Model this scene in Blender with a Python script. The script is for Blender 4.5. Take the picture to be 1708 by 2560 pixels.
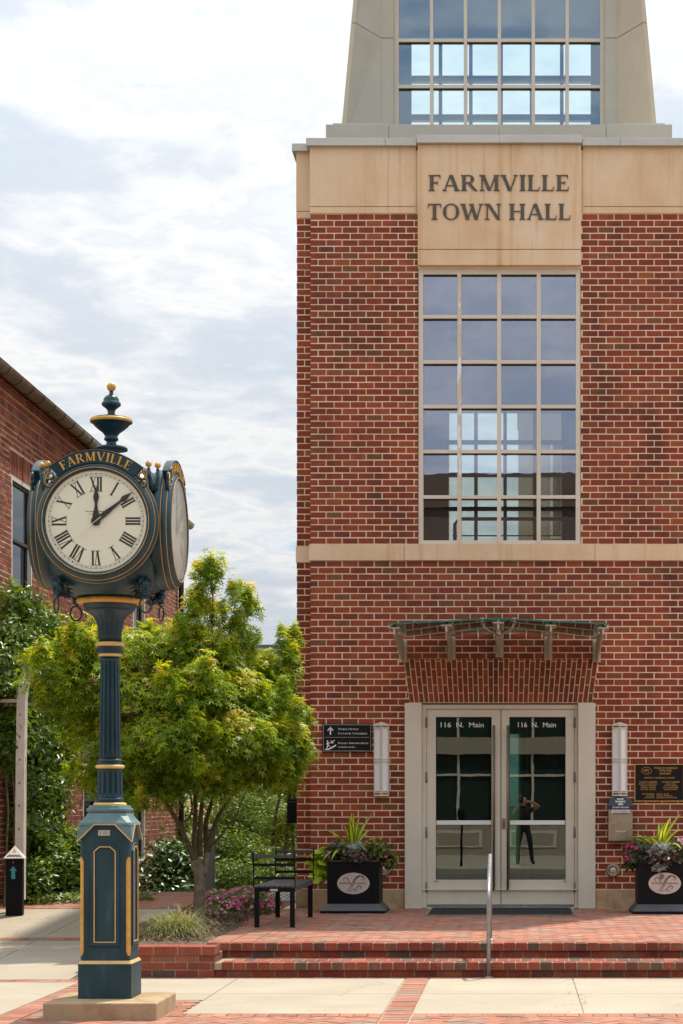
import bpy, bmesh, math, random
import numpy as np
from math import sin, cos, pi, radians, sqrt, atan2
from mathutils import Vector, Matrix

for _o in list(bpy.data.objects):
    bpy.data.objects.remove(_o)
random.seed(7)
rng = np.random.default_rng(11)
SC = bpy.context.scene
COL = SC.collection

# ------------------------------------------------------------------ camera
FPX, CX, CY, EYE = 5000.0, 1290.0, 2003.0, 1.61
cam_d = bpy.data.cameras.new('camera')
cam = bpy.data.objects.new('camera', cam_d)
COL.objects.link(cam)
cam.location = (0, 0, EYE)
cam.rotation_euler = (radians(90), 0, 0)
cam_d.sensor_fit = 'VERTICAL'
cam_d.sensor_height = 36.0
cam_d.sensor_width = 36.0
cam_d.lens = FPX / 2560 * 36.0
cam_d.shift_x = (854 - CX) / 2560
cam_d.shift_y = (CY - 1280) / 2560
cam_d.clip_start = 0.05
cam_d.clip_end = 3000
SC.camera = cam

# ------------------------------------------------------------------ light
SUN_EL, SUN_AZ = radians(63), radians(29)     # azimuth measured from +Y towards +X
world = bpy.data.worlds.new('World')
SC.world = world
world.use_nodes = True
wt = world.node_tree
for n in list(wt.nodes):
    wt.nodes.remove(n)


class NT:
    """tiny node helper"""
    def __init__(self, tree):
        self.t = tree

    def n(self, kind, **kw):
        nd = self.t.nodes.new(kind)
        for k, v in kw.items():
            if k == 'inp':
                for kk, vv in v.items():
                    s = nd.inputs[kk]
                    if isinstance(vv, bpy.types.NodeSocket):
                        self.t.links.new(vv, s)
                    else:
                        s.default_value = vv
            else:
                setattr(nd, k, v)
        return nd

    def math(self, op, a, b=None, c=None, clamp=False):
        nd = self.t.nodes.new('ShaderNodeMath')
        nd.operation = op
        nd.use_clamp = clamp
        for i, v in enumerate((a, b, c)):
            if v is None:
                continue
            if isinstance(v, bpy.types.NodeSocket):
                self.t.links.new(v, nd.inputs[i])
            else:
                nd.inputs[i].default_value = v
        return nd.outputs[0]

    def ramp(self, fac, stops, interp='LINEAR'):
        nd = self.t.nodes.new('ShaderNodeValToRGB')
        nd.color_ramp.interpolation = interp
        el = nd.color_ramp.elements
        while len(el) > 1:
            el.remove(el[-1])
        el[0].position = stops[0][0]
        el[0].color = c4(stops[0][1])
        for p, c in stops[1:]:
            e = el.new(p)
            e.color = c4(c)
        self.t.links.new(fac, nd.inputs[0])
        return nd.outputs[0]

    def mix(self, fac, a, b, mode='MIX'):
        nd = self.t.nodes.new('ShaderNodeMix')
        nd.data_type = 'RGBA'
        nd.blend_type = mode
        for s, v in ((nd.inputs[0], fac), (nd.inputs[6], a), (nd.inputs[7], b)):
            if isinstance(v, bpy.types.NodeSocket):
                self.t.links.new(v, s)
            elif isinstance(v, (int, float)):
                s.default_value = v
            else:
                s.default_value = c4(v)
        return nd.outputs[2]


def c4(c):
    if isinstance(c, (int, float)):
        return (c, c, c, 1)
    return tuple(c) + (1,) if len(c) == 3 else tuple(c)


W = NT(wt)
sky = W.n('ShaderNodeTexSky', sky_type='NISHITA', sun_disc=False, sun_elevation=SUN_EL, sun_rotation=SUN_AZ,
          altitude=100.0, air_density=1.0, dust_density=1.2, ozone_density=1.2)
tc = W.n('ShaderNodeTexCoord')
sep = W.n('ShaderNodeSeparateXYZ', inp={0: tc.outputs['Generated']})
zz = W.math('ADD', W.math('MAXIMUM', sep.outputs[2], 0.0), 0.16)
cx_ = W.math('DIVIDE', sep.outputs[0], zz)
cy_ = W.math('DIVIDE', sep.outputs[1], zz)
cv = W.n('ShaderNodeCombineXYZ', inp={0: cx_, 1: cy_, 2: 3.7})
n1 = W.n('ShaderNodeTexNoise', inp={'Vector': cv.outputs[0], 'Scale': 1.45, 'Detail': 9.0, 'Roughness': 0.55, 'Distortion': 0.15})
n2 = W.n('ShaderNodeTexNoise', inp={'Vector': cv.outputs[0], 'Scale': 5.6, 'Detail': 8.0, 'Roughness': 0.6, 'Distortion': 0.2})
dens = W.math('ADD', W.math('MULTIPLY', n1.outputs[0], 0.58), W.math('MULTIPLY', n2.outputs[0], 0.42))
cover = W.ramp(dens, [(0.375, 0.15), (0.415, 0.80), (0.455, 1.0)])
shade = W.ramp(dens, [(0.38, (0.80, 0.84, 0.88)), (0.425, (0.84, 0.85, 0.86)), (0.455, (0.72, 0.75, 0.79)), (0.485, (0.84, 0.84, 0.84)), (0.515, (0.74, 0.77, 0.80)), (0.55, (0.63, 0.68, 0.74)), (0.60, (0.58, 0.65, 0.73)), (0.68, (0.76, 0.79, 0.82))])
skyc = W.n('ShaderNodeVectorMath', operation='SCALE', inp={0: sky.outputs[0], 'Scale': 0.10})
blue = W.mix(0.75, skyc.outputs[0], (0.42, 0.60, 0.80))
wc0 = W.mix(cover, blue, shade)
# sky made brighter towards the zenith, added to raise light on the shaded facade
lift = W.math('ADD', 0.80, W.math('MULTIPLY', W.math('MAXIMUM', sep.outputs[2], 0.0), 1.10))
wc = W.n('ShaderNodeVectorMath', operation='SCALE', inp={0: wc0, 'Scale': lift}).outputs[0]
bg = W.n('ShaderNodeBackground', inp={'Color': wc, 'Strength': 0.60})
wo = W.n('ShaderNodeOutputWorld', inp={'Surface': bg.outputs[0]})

sun_d = bpy.data.lights.new('sun', 'SUN')
sun_d.energy = 2.8
sun_d.angle = radians(1.2)
sun_d.color = (1.0, 0.90, 0.74)
sun = bpy.data.objects.new('sun', sun_d)
COL.objects.link(sun)
sdir = Vector((sin(SUN_AZ) * cos(SUN_EL), cos(SUN_AZ) * cos(SUN_EL), sin(SUN_EL)))
sun.rotation_euler = (-sdir).to_track_quat('-Z', 'Y').to_euler()
sun.location = sdir * 60

SC.view_settings.view_transform = 'Standard'
SC.view_settings.look = 'None'
SC.view_settings.gamma = 1.0
SC.view_settings.use_curve_mapping = False
SC.view_settings.exposure = 0.90
SC.render.engine = 'CYCLES'
SC.cycles.max_bounces = 8
SC.cycles.transparent_max_bounces = 24
SC.cycles.use_denoising = True
SC.cycles.caustics_reflective = False
SC.cycles.caustics_refractive = False


def PX(px, Y):
    return (px - CX) * Y / FPX


def PZ(py, Y):
    return EYE + (CY - py) * Y / FPX


# ------------------------------------------------------------------ materials
MATS = {}


def newmat(name):
    m = bpy.data.materials.new(name)
    m.use_nodes = True
    t = m.node_tree
    for n in list(t.nodes):
        t.nodes.remove(n)
    MATS[name] = m
    return m, NT(t)


def finish(N, color, rough=0.7, metal=0.0, bump=None, bump_d=0.002, bump_s=0.4, spec=0.5, coat=0.0, extra=None):
    p = N.n('ShaderNodeBsdfPrincipled')
    for k, v in (('Base Color', color), ('Roughness', rough), ('Metallic', metal), ('Specular IOR Level', spec), ('Coat Weight', coat)):
        if isinstance(v, bpy.types.NodeSocket):
            N.t.links.new(v, p.inputs[k])
        else:
            p.inputs[k].default_value = c4(v) if k == 'Base Color' else v
    if bump is not None:
        b = N.n('ShaderNodeBump', inp={'Height': bump, 'Distance': bump_d, 'Strength': bump_s})
        N.t.links.new(b.outputs[0], p.inputs['Normal'])
    N.n('ShaderNodeOutputMaterial', inp={'Surface': p.outputs[0]})
    return p


def pos(N):
    return N.n('ShaderNodeNewGeometry').outputs['Position']


def noise(N, vec, scale, detail=4.0, rough=0.55, dist=0.0):
    return N.n('ShaderNodeTexNoise', inp={'Vector': vec, 'Scale': scale, 'Detail': detail, 'Roughness': rough, 'Distortion': dist}).outputs[0]


def scaled(N, vec, s):
    return N.n('ShaderNodeVectorMath', operation='MULTIPLY', inp={0: vec, 1: s}).outputs[0]


def simple(name, c, rough=0.6, metal=0.0, var=0.15, scale=9.0, bump=0.0, spec=0.5, coat=0.0, rvar=0.0):
    """painted or plain surface with slight wear"""
    m, N = newmat(name)
    P = pos(N)
    a = noise(N, P, scale, 5)
    b = noise(N, P, scale * 9, 3)
    f = N.math('ADD', N.math('MULTIPLY', a, 0.7), N.math('MULTIPLY', b, 0.3))
    col = N.ramp(f, [(0.3, tuple(x * (1 - var) for x in c)), (0.7, tuple(min(1, x * (1 + var)) for x in c))])
    r = N.math('ADD', rough - rvar / 2, N.math('MULTIPLY', a, rvar)) if rvar else rough
    finish(N, col, r, metal, b if bump else None, 0.002, bump, spec, coat)
    return m


def brickmat(name, island, stops, stain=0.5, fine=0.25, seed=0.0, effl=0.0):
    m, N = newmat(name)
    g = N.n('ShaderNodeNewGeometry')
    P = g.outputs['Position']
    if island:
        r = g.outputs['Random Per Island']
    else:
        r = N.n('ShaderNodeObjectInfo').outputs['Random']
    col = N.ramp(r, stops, 'LINEAR')
    nf = noise(N, P, 60, 5, 0.65)
    nm = noise(N, P, 14, 4, 0.6)
    col = N.mix(1.0, col, N.ramp(nf, [(0.25, 1 - fine), (0.75, 1 + fine)]), 'MULTIPLY')
    col = N.mix(1.0, col, N.ramp(nm, [(0.3, 0.88), (0.7, 1.1)]), 'MULTIPLY')
    sp = scaled(N, N.n('ShaderNodeVectorMath', operation='ADD', inp={0: P, 1: (seed, 0, 0)}).outputs[0], (1.6, 1.6, 0.55))
    ns = noise(N, sp, 1.3, 6, 0.62)
    col = N.mix(N.ramp(ns, [(0.48, 0.0), (0.66, stain)]), col, (0.045, 0.024, 0.020))
    if effl:
        ne = noise(N, P, 7.5, 6, 0.7)
        col = N.mix(N.ramp(ne, [(0.60, 0.0), (0.72, effl)]), col, (0.45, 0.36, 0.30))
    finish(N, col, 0.85, 0, nf, 0.003, 0.5, 0.3)
    return m


RED = [(0.0, (0.165, 0.038, 0.026)), (0.12, (0.225, 0.045, 0.026)), (0.45, (0.250, 0.050, 0.026)), (0.72, (0.285, 0.060, 0.028)),
       (0.90, (0.32, 0.080, 0.034)), (0.94, (0.215, 0.078, 0.033)), (0.99, (0.185, 0.070, 0.034)), (1.0, (0.130, 0.042, 0.032))]
OLD = [(0.0, (0.17, 0.055, 0.040)), (0.35, (0.27, 0.072, 0.048)), (0.7, (0.34, 0.10, 0.062)), (0.90, (0.40, 0.14, 0.085)), (0.96, (0.15, 0.08, 0.075)), (1.0, (0.50, 0.17, 0.07))]
PAV = [(0.0, (0.31, 0.140, 0.098)), (0.25, (0.37, 0.165, 0.112)), (0.5, (0.40, 0.190, 0.135)), (0.74, (0.36, 0.145, 0.095)), (0.82, (0.27, 0.185, 0.150)), (0.9, (0.25, 0.20, 0.17)), (1.0, (0.43, 0.23, 0.17))]
STEP = [(0.0, (0.22, 0.052, 0.034)), (0.4, (0.29, 0.075, 0.044)), (0.66, (0.20, 0.05, 0.036)), (0.78, (0.105, 0.068, 0.052)), (0.86, (0.12, 0.08, 0.06)), (1.0, (0.32, 0.105, 0.062))]
for nm, st, kw in (('red', RED, dict(stain=0.60, seed=3.0)), ('old', OLD, dict(stain=0.35, fine=0.35, seed=9.0)),
                   ('paver', PAV, dict(stain=0.30, fine=0.18, seed=5.0)), ('step', STEP, dict(stain=0.55, fine=0.3, seed=2.0, effl=0.35))):
    brickmat(nm + '_obj', False, st, **kw)
    brickmat(nm + '_isl', True, st, **kw)


def mortar(name, c, var=0.2):
    m, N = newmat(name)
    P = pos(N)
    f = noise(N, P, 30, 5, 0.7)
    g = noise(N, P, 1.2, 4, 0.6)
    col = N.ramp(f, [(0.3, tuple(x * (1 - var) for x in c)), (0.7, c)])
    col = N.mix(N.ramp(g, [(0.5, 0.0), (0.75, 0.5)]), col, tuple(x * 0.45 for x in c))
    finish(N, col, 0.95, 0, f, 0.003, 0.6, 0.2)


mortar('mortar', (0.88, 0.70, 0.51), 0.12)
mortar('mortar_old', (0.84, 0.62, 0.42), 0.15)
mortar('mortar_step', (0.42, 0.33, 0.23), 0.3)
mortar('mortar_dark', (0.46, 0.36, 0.26))

# cast stone with rusty streaks
m, N = newmat('stone')
P = pos(N)
a = noise(N, scaled(N, P, (1, 1, 0.7)), 1.7, 6, 0.6)
b = noise(N, P, 70, 4, 0.7)
st = noise(N, scaled(N, P, (6.5, 6.5, 0.35)), 1.0, 5, 0.6)
col = N.ramp(a, [(0.3, (0.66, 0.45, 0.275)), (0.52, (0.74, 0.54, 0.36)), (0.72, (0.76, 0.60, 0.45))])
col = N.mix(N.ramp(st, [(0.56, 0.0), (0.70, 0.45)]), col, (0.56, 0.31, 0.125))
st2 = noise(N, scaled(N, P, (11, 11, 0.6)), 1.0, 4, 0.6)
col = N.mix(N.ramp(st2, [(0.60, 0.0), (0.75, 0.25)]), col, (0.17, 0.12, 0.08))
col = N.mix(1.0, col, N.ramp(b, [(0.3, 0.93), (0.7, 1.05)]), 'MULTIPLY')
# rusty run-off below the joint in the middle of the sign panel
sx_ = N.n('ShaderNodeSeparateXYZ', inp={0: P})
for xc_, wd_, am_ in ((-0.20, 0.055, 0.75), (-0.06, 0.035, 0.5), (-1.19, 0.05, 0.45), (-1.45, 0.03, 0.4), (-1.60, 0.025, 0.4)):
    dx_ = N.math('ABSOLUTE', N.math('SUBTRACT', sx_.outputs[0], N.math('ADD', xc_ - 0.03, N.math('MULTIPLY', a, 0.06))))
    mk_ = N.math('MULTIPLY', N.math('SUBTRACT', 1.0, N.math('DIVIDE', dx_, wd_), clamp=True), N.ramp(noise(N, scaled(N, P, (3, 3, 1.5)), 1.0, 3), [(0.3, 0.2), (0.6, 1.0)]))
    col = N.mix(N.math('MULTIPLY', mk_, am_), col, (0.50, 0.29, 0.12))
finish(N, col, 0.85, 0, b, 0.001, 0.3, 0.3)

# pavement concrete
m, N = newmat('concrete')
P = pos(N)
a = noise(N, P, 0.9, 6, 0.6)
b = noise(N, P, 90, 3, 0.7)
c = noise(N, scaled(N, P, (1.5, 5, 1)), 0.8, 6, 0.65)
col = N.ramp(a, [(0.3, (0.335, 0.30, 0.24)), (0.7, (0.41, 0.37, 0.30))])
col = N.mix(N.ramp(c, [(0.56, 0.0), (0.72, 0.55)]), col, (0.40, 0.27, 0.13))
d = noise(N, P, 3.2, 6, 0.7)
col = N.mix(N.ramp(d, [(0.58, 0.0), (0.75, 0.4)]), col, (0.28, 0.24, 0.19))
spk = noise(N, P, 22, 2, 0.5)
col = N.mix(N.ramp(spk, [(0.70, 0.0), (0.74, 0.55)]), col, (0.16, 0.13, 0.10))
vor = N.n('ShaderNodeTexVoronoi', feature='DISTANCE_TO_EDGE', inp={'Vector': N.n('ShaderNodeVectorMath', operation='ADD', inp={0: P, 1: scaled(N, N.n('ShaderNodeTexNoise', inp={'Vector': P, 'Scale': 3.0}).outputs[1], (.5, .5, .5))}).outputs[0], 'Scale': 0.42}).outputs['Distance']
col = N.mix(N.ramp(vor, [(0.0, 0.6), (0.004, 0.0)]), col, (0.15, 0.12, 0.09))
col = N.mix(1.0, col, N.ramp(b, [(0.3, 0.90), (0.7, 1.07)]), 'MULTIPLY')
finish(N, col, 0.9, 0, b, 0.001, 0.3, 0.25)

m, N = newmat('plinth')
P = pos(N)
a = noise(N, P, 4.5, 6, 0.65)
b = noise(N, P, 110, 3, 0.7)
col = N.ramp(a, [(0.3, (0.30, 0.20, 0.115)), (0.55, (0.42, 0.32, 0.21)), (0.75, (0.50, 0.33, 0.17))])
col = N.mix(1.0, col, N.ramp(b, [(0.3, 0.85), (0.7, 1.1)]), 'MULTIPLY')
finish(N, col, 0.95, 0, b, 0.003, 0.6, 0.2)

# base block of exposed aggregate
m, N = newmat('aggregate')
P = pos(N)
b = noise(N, P, 130, 3, 0.8)
g = noise(N, P, 2.5, 5, 0.6)
sepz = N.n('ShaderNodeSeparateXYZ', inp={0: P}).outputs[2]
col = N.ramp(b, [(0.3, (0.36, 0.25, 0.15)), (0.7, (0.56, 0.41, 0.26))])
col = N.mix(N.ramp(N.math('SUBTRACT', g, N.math('MULTIPLY', sepz, 0.35)), [(0.33, 0.0), (0.50, 0.55)]), col, (0.12, 0.085, 0.05))
finish(N, col, 0.95, 0, b, 0.002, 0.5, 0.2)

simple('panel', (0.47, 0.445, 0.38), 0.75, var=0.08, scale=2.5)
simple('panel_lit', (0.56, 0.48, 0.37), 0.75, var=0.08, scale=2.5)  # same panel, with warm light on the tower edges put into the colour
simple('coping', (0.50, 0.485, 0.45), 0.45, var=0.10, scale=2.0, metal=0.3)
simple('frame', (0.64, 0.56, 0.47), 0.5, var=0.06, scale=3)
simple('doorframe', (0.66, 0.61, 0.52), 0.5, var=0.07, scale=3)
m, N = newmat('peeling')
P = pos(N)
a = noise(N, scaled(N, P, (9, 9, 3.2)), 1.0, 5, 0.6)
finish(N, N.ramp(a, [(0.565, (0.60, 0.50, 0.40)), (0.585, (0.74, 0.73, 0.72))]), 0.6)
simple('seal', (0.02, 0.02, 0.02), 0.6)
simple('black_metal', (0.0045, 0.005, 0.007), 0.6, var=0.3, scale=14, spec=0.18, rvar=0.2)
simple('black_metal_lit', (0.05, 0.052, 0.06), 0.45, var=0.2, scale=8)  # same black metal, paler: light on rails, slats and foot put into colour
simple('steel', (0.42, 0.37, 0.30), 0.32, metal=0.85, var=0.15, scale=12, rvar=0.25)
simple('steel_dark', (0.20, 0.16, 0.13), 0.35, metal=0.8, var=0.2)
simple('galv', (0.30, 0.31, 0.335), 0.42, metal=0.5, var=0.3, scale=18, rvar=0.3)
simple('bracket', (0.46, 0.40, 0.31), 0.5, var=0.15)
simple('lamp_white', (0.78, 0.79, 0.84), 0.35, var=0.04)
simple('white', (0.80, 0.79, 0.76), 0.5, var=0.04)
simple('white_trim', (0.70, 0.68, 0.64), 0.5, var=0.08)
simple('letter', (0.085, 0.070, 0.055), 0.5, var=0.25, scale=16, metal=0.1)
simple('dial', (0.90, 0.86, 0.73), 0.30, var=0.03, scale=3)
simple('ink', (0.018, 0.014, 0.012), 0.5, var=0.1)
simple('gold', (0.62, 0.33, 0.055), 0.42, var=0.25, scale=22, spec=0.5)
simple('gold_pale', (0.66, 0.44, 0.17), 0.45, var=0.22, scale=18)
simple('navy', (0.012, 0.022, 0.045), 0.4, var=0.2)
simple('sign_black', (0.005, 0.008, 0.010), 0.5, var=0.2, spec=0.2)
simple('bronze_black', (0.010, 0.008, 0.007), 0.55, var=0.3, spec=0.2)
simple('bronze_gold', (0.55, 0.32, 0.11), 0.45, var=0.15, metal=0.3)
simple('plate', (0.55, 0.50, 0.47), 0.38, var=0.08, metal=0.25)
simple('copper', (0.36, 0.25, 0.18), 0.4, metal=0.5, var=0.25)
simple('gutter', (0.23, 0.175, 0.135), 0.38, metal=0.4, var=0.3, scale=5)
simple('downpipe', (0.045, 0.022, 0.020), 0.45, var=0.2)
simple('screen', (0.045, 0.042, 0.045), 0.55, var=0.2, scale=3)
simple('post_white', (0.68, 0.64, 0.58), 0.6, var=0.18, scale=6)
simple('post_grey', (0.17, 0.17, 0.19), 0.45, var=0.15)
simple('sticker', (0.04, 0.30, 0.36), 0.5, var=0.8, scale=60)
simple('interior', (0.20, 0.19, 0.18), 0.8)
simple('interior_dark', (0.05, 0.048, 0.05), 0.8)
simple('brown_rail', (0.06, 0.03, 0.02), 0.5)
simple('roof', (0.06, 0.055, 0.05), 0.8)
simple('green_trim', (0.06, 0.12, 0.11), 0.5)
simple('stucco', (0.42, 0.38, 0.34), 0.9, var=0.08)
simple('stucco_warm', (0.34, 0.29, 0.23), 0.9, var=0.1)
simple('asphalt', (0.11, 0.108, 0.104), 0.95, var=0.25, scale=3, bump=0.4)
simple('skin', (0.40, 0.20, 0.13), 0.5)
simple('cloth_dark', (0.012, 0.012, 0.015), 0.9)
simple('bark', (0.15, 0.115, 0.085), 0.9, var=0.7, scale=14, bump=1.0)
simple('bark_green', (0.075, 0.062, 0.025), 0.9, var=0.6, scale=18, bump=0.9)
simple('soil', (0.14, 0.095, 0.065), 1.0, var=0.5, scale=40, bump=1.0)
simple('lawn', (0.06, 0.085, 0.03), 1.0, var=0.4, scale=3)
simple('mat_rubber', (0.022, 0.024, 0.030), 0.9, var=0.5, scale=25)

# clock paint: dark green-blue with brownish sun-bleached haze
m, N = newmat('clock')
P = pos(N)
a = noise(N, scaled(N, P, (5, 5, 3)), 1.0, 6, 0.6)
b = noise(N, P, 60, 3, 0.6)
col = N.ramp(a, [(0.32, (0.008, 0.030, 0.044)), (0.6, (0.016, 0.052, 0.072)), (0.80, (0.030, 0.040, 0.040))])
col = N.mix(N.ramp(b, [(0.62, 0.0), (0.8, 0.25)]), col, (0.12, 0.11, 0.09))
finish(N, col, N.math('ADD', 0.22, N.math('MULTIPLY', a, 0.25)), 0, b, 0.001, 0.12, 0.36)
m, N = newmat('clock_base')
P = pos(N)
a = noise(N, scaled(N, P, (7, 7, 1.6)), 1.0, 6, 0.6)
b = noise(N, P, 60, 3, 0.6)
col = N.ramp(a, [(0.32, (0.009, 0.034, 0.048)), (0.60, (0.018, 0.058, 0.074)), (0.76, (0.060, 0.105, 0.122))])
finish(N, col, 0.45, 0, b, 0.001, 0.12, 0.4)

simple('clock_teal', (0.11, 0.19, 0.21), 0.5, var=0.25, scale=7, spec=0.4)
# glass: thin sheet, partly mirror, partly clear
def glass(name, tint, refl, mirror=(0.9, 0.93, 1.0), wav=0.0, rough=0.0, wscale=1.6):
    m, N = newmat(name)
    tr = N.n('ShaderNodeBsdfTransparent', inp={'Color': c4(tint)})
    gl = N.n('ShaderNodeBsdfGlossy', inp={'Color': c4(mirror), 'Roughness': rough})
    if wav:
        P = pos(N)
        h = noise(N, P, wscale, 3, 0.5)
        b = N.n('ShaderNodeBump', inp={'Height': h, 'Distance': 0.1, 'Strength': wav})
        N.t.links.new(b.outputs[0], gl.inputs['Normal'])
    fr = N.n('ShaderNodeFresnel', inp={'IOR': 1.5})
    fac = N.math('ADD', refl, N.math('MULTIPLY', fr.outputs[0], 0.8), clamp=True)
    mx = N.n('ShaderNodeMixShader', inp={0: fac, 1: tr.outputs[0], 2: gl.outputs[0]})
    N.n('ShaderNodeOutputMaterial', inp={'Surface': mx.outputs[0]})
    return m


glass('pane', (0.90, 0.97, 0.95), 0.24, (0.70, 0.73, 0.92), 0.004)
glass('pane_tower', (0.88, 0.98, 0.97), 0.14, (0.62, 0.72, 0.92), 0.004)
glass('pane_door', (0.30, 0.46, 0.40), 0.22, (0.50, 0.52, 0.52), 0.0035, 0.0, 1.3)
glass('dial_glass', (0.98, 0.98, 0.96), 0.0, (0.8, 0.8, 0.75), rough=0.35)
glass('clear_glass', (0.95, 0.98, 0.97), 0.02)
glass('canopy_glass', (0.70, 0.80, 0.76), 0.08, (0.8, 0.95, 0.92))
glass('dark_pane', (0.12, 0.13, 0.14), 0.10, (0.6, 0.65, 0.7))
simple('glass_edge', (0.02, 0.17, 0.15), 0.2)
simple('shop_wall', (0.10, 0.065, 0.042), 0.9)


def leafmat(name, stops, rough=0.45, trans=0.45, spec=0.5, vein=0.0):
    m, N = newmat(name)
    at = N.n('ShaderNodeAttribute', attribute_name='tone')
    col = N.ramp(at.outputs['Fac'], stops)
    p = N.n('ShaderNodeBsdfPrincipled', inp={'Base Color': col, 'Roughness': rough, 'Specular IOR Level': spec})
    tl = N.n('ShaderNodeBsdfTranslucent', inp={'Color': N.mix(1.0, col, (1.35, 1.25, 0.5), 'MULTIPLY')})
    mx = N.n('ShaderNodeMixShader', inp={0: trans, 1: p.outputs[0], 2: tl.outputs[0]})
    N.n('ShaderNodeOutputMaterial', inp={'Surface': mx.outputs[0]})
    return m


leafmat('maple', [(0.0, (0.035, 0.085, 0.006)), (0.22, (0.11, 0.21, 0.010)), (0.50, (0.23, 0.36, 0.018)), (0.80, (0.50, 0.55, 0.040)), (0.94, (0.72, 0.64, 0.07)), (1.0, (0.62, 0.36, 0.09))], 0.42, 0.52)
leafmat('ivy', [(0.0, (0.03, 0.065, 0.012)), (0.4, (0.12, 0.22, 0.024)), (0.8, (0.27, 0.40, 0.04)), (1.0, (0.50, 0.56, 0.06))], 0.38, 0.30, 0.45)
leafmat('camellia', [(0.0, (0.03, 0.07, 0.02)), (0.6, (0.08, 0.16, 0.035)), (1.0, (0.18, 0.29, 0.06))], 0.33, 0.15, 0.6)
leafmat('shrub', [(0.0, (0.05, 0.095, 0.016)), (0.5, (0.13, 0.21, 0.035)), (0.85, (0.24, 0.33, 0.05)), (1.0, (0.42, 0.45, 0.07))], 0.40, 0.42, 0.4)
leafmat('shrub_yellow', [(0.0, (0.10, 0.15, 0.015)), (0.5, (0.22, 0.28, 0.02)), (1.0, (0.42, 0.42, 0.03))], 0.4, 0.5)
leafmat('blossom_white', [(0.0, (0.55, 0.48, 0.42)), (1.0, (0.80, 0.74, 0.68))], 0.6, 0.4)
leafmat('pink', [(0.0, (0.62, 0.03, 0.24)), (0.4, (0.82, 0.14, 0.44)), (1.0, (0.90, 0.48, 0.66))], 0.5, 0.4)
leafmat('hotpink', [(0.0, (0.62, 0.01, 0.09)), (1.0, (0.80, 0.05, 0.30))], 0.5, 0.3)
leafmat('grass_blade', [(0.0, (0.13, 0.18, 0.05)), (0.5, (0.34, 0.37, 0.15)), (1.0, (0.62, 0.52, 0.30))], 0.6, 0.3)
leafmat('lime', [(0.0, (0.32, 0.48, 0.03)), (1.0, (0.62, 0.72, 0.07))], 0.5, 0.4)
leafmat('purple', [(0.0, (0.045, 0.022, 0.022)), (0.7, (0.13, 0.075, 0.06)), (1.0, (0.22, 0.13, 0.11))], 0.5, 0.2)
leafmat('silver', [(0.0, (0.30, 0.33, 0.32)), (1.0, (0.58, 0.62, 0.62))], 0.7, 0.2)
leafmat('deep', [(0.0, (0.022, 0.05, 0.018)), (1.0, (0.07, 0.13, 0.05))], 0.4, 0.25)
leafmat('variegated', [(0.0, (0.04, 0.08, 0.015)), (0.55, (0.13, 0.17, 0.02)), (0.8, (0.45, 0.42, 0.06)), (1.0, (0.50, 0.45, 0.2))], 0.4, 0.3)
leafmat('spike_edge', [(0.0, (0.09, 0.18, 0.014)), (1.0, (0.16, 0.27, 0.02))], 0.35, 0.35)
leafmat('spike_mid', [(0.0, (0.58, 0.62, 0.04)), (1.0, (0.72, 0.70, 0.07))], 0.35, 0.35)
leafmat('mulchbit', [(0.0, (0.05, 0.032, 0.022)), (0.6, (0.16, 0.105, 0.07)), (1.0, (0.34, 0.24, 0.16))], 0.9, 0.0)
# ------------------------------------------------------------------ object helpers
ORG = {}
FWD = {'loc': Vector((0, 0, 0))}


def meta(o, label=None, cat=None, group=None, kind=None):
    for k, v in (('label', label), ('category', cat), ('group', group), ('kind', kind)):
        if v:
            o[k] = v
    return o


def thing(name, loc, label, cat, group=None):
    o = bpy.data.objects.new(name, None)
    o.empty_display_size = 0.1
    COL.objects.link(o)
    o.location = loc
    ORG[o.name] = Vector(loc)
    return meta(o, label, cat, group)


def link(name, mesh, parent=None, loc=None):
    o = bpy.data.objects.new(name, mesh)
    COL.objects.link(o)
    if parent is not None:
        o.parent = parent
        ORG[o.name] = ORG[parent.name]
        if loc is not None:
            o.location = Vector(loc) - ORG[parent.name]
    else:
        ORG[o.name] = Vector((0, 0, 0))
        if loc is not None:
            o.location = loc
    return o


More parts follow.
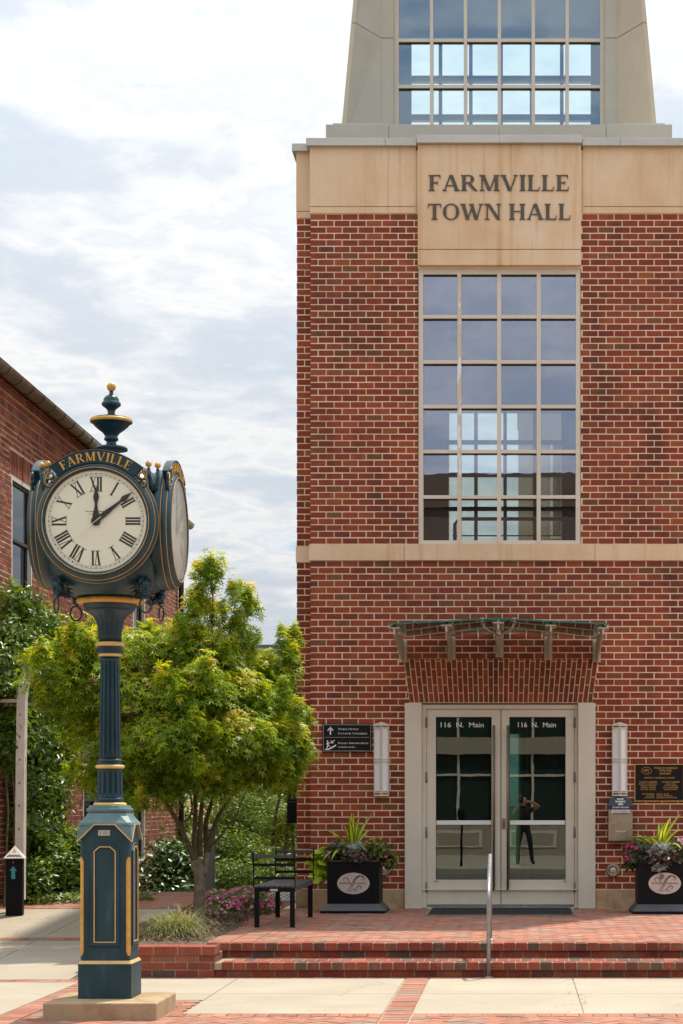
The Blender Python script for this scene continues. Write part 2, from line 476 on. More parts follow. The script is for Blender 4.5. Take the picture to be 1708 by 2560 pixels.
class MB:
    """collects faces in world coordinates, builds one mesh object"""
    def __init__(self):
        self.v, self.f, self.m, self.s = [], [], [], []

    def add(self, vs, fs, mi=0, smooth=False):
        k = len(self.v)
        self.v += [tuple(p) for p in vs]
        for f in fs:
            self.f.append(tuple(i + k for i in f))
            self.m.append(mi)
            self.s.append(smooth)
        return self

    def box(self, x0, x1, y0, y1, z0, z1, mi=0):
        if x1 < x0: x0, x1 = x1, x0
        if y1 < y0: y0, y1 = y1, y0
        if z1 < z0: z0, z1 = z1, z0
        vs = [(x0, y0, z0), (x1, y0, z0), (x1, y1, z0), (x0, y1, z0), (x0, y0, z1), (x1, y0, z1), (x1, y1, z1), (x0, y1, z1)]
        return self.add(vs, [(0, 3, 2, 1), (4, 5, 6, 7), (0, 1, 5, 4), (1, 2, 6, 5), (2, 3, 7, 6), (3, 0, 4, 7)], mi)

    def hexa(self, p, mi=0):
        """p: 8 corners, bottom ring (ccw from above) then top ring"""
        return self.add(p, [(0, 3, 2, 1), (4, 5, 6, 7), (0, 1, 5, 4), (1, 2, 6, 5), (2, 3, 7, 6), (3, 0, 4, 7)], mi)

    def prism_xz(self, pts, y0, y1, mi=0, smooth=False):
        """outline in x,z counter-clockwise seen from -Y, extruded y0 (front) to y1"""
        n = len(pts)
        vs = [(x, y0, z) for x, z in pts] + [(x, y1, z) for x, z in pts]
        fs = [tuple(range(n)), tuple(range(2 * n - 1, n - 1, -1))]
        self.add(vs, fs, mi)
        return self._sides(vs, n, mi, smooth)

    def _sides(self, vs, n, mi, smooth):
        k = len(self.v) - 2 * n
        for i in range(n):
            j = (i + 1) % n
            self.f.append((k + j, k + i, k + n + i, k + n + j))
            self.m.append(mi)
            self.s.append(smooth)
        return self

    def prism_xy(self, pts, z0, z1, mi=0):
        n = len(pts)
        vs = [(x, y, z0) for x, y in pts] + [(x, y, z1) for x, y in pts]
        self.add(vs, [tuple(range(n - 1, -1, -1)), tuple(range(n, 2 * n))], mi)
        k = len(self.v) - 2 * n
        for i in range(n):
            j = (i + 1) % n
            self.f.append((k + i, k + j, k + n + j, k + n + i))
            self.m.append(mi); self.s.append(False)
        return self

    def lathe(self, prof, c, seg=32, mi=0, smooth=True, flute=None, axis='z'):
        """prof: list of (r, h); flute(h, ang)->factor"""
        vs = []
        for r, h in prof:
            for i in range(seg):
                a = 2 * pi * i / seg
                rr = r * (flute(h, a) if flute else 1)
                if axis == 'z':
                    vs.append((c[0] + rr * cos(a), c[1] + rr * sin(a), c[2] + h))
                else:
                    vs.append((c[0] + rr * cos(a), c[1] + h, c[2] + rr * sin(a)))
        fs = []
        for k in range(len(prof) - 1):
            for i in range(seg):
                j = (i + 1) % seg
                q = (k * seg + i, k * seg + j, (k + 1) * seg + j, (k + 1) * seg + i)
                fs.append(q if axis == 'z' else q[::-1])
        self.add(vs, fs, mi, smooth)
        for ring, rev in ((0, True), (len(prof) - 1, False)):
            if prof[ring][0] > 1e-4:
                f = tuple(len(self.v) - len(vs) + ring * seg + i for i in range(seg))
                self.f.append(f[::-1] if rev ^ (axis != 'z') else f)
                self.m.append(mi); self.s.append(False)
        return self

    def tube(self, pts, r, seg=8, mi=0, smooth=True, flat=1.0):
        pts = [Vector(p) for p in pts]
        n = len(pts)
        rs = r if isinstance(r, (list, tuple)) else [r] * n
        vs = []
        up = None
        for i, p in enumerate(pts):
            d = (pts[min(i + 1, n - 1)] - pts[max(i - 1, 0)])
            d = d.normalized() if d.length > 1e-9 else Vector((0, 0, 1))
            if up is None:
                up = Vector((0, 1, 0)) if abs(d.y) < 0.9 else Vector((1, 0, 0))
            s = d.cross(up)
            s = s.normalized() if s.length > 1e-6 else d.orthogonal().normalized()
            up = s.cross(d).normalized()
            for k in range(seg):
                a = 2 * pi * k / seg
                vs.append(p + s * (cos(a) * rs[i]) + up * (sin(a) * rs[i] * flat))
        fs = []
        for i in range(n - 1):
            for k in range(seg):
                j = (k + 1) % seg
                fs.append((i * seg + k, i * seg + j, (i + 1) * seg + j, (i + 1) * seg + k))
        fs.append(tuple(range(seg - 1, -1, -1)))
        fs.append(tuple((n - 1) * seg + k for k in range(seg)))
        return self.add(vs, fs, mi, smooth)

    def ball(self, c, r, seg=16, rings=9, mi=0, sc=(1, 1, 1)):
        vs = [(c[0], c[1], c[2] - r * sc[2])]
        for k in range(1, rings):
            a = -pi / 2 + pi * k / rings
            for i in range(seg):
                b = 2 * pi * i / seg
                vs.append((c[0] + r * sc[0] * cos(a) * cos(b), c[1] + r * sc[1] * cos(a) * sin(b), c[2] + r * sc[2] * sin(a)))
        vs.append((c[0], c[1], c[2] + r * sc[2]))
        fs = []
        for i in range(seg):
            j = (i + 1) % seg
            fs.append((0, 1 + j, 1 + i))
            fs.append((len(vs) - 1, len(vs) - 1 - seg + i, len(vs) - 1 - seg + j))
            for k in range(rings - 2):
                fs.append((1 + k * seg + i, 1 + k * seg + j, 1 + (k + 1) * seg + j, 1 + (k + 1) * seg + i))
        return self.add(vs, fs, mi, True)

    def rot(self, ang, c):
        """rotate everything collected so far about a vertical axis through c"""
        ca, sa = cos(ang), sin(ang)
        self.v = [(c[0] + (x - c[0]) * ca - (y - c[1]) * sa, c[1] + (x - c[0]) * sa + (y - c[1]) * ca, z) for x, y, z in self.v]
        return self

    def build(self, name, mats, parent=None, bevel=0.0, local=None, **tags):
        me = bpy.data.meshes.new(name)
        org = ORG[parent.name] if parent is not None else Vector((0, 0, 0))
        if local is not None:
            org = Vector(local)
        me.from_pydata([(x - org.x, y - org.y, z - org.z) for x, y, z in self.v], [], self.f)
        mats = mats if isinstance(mats, (list, tuple)) else [mats]
        for mm in mats:
            me.materials.append(MATS[mm])
        me.polygons.foreach_set('material_index', self.m)
        me.polygons.foreach_set('use_smooth', self.s)
        me.update()
        o = link(name, me, parent)
        if local is not None:
            if parent is not None:
                o.location = org - ORG[parent.name]
            else:
                o.location = org
            ORG[o.name] = org
        if bevel:
            b = o.modifiers.new('edge', 'BEVEL')
            b.width = bevel
            b.segments = 2
            b.limit_method = 'ANGLE'
            b.angle_limit = radians(40)
        return meta(o, **tags)


def bx(name, mat, parent, x0, x1, y0, y1, z0, z1, bevel=0.0, **tags):
    return MB().box(x0, x1, y0, y1, z0, z1).build(name, mat, parent, bevel, **tags)


# unit block shared by all single bricks (slightly softened edges)
def unit_block(name, mat, e=0.03):
    me = bpy.data.meshes.new(name)
    h = 0.5
    vs = [(sx * h, sy * h, sz * h) for sz in (-1, 1) for sx, sy in ((-1, -1), (1, -1), (1, 1), (-1, 1))]
    me.from_pydata(vs, [], [(0, 3, 2, 1), (4, 5, 6, 7), (0, 1, 5, 4), (1, 2, 6, 5), (2, 3, 7, 6), (3, 0, 4, 7)])
    me.materials.append(MATS[mat])
    me.update()
    return me


UNIT = {k: unit_block('brick', k + '_obj') for k in ('red', 'old', 'paver', 'step')}


def place_bricks(boxes, kind, parent, limit=300, name='brick', near=None, tilt=0.0):
    """boxes: (x0,x1,y0,y1,z0,z1). The nearest `limit` become single parts, the rest one joined part."""
    if near is None:
        near = lambda b: ((b[0] + b[1]) / 2 - 0.0) ** 2 + b[2] ** 2 + ((b[4] + b[5]) / 2 - EYE) ** 2
    boxes = sorted(boxes, key=near)
    pl = ORG[parent.name]
    for b in boxes[:limit]:
        o = bpy.data.objects.new(name, UNIT[kind])
        COL.objects.link(o)
        o.parent = parent
        ORG[o.name] = pl
        o.location = (((b[0] + b[1]) / 2) - pl.x, (b[2] + b[3]) / 2 - pl.y, (b[4] + b[5]) / 2 - pl.z)
        o.scale = (b[1] - b[0], b[3] - b[2], b[5] - b[4])
        if len(b) > 6:
            o.rotation_euler = b[6]
        elif tilt:
            o.rotation_euler = (random.gauss(0, tilt), random.gauss(0, tilt), random.gauss(0, tilt))
    rest = boxes[limit:]
    if rest:
        M = MB()
        for b in rest:
            if len(b) > 6:
                k = len(M.v)
                c = Vector(((b[0] + b[1]) / 2, (b[2] + b[3]) / 2, (b[4] + b[5]) / 2))
                R = Matrix.Rotation(b[6][2], 3, 'Z') @ Matrix.Rotation(b[6][1], 3, 'Y') @ Matrix.Rotation(b[6][0], 3, 'X')
                M.box(b[0], b[1], b[2], b[3], b[4], b[5])
                for i in range(k, len(M.v)):
                    M.v[i] = tuple(c + R @ (Vector(M.v[i]) - c))
            else:
                M.box(*b[:6])
        o = M.build(name + 's_beyond', kind + '_isl', parent)
        o['kind'] = 'stuff'


def courses(u0, u1, z0, z1, n, L=0.2, j=0.0125, openings=(), shift=0.0, flemish=0, jz=0.0145, jit=0.0015):
    """running bond rectangles (u0,u1,z0,z1) minus openings. opening: (fu0, fu1, oz0, oz1) with numbers or functions of z."""
    out = []
    h = (z1 - z0) / n
    for k in range(n):
        za, zb = z0 + k * h + jz / 2, z0 + (k + 1) * h - jz / 2
        zc = (za + zb) / 2
        header = flemish and (k % flemish == flemish - 1)
        LL = L / 2 if header else L
        off = (0.5 if k % 2 else 0.0) * L + shift + (0.25 * L if header else 0)
        spans = [(u0, u1)]
        for o in openings:
            if o[2] - 0.3 * h < zc < o[3] + 0.3 * h:
                a = o[0](zc) if callable(o[0]) else o[0]
                b = o[1](zc) if callable(o[1]) else o[1]
                ns = []
                for s, e in spans:
                    if b <= s or a >= e:
                        ns.append((s, e))
                    else:
                        if a > s: ns.append((s, a))
                        if b < e: ns.append((b, e))
                spans = ns
        for s, e in spans:
            i0 = math.floor((s - off) / LL) - 1
            x = off + i0 * LL
            while x < e:
                a, b = max(x + j / 2, s), min(x + LL - j / 2, e)
                if b - a > 0.018:
                    r = lambda: random.uniform(-jit, jit)
                    out.append((a + r() * (a > s), b + r() * (b < e), za + r(), zb + r()))
                x += LL
    return out


# ------------------------------------------------------------------ serif capitals built from strokes
T_, t_ = 0.175, 0.060


def _line(x0, y0, x1, y1, w):
    return [(x0 - w / 2, y0), (x0 + w / 2, y0), (x1 + w / 2, y1), (x1 - w / 2, y1)]


def _h(x0, x1, y, w=t_):
    return [(x0, y - w / 2), (x1, y - w / 2), (x1, y + w / 2), (x0, y + w / 2)]


def _ser(x, y, hw, w=T_):
    b = min(w / 2, hw)
    if y < 0.5:
        return [(x - hw, 0), (x + hw, 0), (x + hw, .03), (x + b, .085), (x - b, .085), (x - hw, .03)]
    return [(x - hw, .97), (x - b, .915), (x + b, .915), (x + hw, .97), (x + hw, 1), (x - hw, 1)]


def _arc(cx, cy, rx, ry, a0, a1, tk=T_, tn=t_, n=14):
    o, i = [], []
    for k in range(n + 1):
        a = radians(a0 + (a1 - a0) * k / n)
        w = tn + (tk - tn) * abs(cos(a)) ** 1.3
        wy = tn
        o.append((cx + rx * cos(a), cy + ry * sin(a)))
        i.append((cx + (rx - w) * cos(a), cy + (ry - wy) * sin(a)))
    return [[o[k], o[k + 1], i[k + 1], i[k]] for k in range(n)]


def _drop(x, y, d, s=-1):
    return [(x - .045, y), (x, y), (x, y + d), (x - .012, y + d)] if d < 0 else [(x - .045, y), (x - .012, y + d), (x, y + d), (x, y)]


def glyph(c):
    G = []
    st = lambda x: G.extend([_line(x, .06, x, .94, T_), _ser(x, 0, .15), _ser(x, 1, .15)])
    if c == 'I': st(.17); w = .34
    elif c in 'FE':
        st(.17); G.append(_h(.2, .60, .972)); G.append(_h(.2, .46, .515)); w = .68 if c == 'E' else .64
        G.append([(.555, .95), (.57, .78), (.60, .78), (.60, .95)]); G.append([(.44, .40), (.465, .40), (.465, .63), (.44, .63)])
        if c == 'E': G.append(_h(.2, .62, .028)); G.append([(.575, .05), (.62, .05), (.65, .25), (.62, .25)])
    elif c == 'L':
        st(.17); G.append(_h(.2, .60, .028)); G.append([(.55, .05), (.60, .05), (.635, .27), (.605, .27)]); w = .66
    elif c == 'T':
        G.extend([_line(.36, .06, .36, .96, T_), _ser(.36, 0, .16), _h(.03, .69, .972)])
        G.append([(.03, .95), (.02, .74), (.05, .74), (.09, .95)]); G.append([(.63, .95), (.67, .74), (.70, .74), (.69, .95)]); w = .72
    elif c == 'H': st(.17); st(.70); G.append(_h(.2, .67, .52)); w = .87
    elif c == 'A':
        G.extend([_line(.12, .05, .40, .98, t_ + .01), _line(.72, .05, .44, 1.0, T_), _h(.2, .62, .33, .05), _ser(.12, 0, .11, t_), _ser(.73, 0, .14)]); w = .86
    elif c == 'V':
        G.extend([_line(.44, 0.0, .14, .95, T_), _line(.47, .02, .73, .95, t_ + .01), _ser(.13, 1, .14), _ser(.73, 1, .11, t_)]); w = .86
    elif c == 'W':
        G.extend([_line(.36, 0, .13, .95, T_), _line(.38, .02, .60, .92, t_ + .01), _line(.80, 0, .56, .95, T_), _line(.82, .02, 1.04, .95, t_ + .01)])
        G.extend([_ser(.12, 1, .14), _ser(.55, 1, .12), _ser(1.04, 1, .11, t_)]); w = 1.16
    elif c == 'M':
        G.extend([_line(.15, .05, .15, .95, t_ + .01), _line(.52, 0.02, .19, 1, T_), _line(.54, .04, .80, .95, t_ + .01), _line(.86, .06, .86, .94, T_)])
        G.extend([_ser(.15, 0, .12, t_), _ser(.86, 0, .15), _ser(.16, 1, .15), _ser(.87, 1, .14)]); w = 1.03
    elif c == 'N':
        G.extend([_line(.15, .05, .15, .95, t_ + .01), _line(.73, 0, .20, 1, T_), _line(.74, .05, .74, .95, t_ + .01)])
        G.extend([_ser(.15, 0, .12, t_), _ser(.14, 1, .14), _ser(.74, 1, .12, t_)]); w = .9
    elif c in 'RPB':
        st(.17); G.extend(_arc(.40, .745, .27, .255, -90, 90)); G.append(_h(.2, .41, .972)); w = .70
        if c != 'B': G.append(_h(.2, .41, .517))
        if c == 'R': G.append(_line(.73, .02, .40, .50, T_)); G.append([(.66, 0), (.84, 0), (.84, .03), (.66, .06)]); w = .86
        if c == 'B': G.extend(_arc(.42, .27, .29, .27, -90, 90)); G.append(_h(.2, .43, .028)); G.append(_h(.2, .41, .517)); w = .74
    elif c == 'D': st(.17); G.extend(_arc(.36, .5, .45, .5, -90, 90)); G.append(_h(.2, .37, .972)); G.append(_h(.2, .37, .028)); w = .86
    elif c == 'O': G.extend(_arc(.44, .5, .42, .515, 0, 360, n=28)); w = .88
    elif c == 'C': G.extend(_arc(.44, .5, .42, .515, 45, 315, n=22)); G.append([(.70, .70), (.74, .70), (.74, .95), (.71, .95)]); w = .78
    elif c == 'S':
        G.extend(_arc(.32, .74, .25, .275, 20, 250, T_ * .8)); G.extend(_arc(.32, .27, .26, .28, -160, 90, T_ * .9)); w = .62
    elif c == 'U':
        G.extend([_line(.17, .3, .17, .94, T_), _line(.72, .3, .72, .95, t_ + .01), _ser(.17, 1, .15), _ser(.72, 1, .12, t_)]); G.extend(_arc(.435, .32, .34, .33, 180, 360)); w = .86
    elif c == 'Y': G.extend([_line(.43, .06, .43, .45, T_), _line(.42, .42, .14, .95, T_), _line(.45, .45, .70, .95, t_), _ser(.43, 0, .15), _ser(.14, 1, .13), _ser(.7, 1, .1, t_)]); w = .84
    elif c == 'X': G.extend([_line(.70, .05, .14, .95, T_), _line(.14, .05, .68, .95, t_), _ser(.14, 0, .1, t_), _ser(.7, 0, .13), _ser(.14, 1, .13), _ser(.68, 1, .1, t_)]); w = .84
    elif c == '(': G.extend(_arc(.5, .4, .38, .7, 130, 230, .1, .04, 8)); w = .3
    elif c == ')': G.extend(_arc(-.2, .4, .38, .7, -50, 50, .1, .04, 8)); w = .3
    else: w = .34
    return G, w


def serif_layout(text, track=0.06, space=0.34, small=1.0):
    """list of (polygon list, x0, scale); lower case letters are drawn as small capitals"""
    x, out = 0.0, []
    for ch in text:
        if ch == ' ':
            x += space
            continue
        s = small if ch.islower() else 1.0
        g, w = glyph(ch.upper())
        out.append((g, x, s, w * s))
        x += w * s + track
    return out, x - track


def serif_text(M, text, width, height, to3, depth=0.01, track=0.06, space=0.34, small=1.0, mi=0):
    """to3(u, v, d): u along the line (0 centre), v up, d outwards."""
    lay, tot = serif_layout(text, track, space, small)
    sx = width / tot
    cnt = 0
    for g, x0, s, w in lay:
        for poly in g:
            cnt += 1
            d = depth + (cnt % 7) * 0.00025
            pts = [((x0 + px * s) * sx - width / 2, py * s * height) for px, py in poly]
            ar = sum(pts[i][0] * pts[(i + 1) % len(pts)][1] - pts[(i + 1) % len(pts)][0] * pts[i][1] for i in range(len(pts)))
            if ar < 0:
                pts = pts[::-1]
            n = len(pts)
            vs = [to3(u, v, d) for u, v in pts] + [to3(u, v, 0) for u, v in pts]
            fs = [tuple(range(n))] + [((i + 1) % n, i, n + i, n + (i + 1) % n) for i in range(n)]
            M.add(vs, fs, mi)
    return M


def sans_text(text, size, to3, width=None, bold=0.0, align='CENTER', depth=0.0008, spacing=1.0):
    """flat lettering from the built-in font: returns (verts, faces) in world space"""
    cu = bpy.data.curves.new('lettering', 'FONT')
    cu.body = text
    cu.size = 1.0
    cu.align_x = align
    cu.space_character = spacing
    cu.resolution_u = 3
    cu.offset = bold
    cu.extrude = 0.0
    o = bpy.data.objects.new('lettering', cu)
    COL.objects.link(o)
    dg = bpy.context.evaluated_depsgraph_get()
    me = bpy.data.meshes.new_from_object(o.evaluated_get(dg))
    vs = [v.co.copy() for v in me.vertices]
    fs = [tuple(p.vertices) for p in me.polygons]
    bpy.data.objects.remove(o)
    bpy.data.curves.remove(cu)
    bpy.data.meshes.remove(me)
    if not vs:
        return [], []
    h = size / 0.73
    sx = h
    if width:
        xs = [v.x for v in vs]
        sx = width / max(1e-6, (max(xs) - min(xs)))
    return [to3(v.x * sx, v.y * h, depth) for v in vs], fs


def front(x, y, z):
    """mapping for text on a face that looks towards -Y"""
    return lambda u, v, d: (x + u, y - d, z + v)


# ------------------------------------------------------------------ foliage
def leaf_mesh(name, P, Nrm, size, tone, shape, mats, parent, fold=0.15, kind=None, tipdir=None, label=None):
    """P (n,3), Nrm (n,3) normals, size (n,), tone (n,). shape: list of 2D outline points (unit), fan from first"""
    n = len(P)
    P = np.asarray(P, float); Nrm = np.asarray(Nrm, float)
    Nrm /= np.linalg.norm(Nrm, axis=1, keepdims=True) + 1e-9
    if tipdir is None:
        r = rng.normal(size=(n, 3))
    else:
        r = np.asarray(tipdir, float) + 0.25 * rng.normal(size=(n, 3))
    U = r - (r * Nrm).sum(1, keepdims=True) * Nrm
    U /= np.linalg.norm(U, axis=1, keepdims=True) + 1e-9
    V = np.cross(Nrm, U)
    S = np.asarray(shape['v'], float)          # (k,3): along tip, across, lift
    size = np.asarray(size, float).reshape(-1, 1, 1)
    vs = P[:, None, :] + size * (S[None, :, 0, None] * U[:, None, :] + S[None, :, 1, None] * V[:, None, :] + S[None, :, 2, None] * Nrm[:, None, :])
    k = len(S)
    F = shape['f']
    lens = np.array([len(f) for f in F])
    flat = np.concatenate([np.array(f) for f in F])
    nl = len(flat)
    loops = (flat[None, :] + (np.arange(n) * k)[:, None]).ravel()
    starts_one = np.concatenate([[0], np.cumsum(lens)[:-1]])
    starts = (starts_one[None, :] + (np.arange(n) * nl)[:, None]).ravel()
    me = bpy.data.meshes.new(name)
    me.vertices.add(n * k)
    me.vertices.foreach_set('co', (vs.reshape(-1, 3) - np.array(ORG[parent.name] if parent is not None else (0, 0, 0))).ravel().astype(np.float32))
    me.loops.add(len(loops))
    me.loops.foreach_set('vertex_index', loops.astype(np.int32))
    me.polygons.add(n * len(F))
    me.polygons.foreach_set('loop_start', starts.astype(np.int32))
    at = me.attributes.new('tone', 'FLOAT', 'FACE')
    at.data.foreach_set('value', np.repeat(np.clip(tone, 0, 1), len(F)).astype(np.float32))
    for mm in (mats if isinstance(mats, (list, tuple)) else [mats]):
        me.materials.append(MATS[mm])
    me.update(calc_edges=True)
    me.validate()
    o = link(name, me, parent)
    return meta(o, kind=kind, label=label)


def star(lobes=5):
    vs = [(0, 0, 0)]
    fs = []
    angs = [-118, -62, 0, 62, 118]
    lens = [0.55, 0.85, 1.0, 0.85, 0.55]
    for a, l in zip(angs, lens):
        a = radians(a)
        k = len(vs)
        for da, r, z in ((-0.30, 0.36, 0.03), (0, l, -0.10), (0.30, 0.36, 0.03)):
            vs.append((r * cos(a + da), r * sin(a + da), z))
        fs.append((0, k, k + 1, k + 2))
    return {'v': vs, 'f': fs}


STAR = star()
OVAL = {'v': [(0, 0, 0), (0.35, -0.22, 0.05), (0.35, 0.22, 0.05), (1, 0, -0.08), (0.5, 0, -0.03)], 'f': [(0, 1, 4), (1, 3, 4), (4, 3, 2), (0, 4, 2)]}
NARROW = {'v': [(0, 0, 0), (0.4, -0.13, 0.04), (0.4, 0.13, 0.04), (1, 0, -0.06)], 'f': [(0, 1, 3), (0, 3, 2)]}
ROUND = {'v': [(0, 0, 0), (0.2, -0.38, 0.05), (0.7, -0.42, 0.0), (1, 0, -0.12), (0.7, 0.42, 0.0), (0.2, 0.38, 0.05)], 'f': [(0, 1, 2, 3), (0, 3, 4, 5)]}
PETAL = {'v': [(0, 0, 0)] + [(0.5 * (1 if i % 2 == 0 else 0.6) * cos(i * pi / 5), 0.5 * (1 if i % 2 == 0 else 0.6) * sin(i * pi / 5), 0.05) for i in range(10)],
         'f': [(0, 1 + i, 1 + (i + 1) % 10) for i in range(10)]}


def blob_points(c, r, n, shell=0.55, flat_bottom=False):
    """points mostly in the outer shell of an ellipsoid, with outward normals"""
    d = rng.normal(size=(n, 3))
    d /= np.linalg.norm(d, axis=1, keepdims=True)
    rad = shell + (1 - shell) * rng.random(n) ** 0.6
    P = np.array(c) + d * rad[:, None] * np.array(r)
    return P, d, rad


def bush(name, blobs, n, size, shape, mat, parent=None, up=0.5, jit=0.6, clump=0.12, per=14, tone0=0.1, **tags):
    """foliage in clumps over the blobs. blobs: (cx,cy,cz,rx,ry,rz)"""
    vol = np.array([b[3] * b[5] + b[4] * b[5] for b in blobs])
    vol = vol / vol.sum()
    Ps, Ns, Ts, Ss = [], [], [], []
    for b, w in zip(blobs, vol):
        nc = max(3, int(n * w / per))
        C, D, R = blob_points(b[:3], b[3:6], nc, 0.6)
        for q in range(nc):
            m = per
            cl = rng.normal(size=(m, 3)) * clump * np.array([1, 1, 0.6])
            Ps.append(C[q] + cl)
            nn = D[q] * (1 - up) + np.array([0, 0, up]) + jit * rng.normal(size=(m, 3)) * 0.6
            Ns.append(nn)
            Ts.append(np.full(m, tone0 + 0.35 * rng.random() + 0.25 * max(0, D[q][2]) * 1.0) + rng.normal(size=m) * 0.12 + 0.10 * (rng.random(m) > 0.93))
            Ss.append(size * (0.7 + 0.6 * rng.random(m)))
    o = leaf_mesh(name, np.concatenate(Ps), np.concatenate(Ns), np.concatenate(Ss), np.concatenate(Ts), shape, mat, parent)
    return meta(o, **tags)


def limb(M, a, b, r0, r1, bend=0.06, n=6, seg=8, mi=0):
    a, b = Vector(a), Vector(b)
    off = Vector((random.uniform(-1, 1), random.uniform(-1, 1), random.uniform(-.3, .6))) * bend * (b - a).length
    pts, rs = [], []
    for i in range(n + 1):
        t = i / n
        pts.append(a.lerp(b, t) + off * sin(pi * t) + Vector((random.uniform(-1, 1), random.uniform(-1, 1), 0)) * 0.004)
        rs.append(r0 + (r1 - r0) * t)
    M.tube(pts, rs, seg, mi)
    return pts
# ================================================================== TOWN HALL
XL, XR = -2.572, 2.162            # pavilion front face
XC = -0.205
FY = 25.0                         # front of the brick
ZG = 0.27                         # terrace level
DZ = 2.835                        # door head
hall = thing('town_hall', (XC, FY, ZG), 'red brick town hall with cream stone bands, gridded window and glazed tower', 'town hall')

W = MB()
Y0, Y1 = FY + 0.0035, FY + 0.36
W.box(XL + .006, -1.39, Y0, Y1, .15, 4.72)
W.box(.995, XR - .006, Y0, Y1, .15, 4.72)
W.box(-1.39, .995, Y0, Y1, DZ + .002, 4.72)
W.box(XL + .006, -1.227, Y0, Y1, 4.72, 9.75)
W.box(.817, XR - .006, Y0, Y1, 4.72, 9.75)
W.box(-1.227, .817, Y0, Y1, 8.27, 9.75)
# set-back shoulders
W.box(XL - .186, XL + .006, FY + .2035, FY + .5, .15, 9.70)
W.box(XR - .006, XR + .186, FY + .2035, FY + .5, .15, 9.70)
# flanks
for s, xx in ((-1, XL - .186), (1, XR + .186)):
    W.box(xx, xx - s * .3, FY + .5, 31.0, .15, 9.70)
# rear wall with openings towards the light
bl, br = -1.03, .70
W.box(XL + .11, bl, 30.6, 31.0, .15, 9.70)
W.box(br, XR - .11, 30.6, 31.0, .15, 9.70)
W.box(bl, br, 30.6, 31.0, 7.62, 9.70)
W.box(bl, -.12, 30.6, 31.0, .15, 4.3)
W.box(.07, br, 30.6, 31.0, .15, 4.3)
W.box(-.12, .07, 30.6, 31.0, 2.65, 4.3)
W.box(-.12, .07, 30.6, 31.0, .15, .6)
wall = W.build('wall', 'mortar', hall)

L = []
ub = {}
lo_open = [(-1.39, .995, 0.0, 2.80),
           (lambda z: -1.33 - (z - DZ) * 0.139, lambda z: .955 + (z - DZ) * 0.149, 2.80, 3.40)]
for (a, b, c, d) in courses(XL, XR, .5085, 4.617, 50, openings=lo_open, shift=XL % .2 + .1):
    L.append((a, b, FY, FY + .09, c, d))
for (a, b, c, d) in courses(XL, XR, 4.823, 8.953, 51, openings=[(-1.227, .817, 4.7, 9)], shift=XL % .2):
    L.append((a, b, FY, FY + .09, c, d))
for (a, b, c, d) in courses(XL - .19, XL, .5085, 4.617, 50, shift=XL % .2 + .1 - .09):
    L.append((a, b, FY + .2, FY + .29, c, d))
for (a, b, c, d) in courses(XL - .19, XL, 4.823, 8.953, 51, shift=XL % .2 - .09):
    L.append((a, b, FY + .2, FY + .29, c, d))
for (a, b, c, d) in courses(XR, XR + .19, .5085, 4.617, 50, shift=.1):
    L.append((a, b, FY + .2, FY + .29, c, d))
for (a, b, c, d) in courses(XR, XR + .19, 4.823, 8.953, 51):
    L.append((a, b, FY + .2, FY + .29, c, d))
for s, xx in ((-1, XL - .19), (1, XR + .19)):
    for z0, z1, n in ((.5085, 4.617, 50), (4.823, 8.953, 51)):
        for (a, b, c, d) in courses(FY + .30, 31.0, z0, z1, n, shift=.05):
            L.append((min(xx, xx - s * .09), max(xx, xx - s * .09), a, b, c, d))
# the front bricks nearest the viewer are single pieces
place_bricks(L, 'red', wall, 300, near=lambda b: (abs(b[2] - FY) > .01) * 50 + sqrt(((b[0] + b[1]) / 2 - XC) ** 2 * .6 + ((b[4] + b[5]) / 2 - 2.1) ** 2))

# splayed soldier arch over the door
AB = MB().prism_xz([(-1.333, 2.838), (.958, 2.838), (1.036, 3.395), (-1.405, 3.395)], FY + .0015, FY + .05).build('arch', 'mortar', hall)
NCOL = 37
for i in range(NCOL):
    u0, u1 = i / NCOL, (i + 1) / NCOL
    fx = lambda u, v: (-1.33 + u * 2.285) * (1 - v) + (-1.402 + u * 2.434) * v
    pat = [0.0, .22, .58, .94, 1.0] if i % 2 else [0.0, .08 + .02, .42, .78, 1.0]
    pat = [0.0, .40, .76, 1.0] if i % 2 else [0.0, .22, .58, .94]
    if i % 2 == 0:
        pat = pat + [1.0]
    for a, b in zip(pat[:-1], pat[1:]):
        if b - a < .03:
            continue
        z0, z1 = 2.840 + a * .553 + .005, 2.840 + b * .553 - .005
        v0, v1 = (z0 - 2.84) / .553, (z1 - 2.84) / .553
        g = .0055
        M = MB()
        yy = FY - .002
        P8 = []
        for y in (None,):
            pass
        q = [(fx(u0, v0) + g, z0), (fx(u1, v0) - g, z0), (fx(u1, v1) - g, z1), (fx(u0, v1) + g, z1)]
        M.prism_xz(q, yy, FY + .045)
        M.build('brick', 'red_obj', AB)

# stone bands
ST = bx('stone_band', 'stone', hall, XL - .01, -1.397, FY - .018, FY + .2, 4.62, 4.8205)
for x0, x1, py in ((-1.391, .983, -.03), (.989, XR + .01, -.018)):
    bx('stone_band', 'stone', hall, x0, x1, FY + py, FY + .2, 4.62, 4.8205)
bx('stone_band', 'stone', hall, XL - .2, XL - .0115, FY + .185, FY + .4, 4.62, 4.8205)
bx('stone_band', 'stone', hall, XR + .0115, XR + .2, FY + .185, FY + .4, 4.62, 4.8205)
for x0, x1 in ((XL - .01, -1.394), (.999, XR + .01)):
    bx('base_stone', 'aggregate', hall, x0, x1, FY - .02, FY + .1, .20, .505, .006)
bx('base_stone', 'aggregate', hall, XL - .2, XL - .0115, FY + .18, FY + .4, .20, .505)
bx('base_stone', 'aggregate', hall, XR + .0115, XR + .2, FY + .18, FY + .4, .20, .505)
bx('mortar_bed', 'mortar', hall, XL, XR, FY + .012, FY + .03, .50, .512)

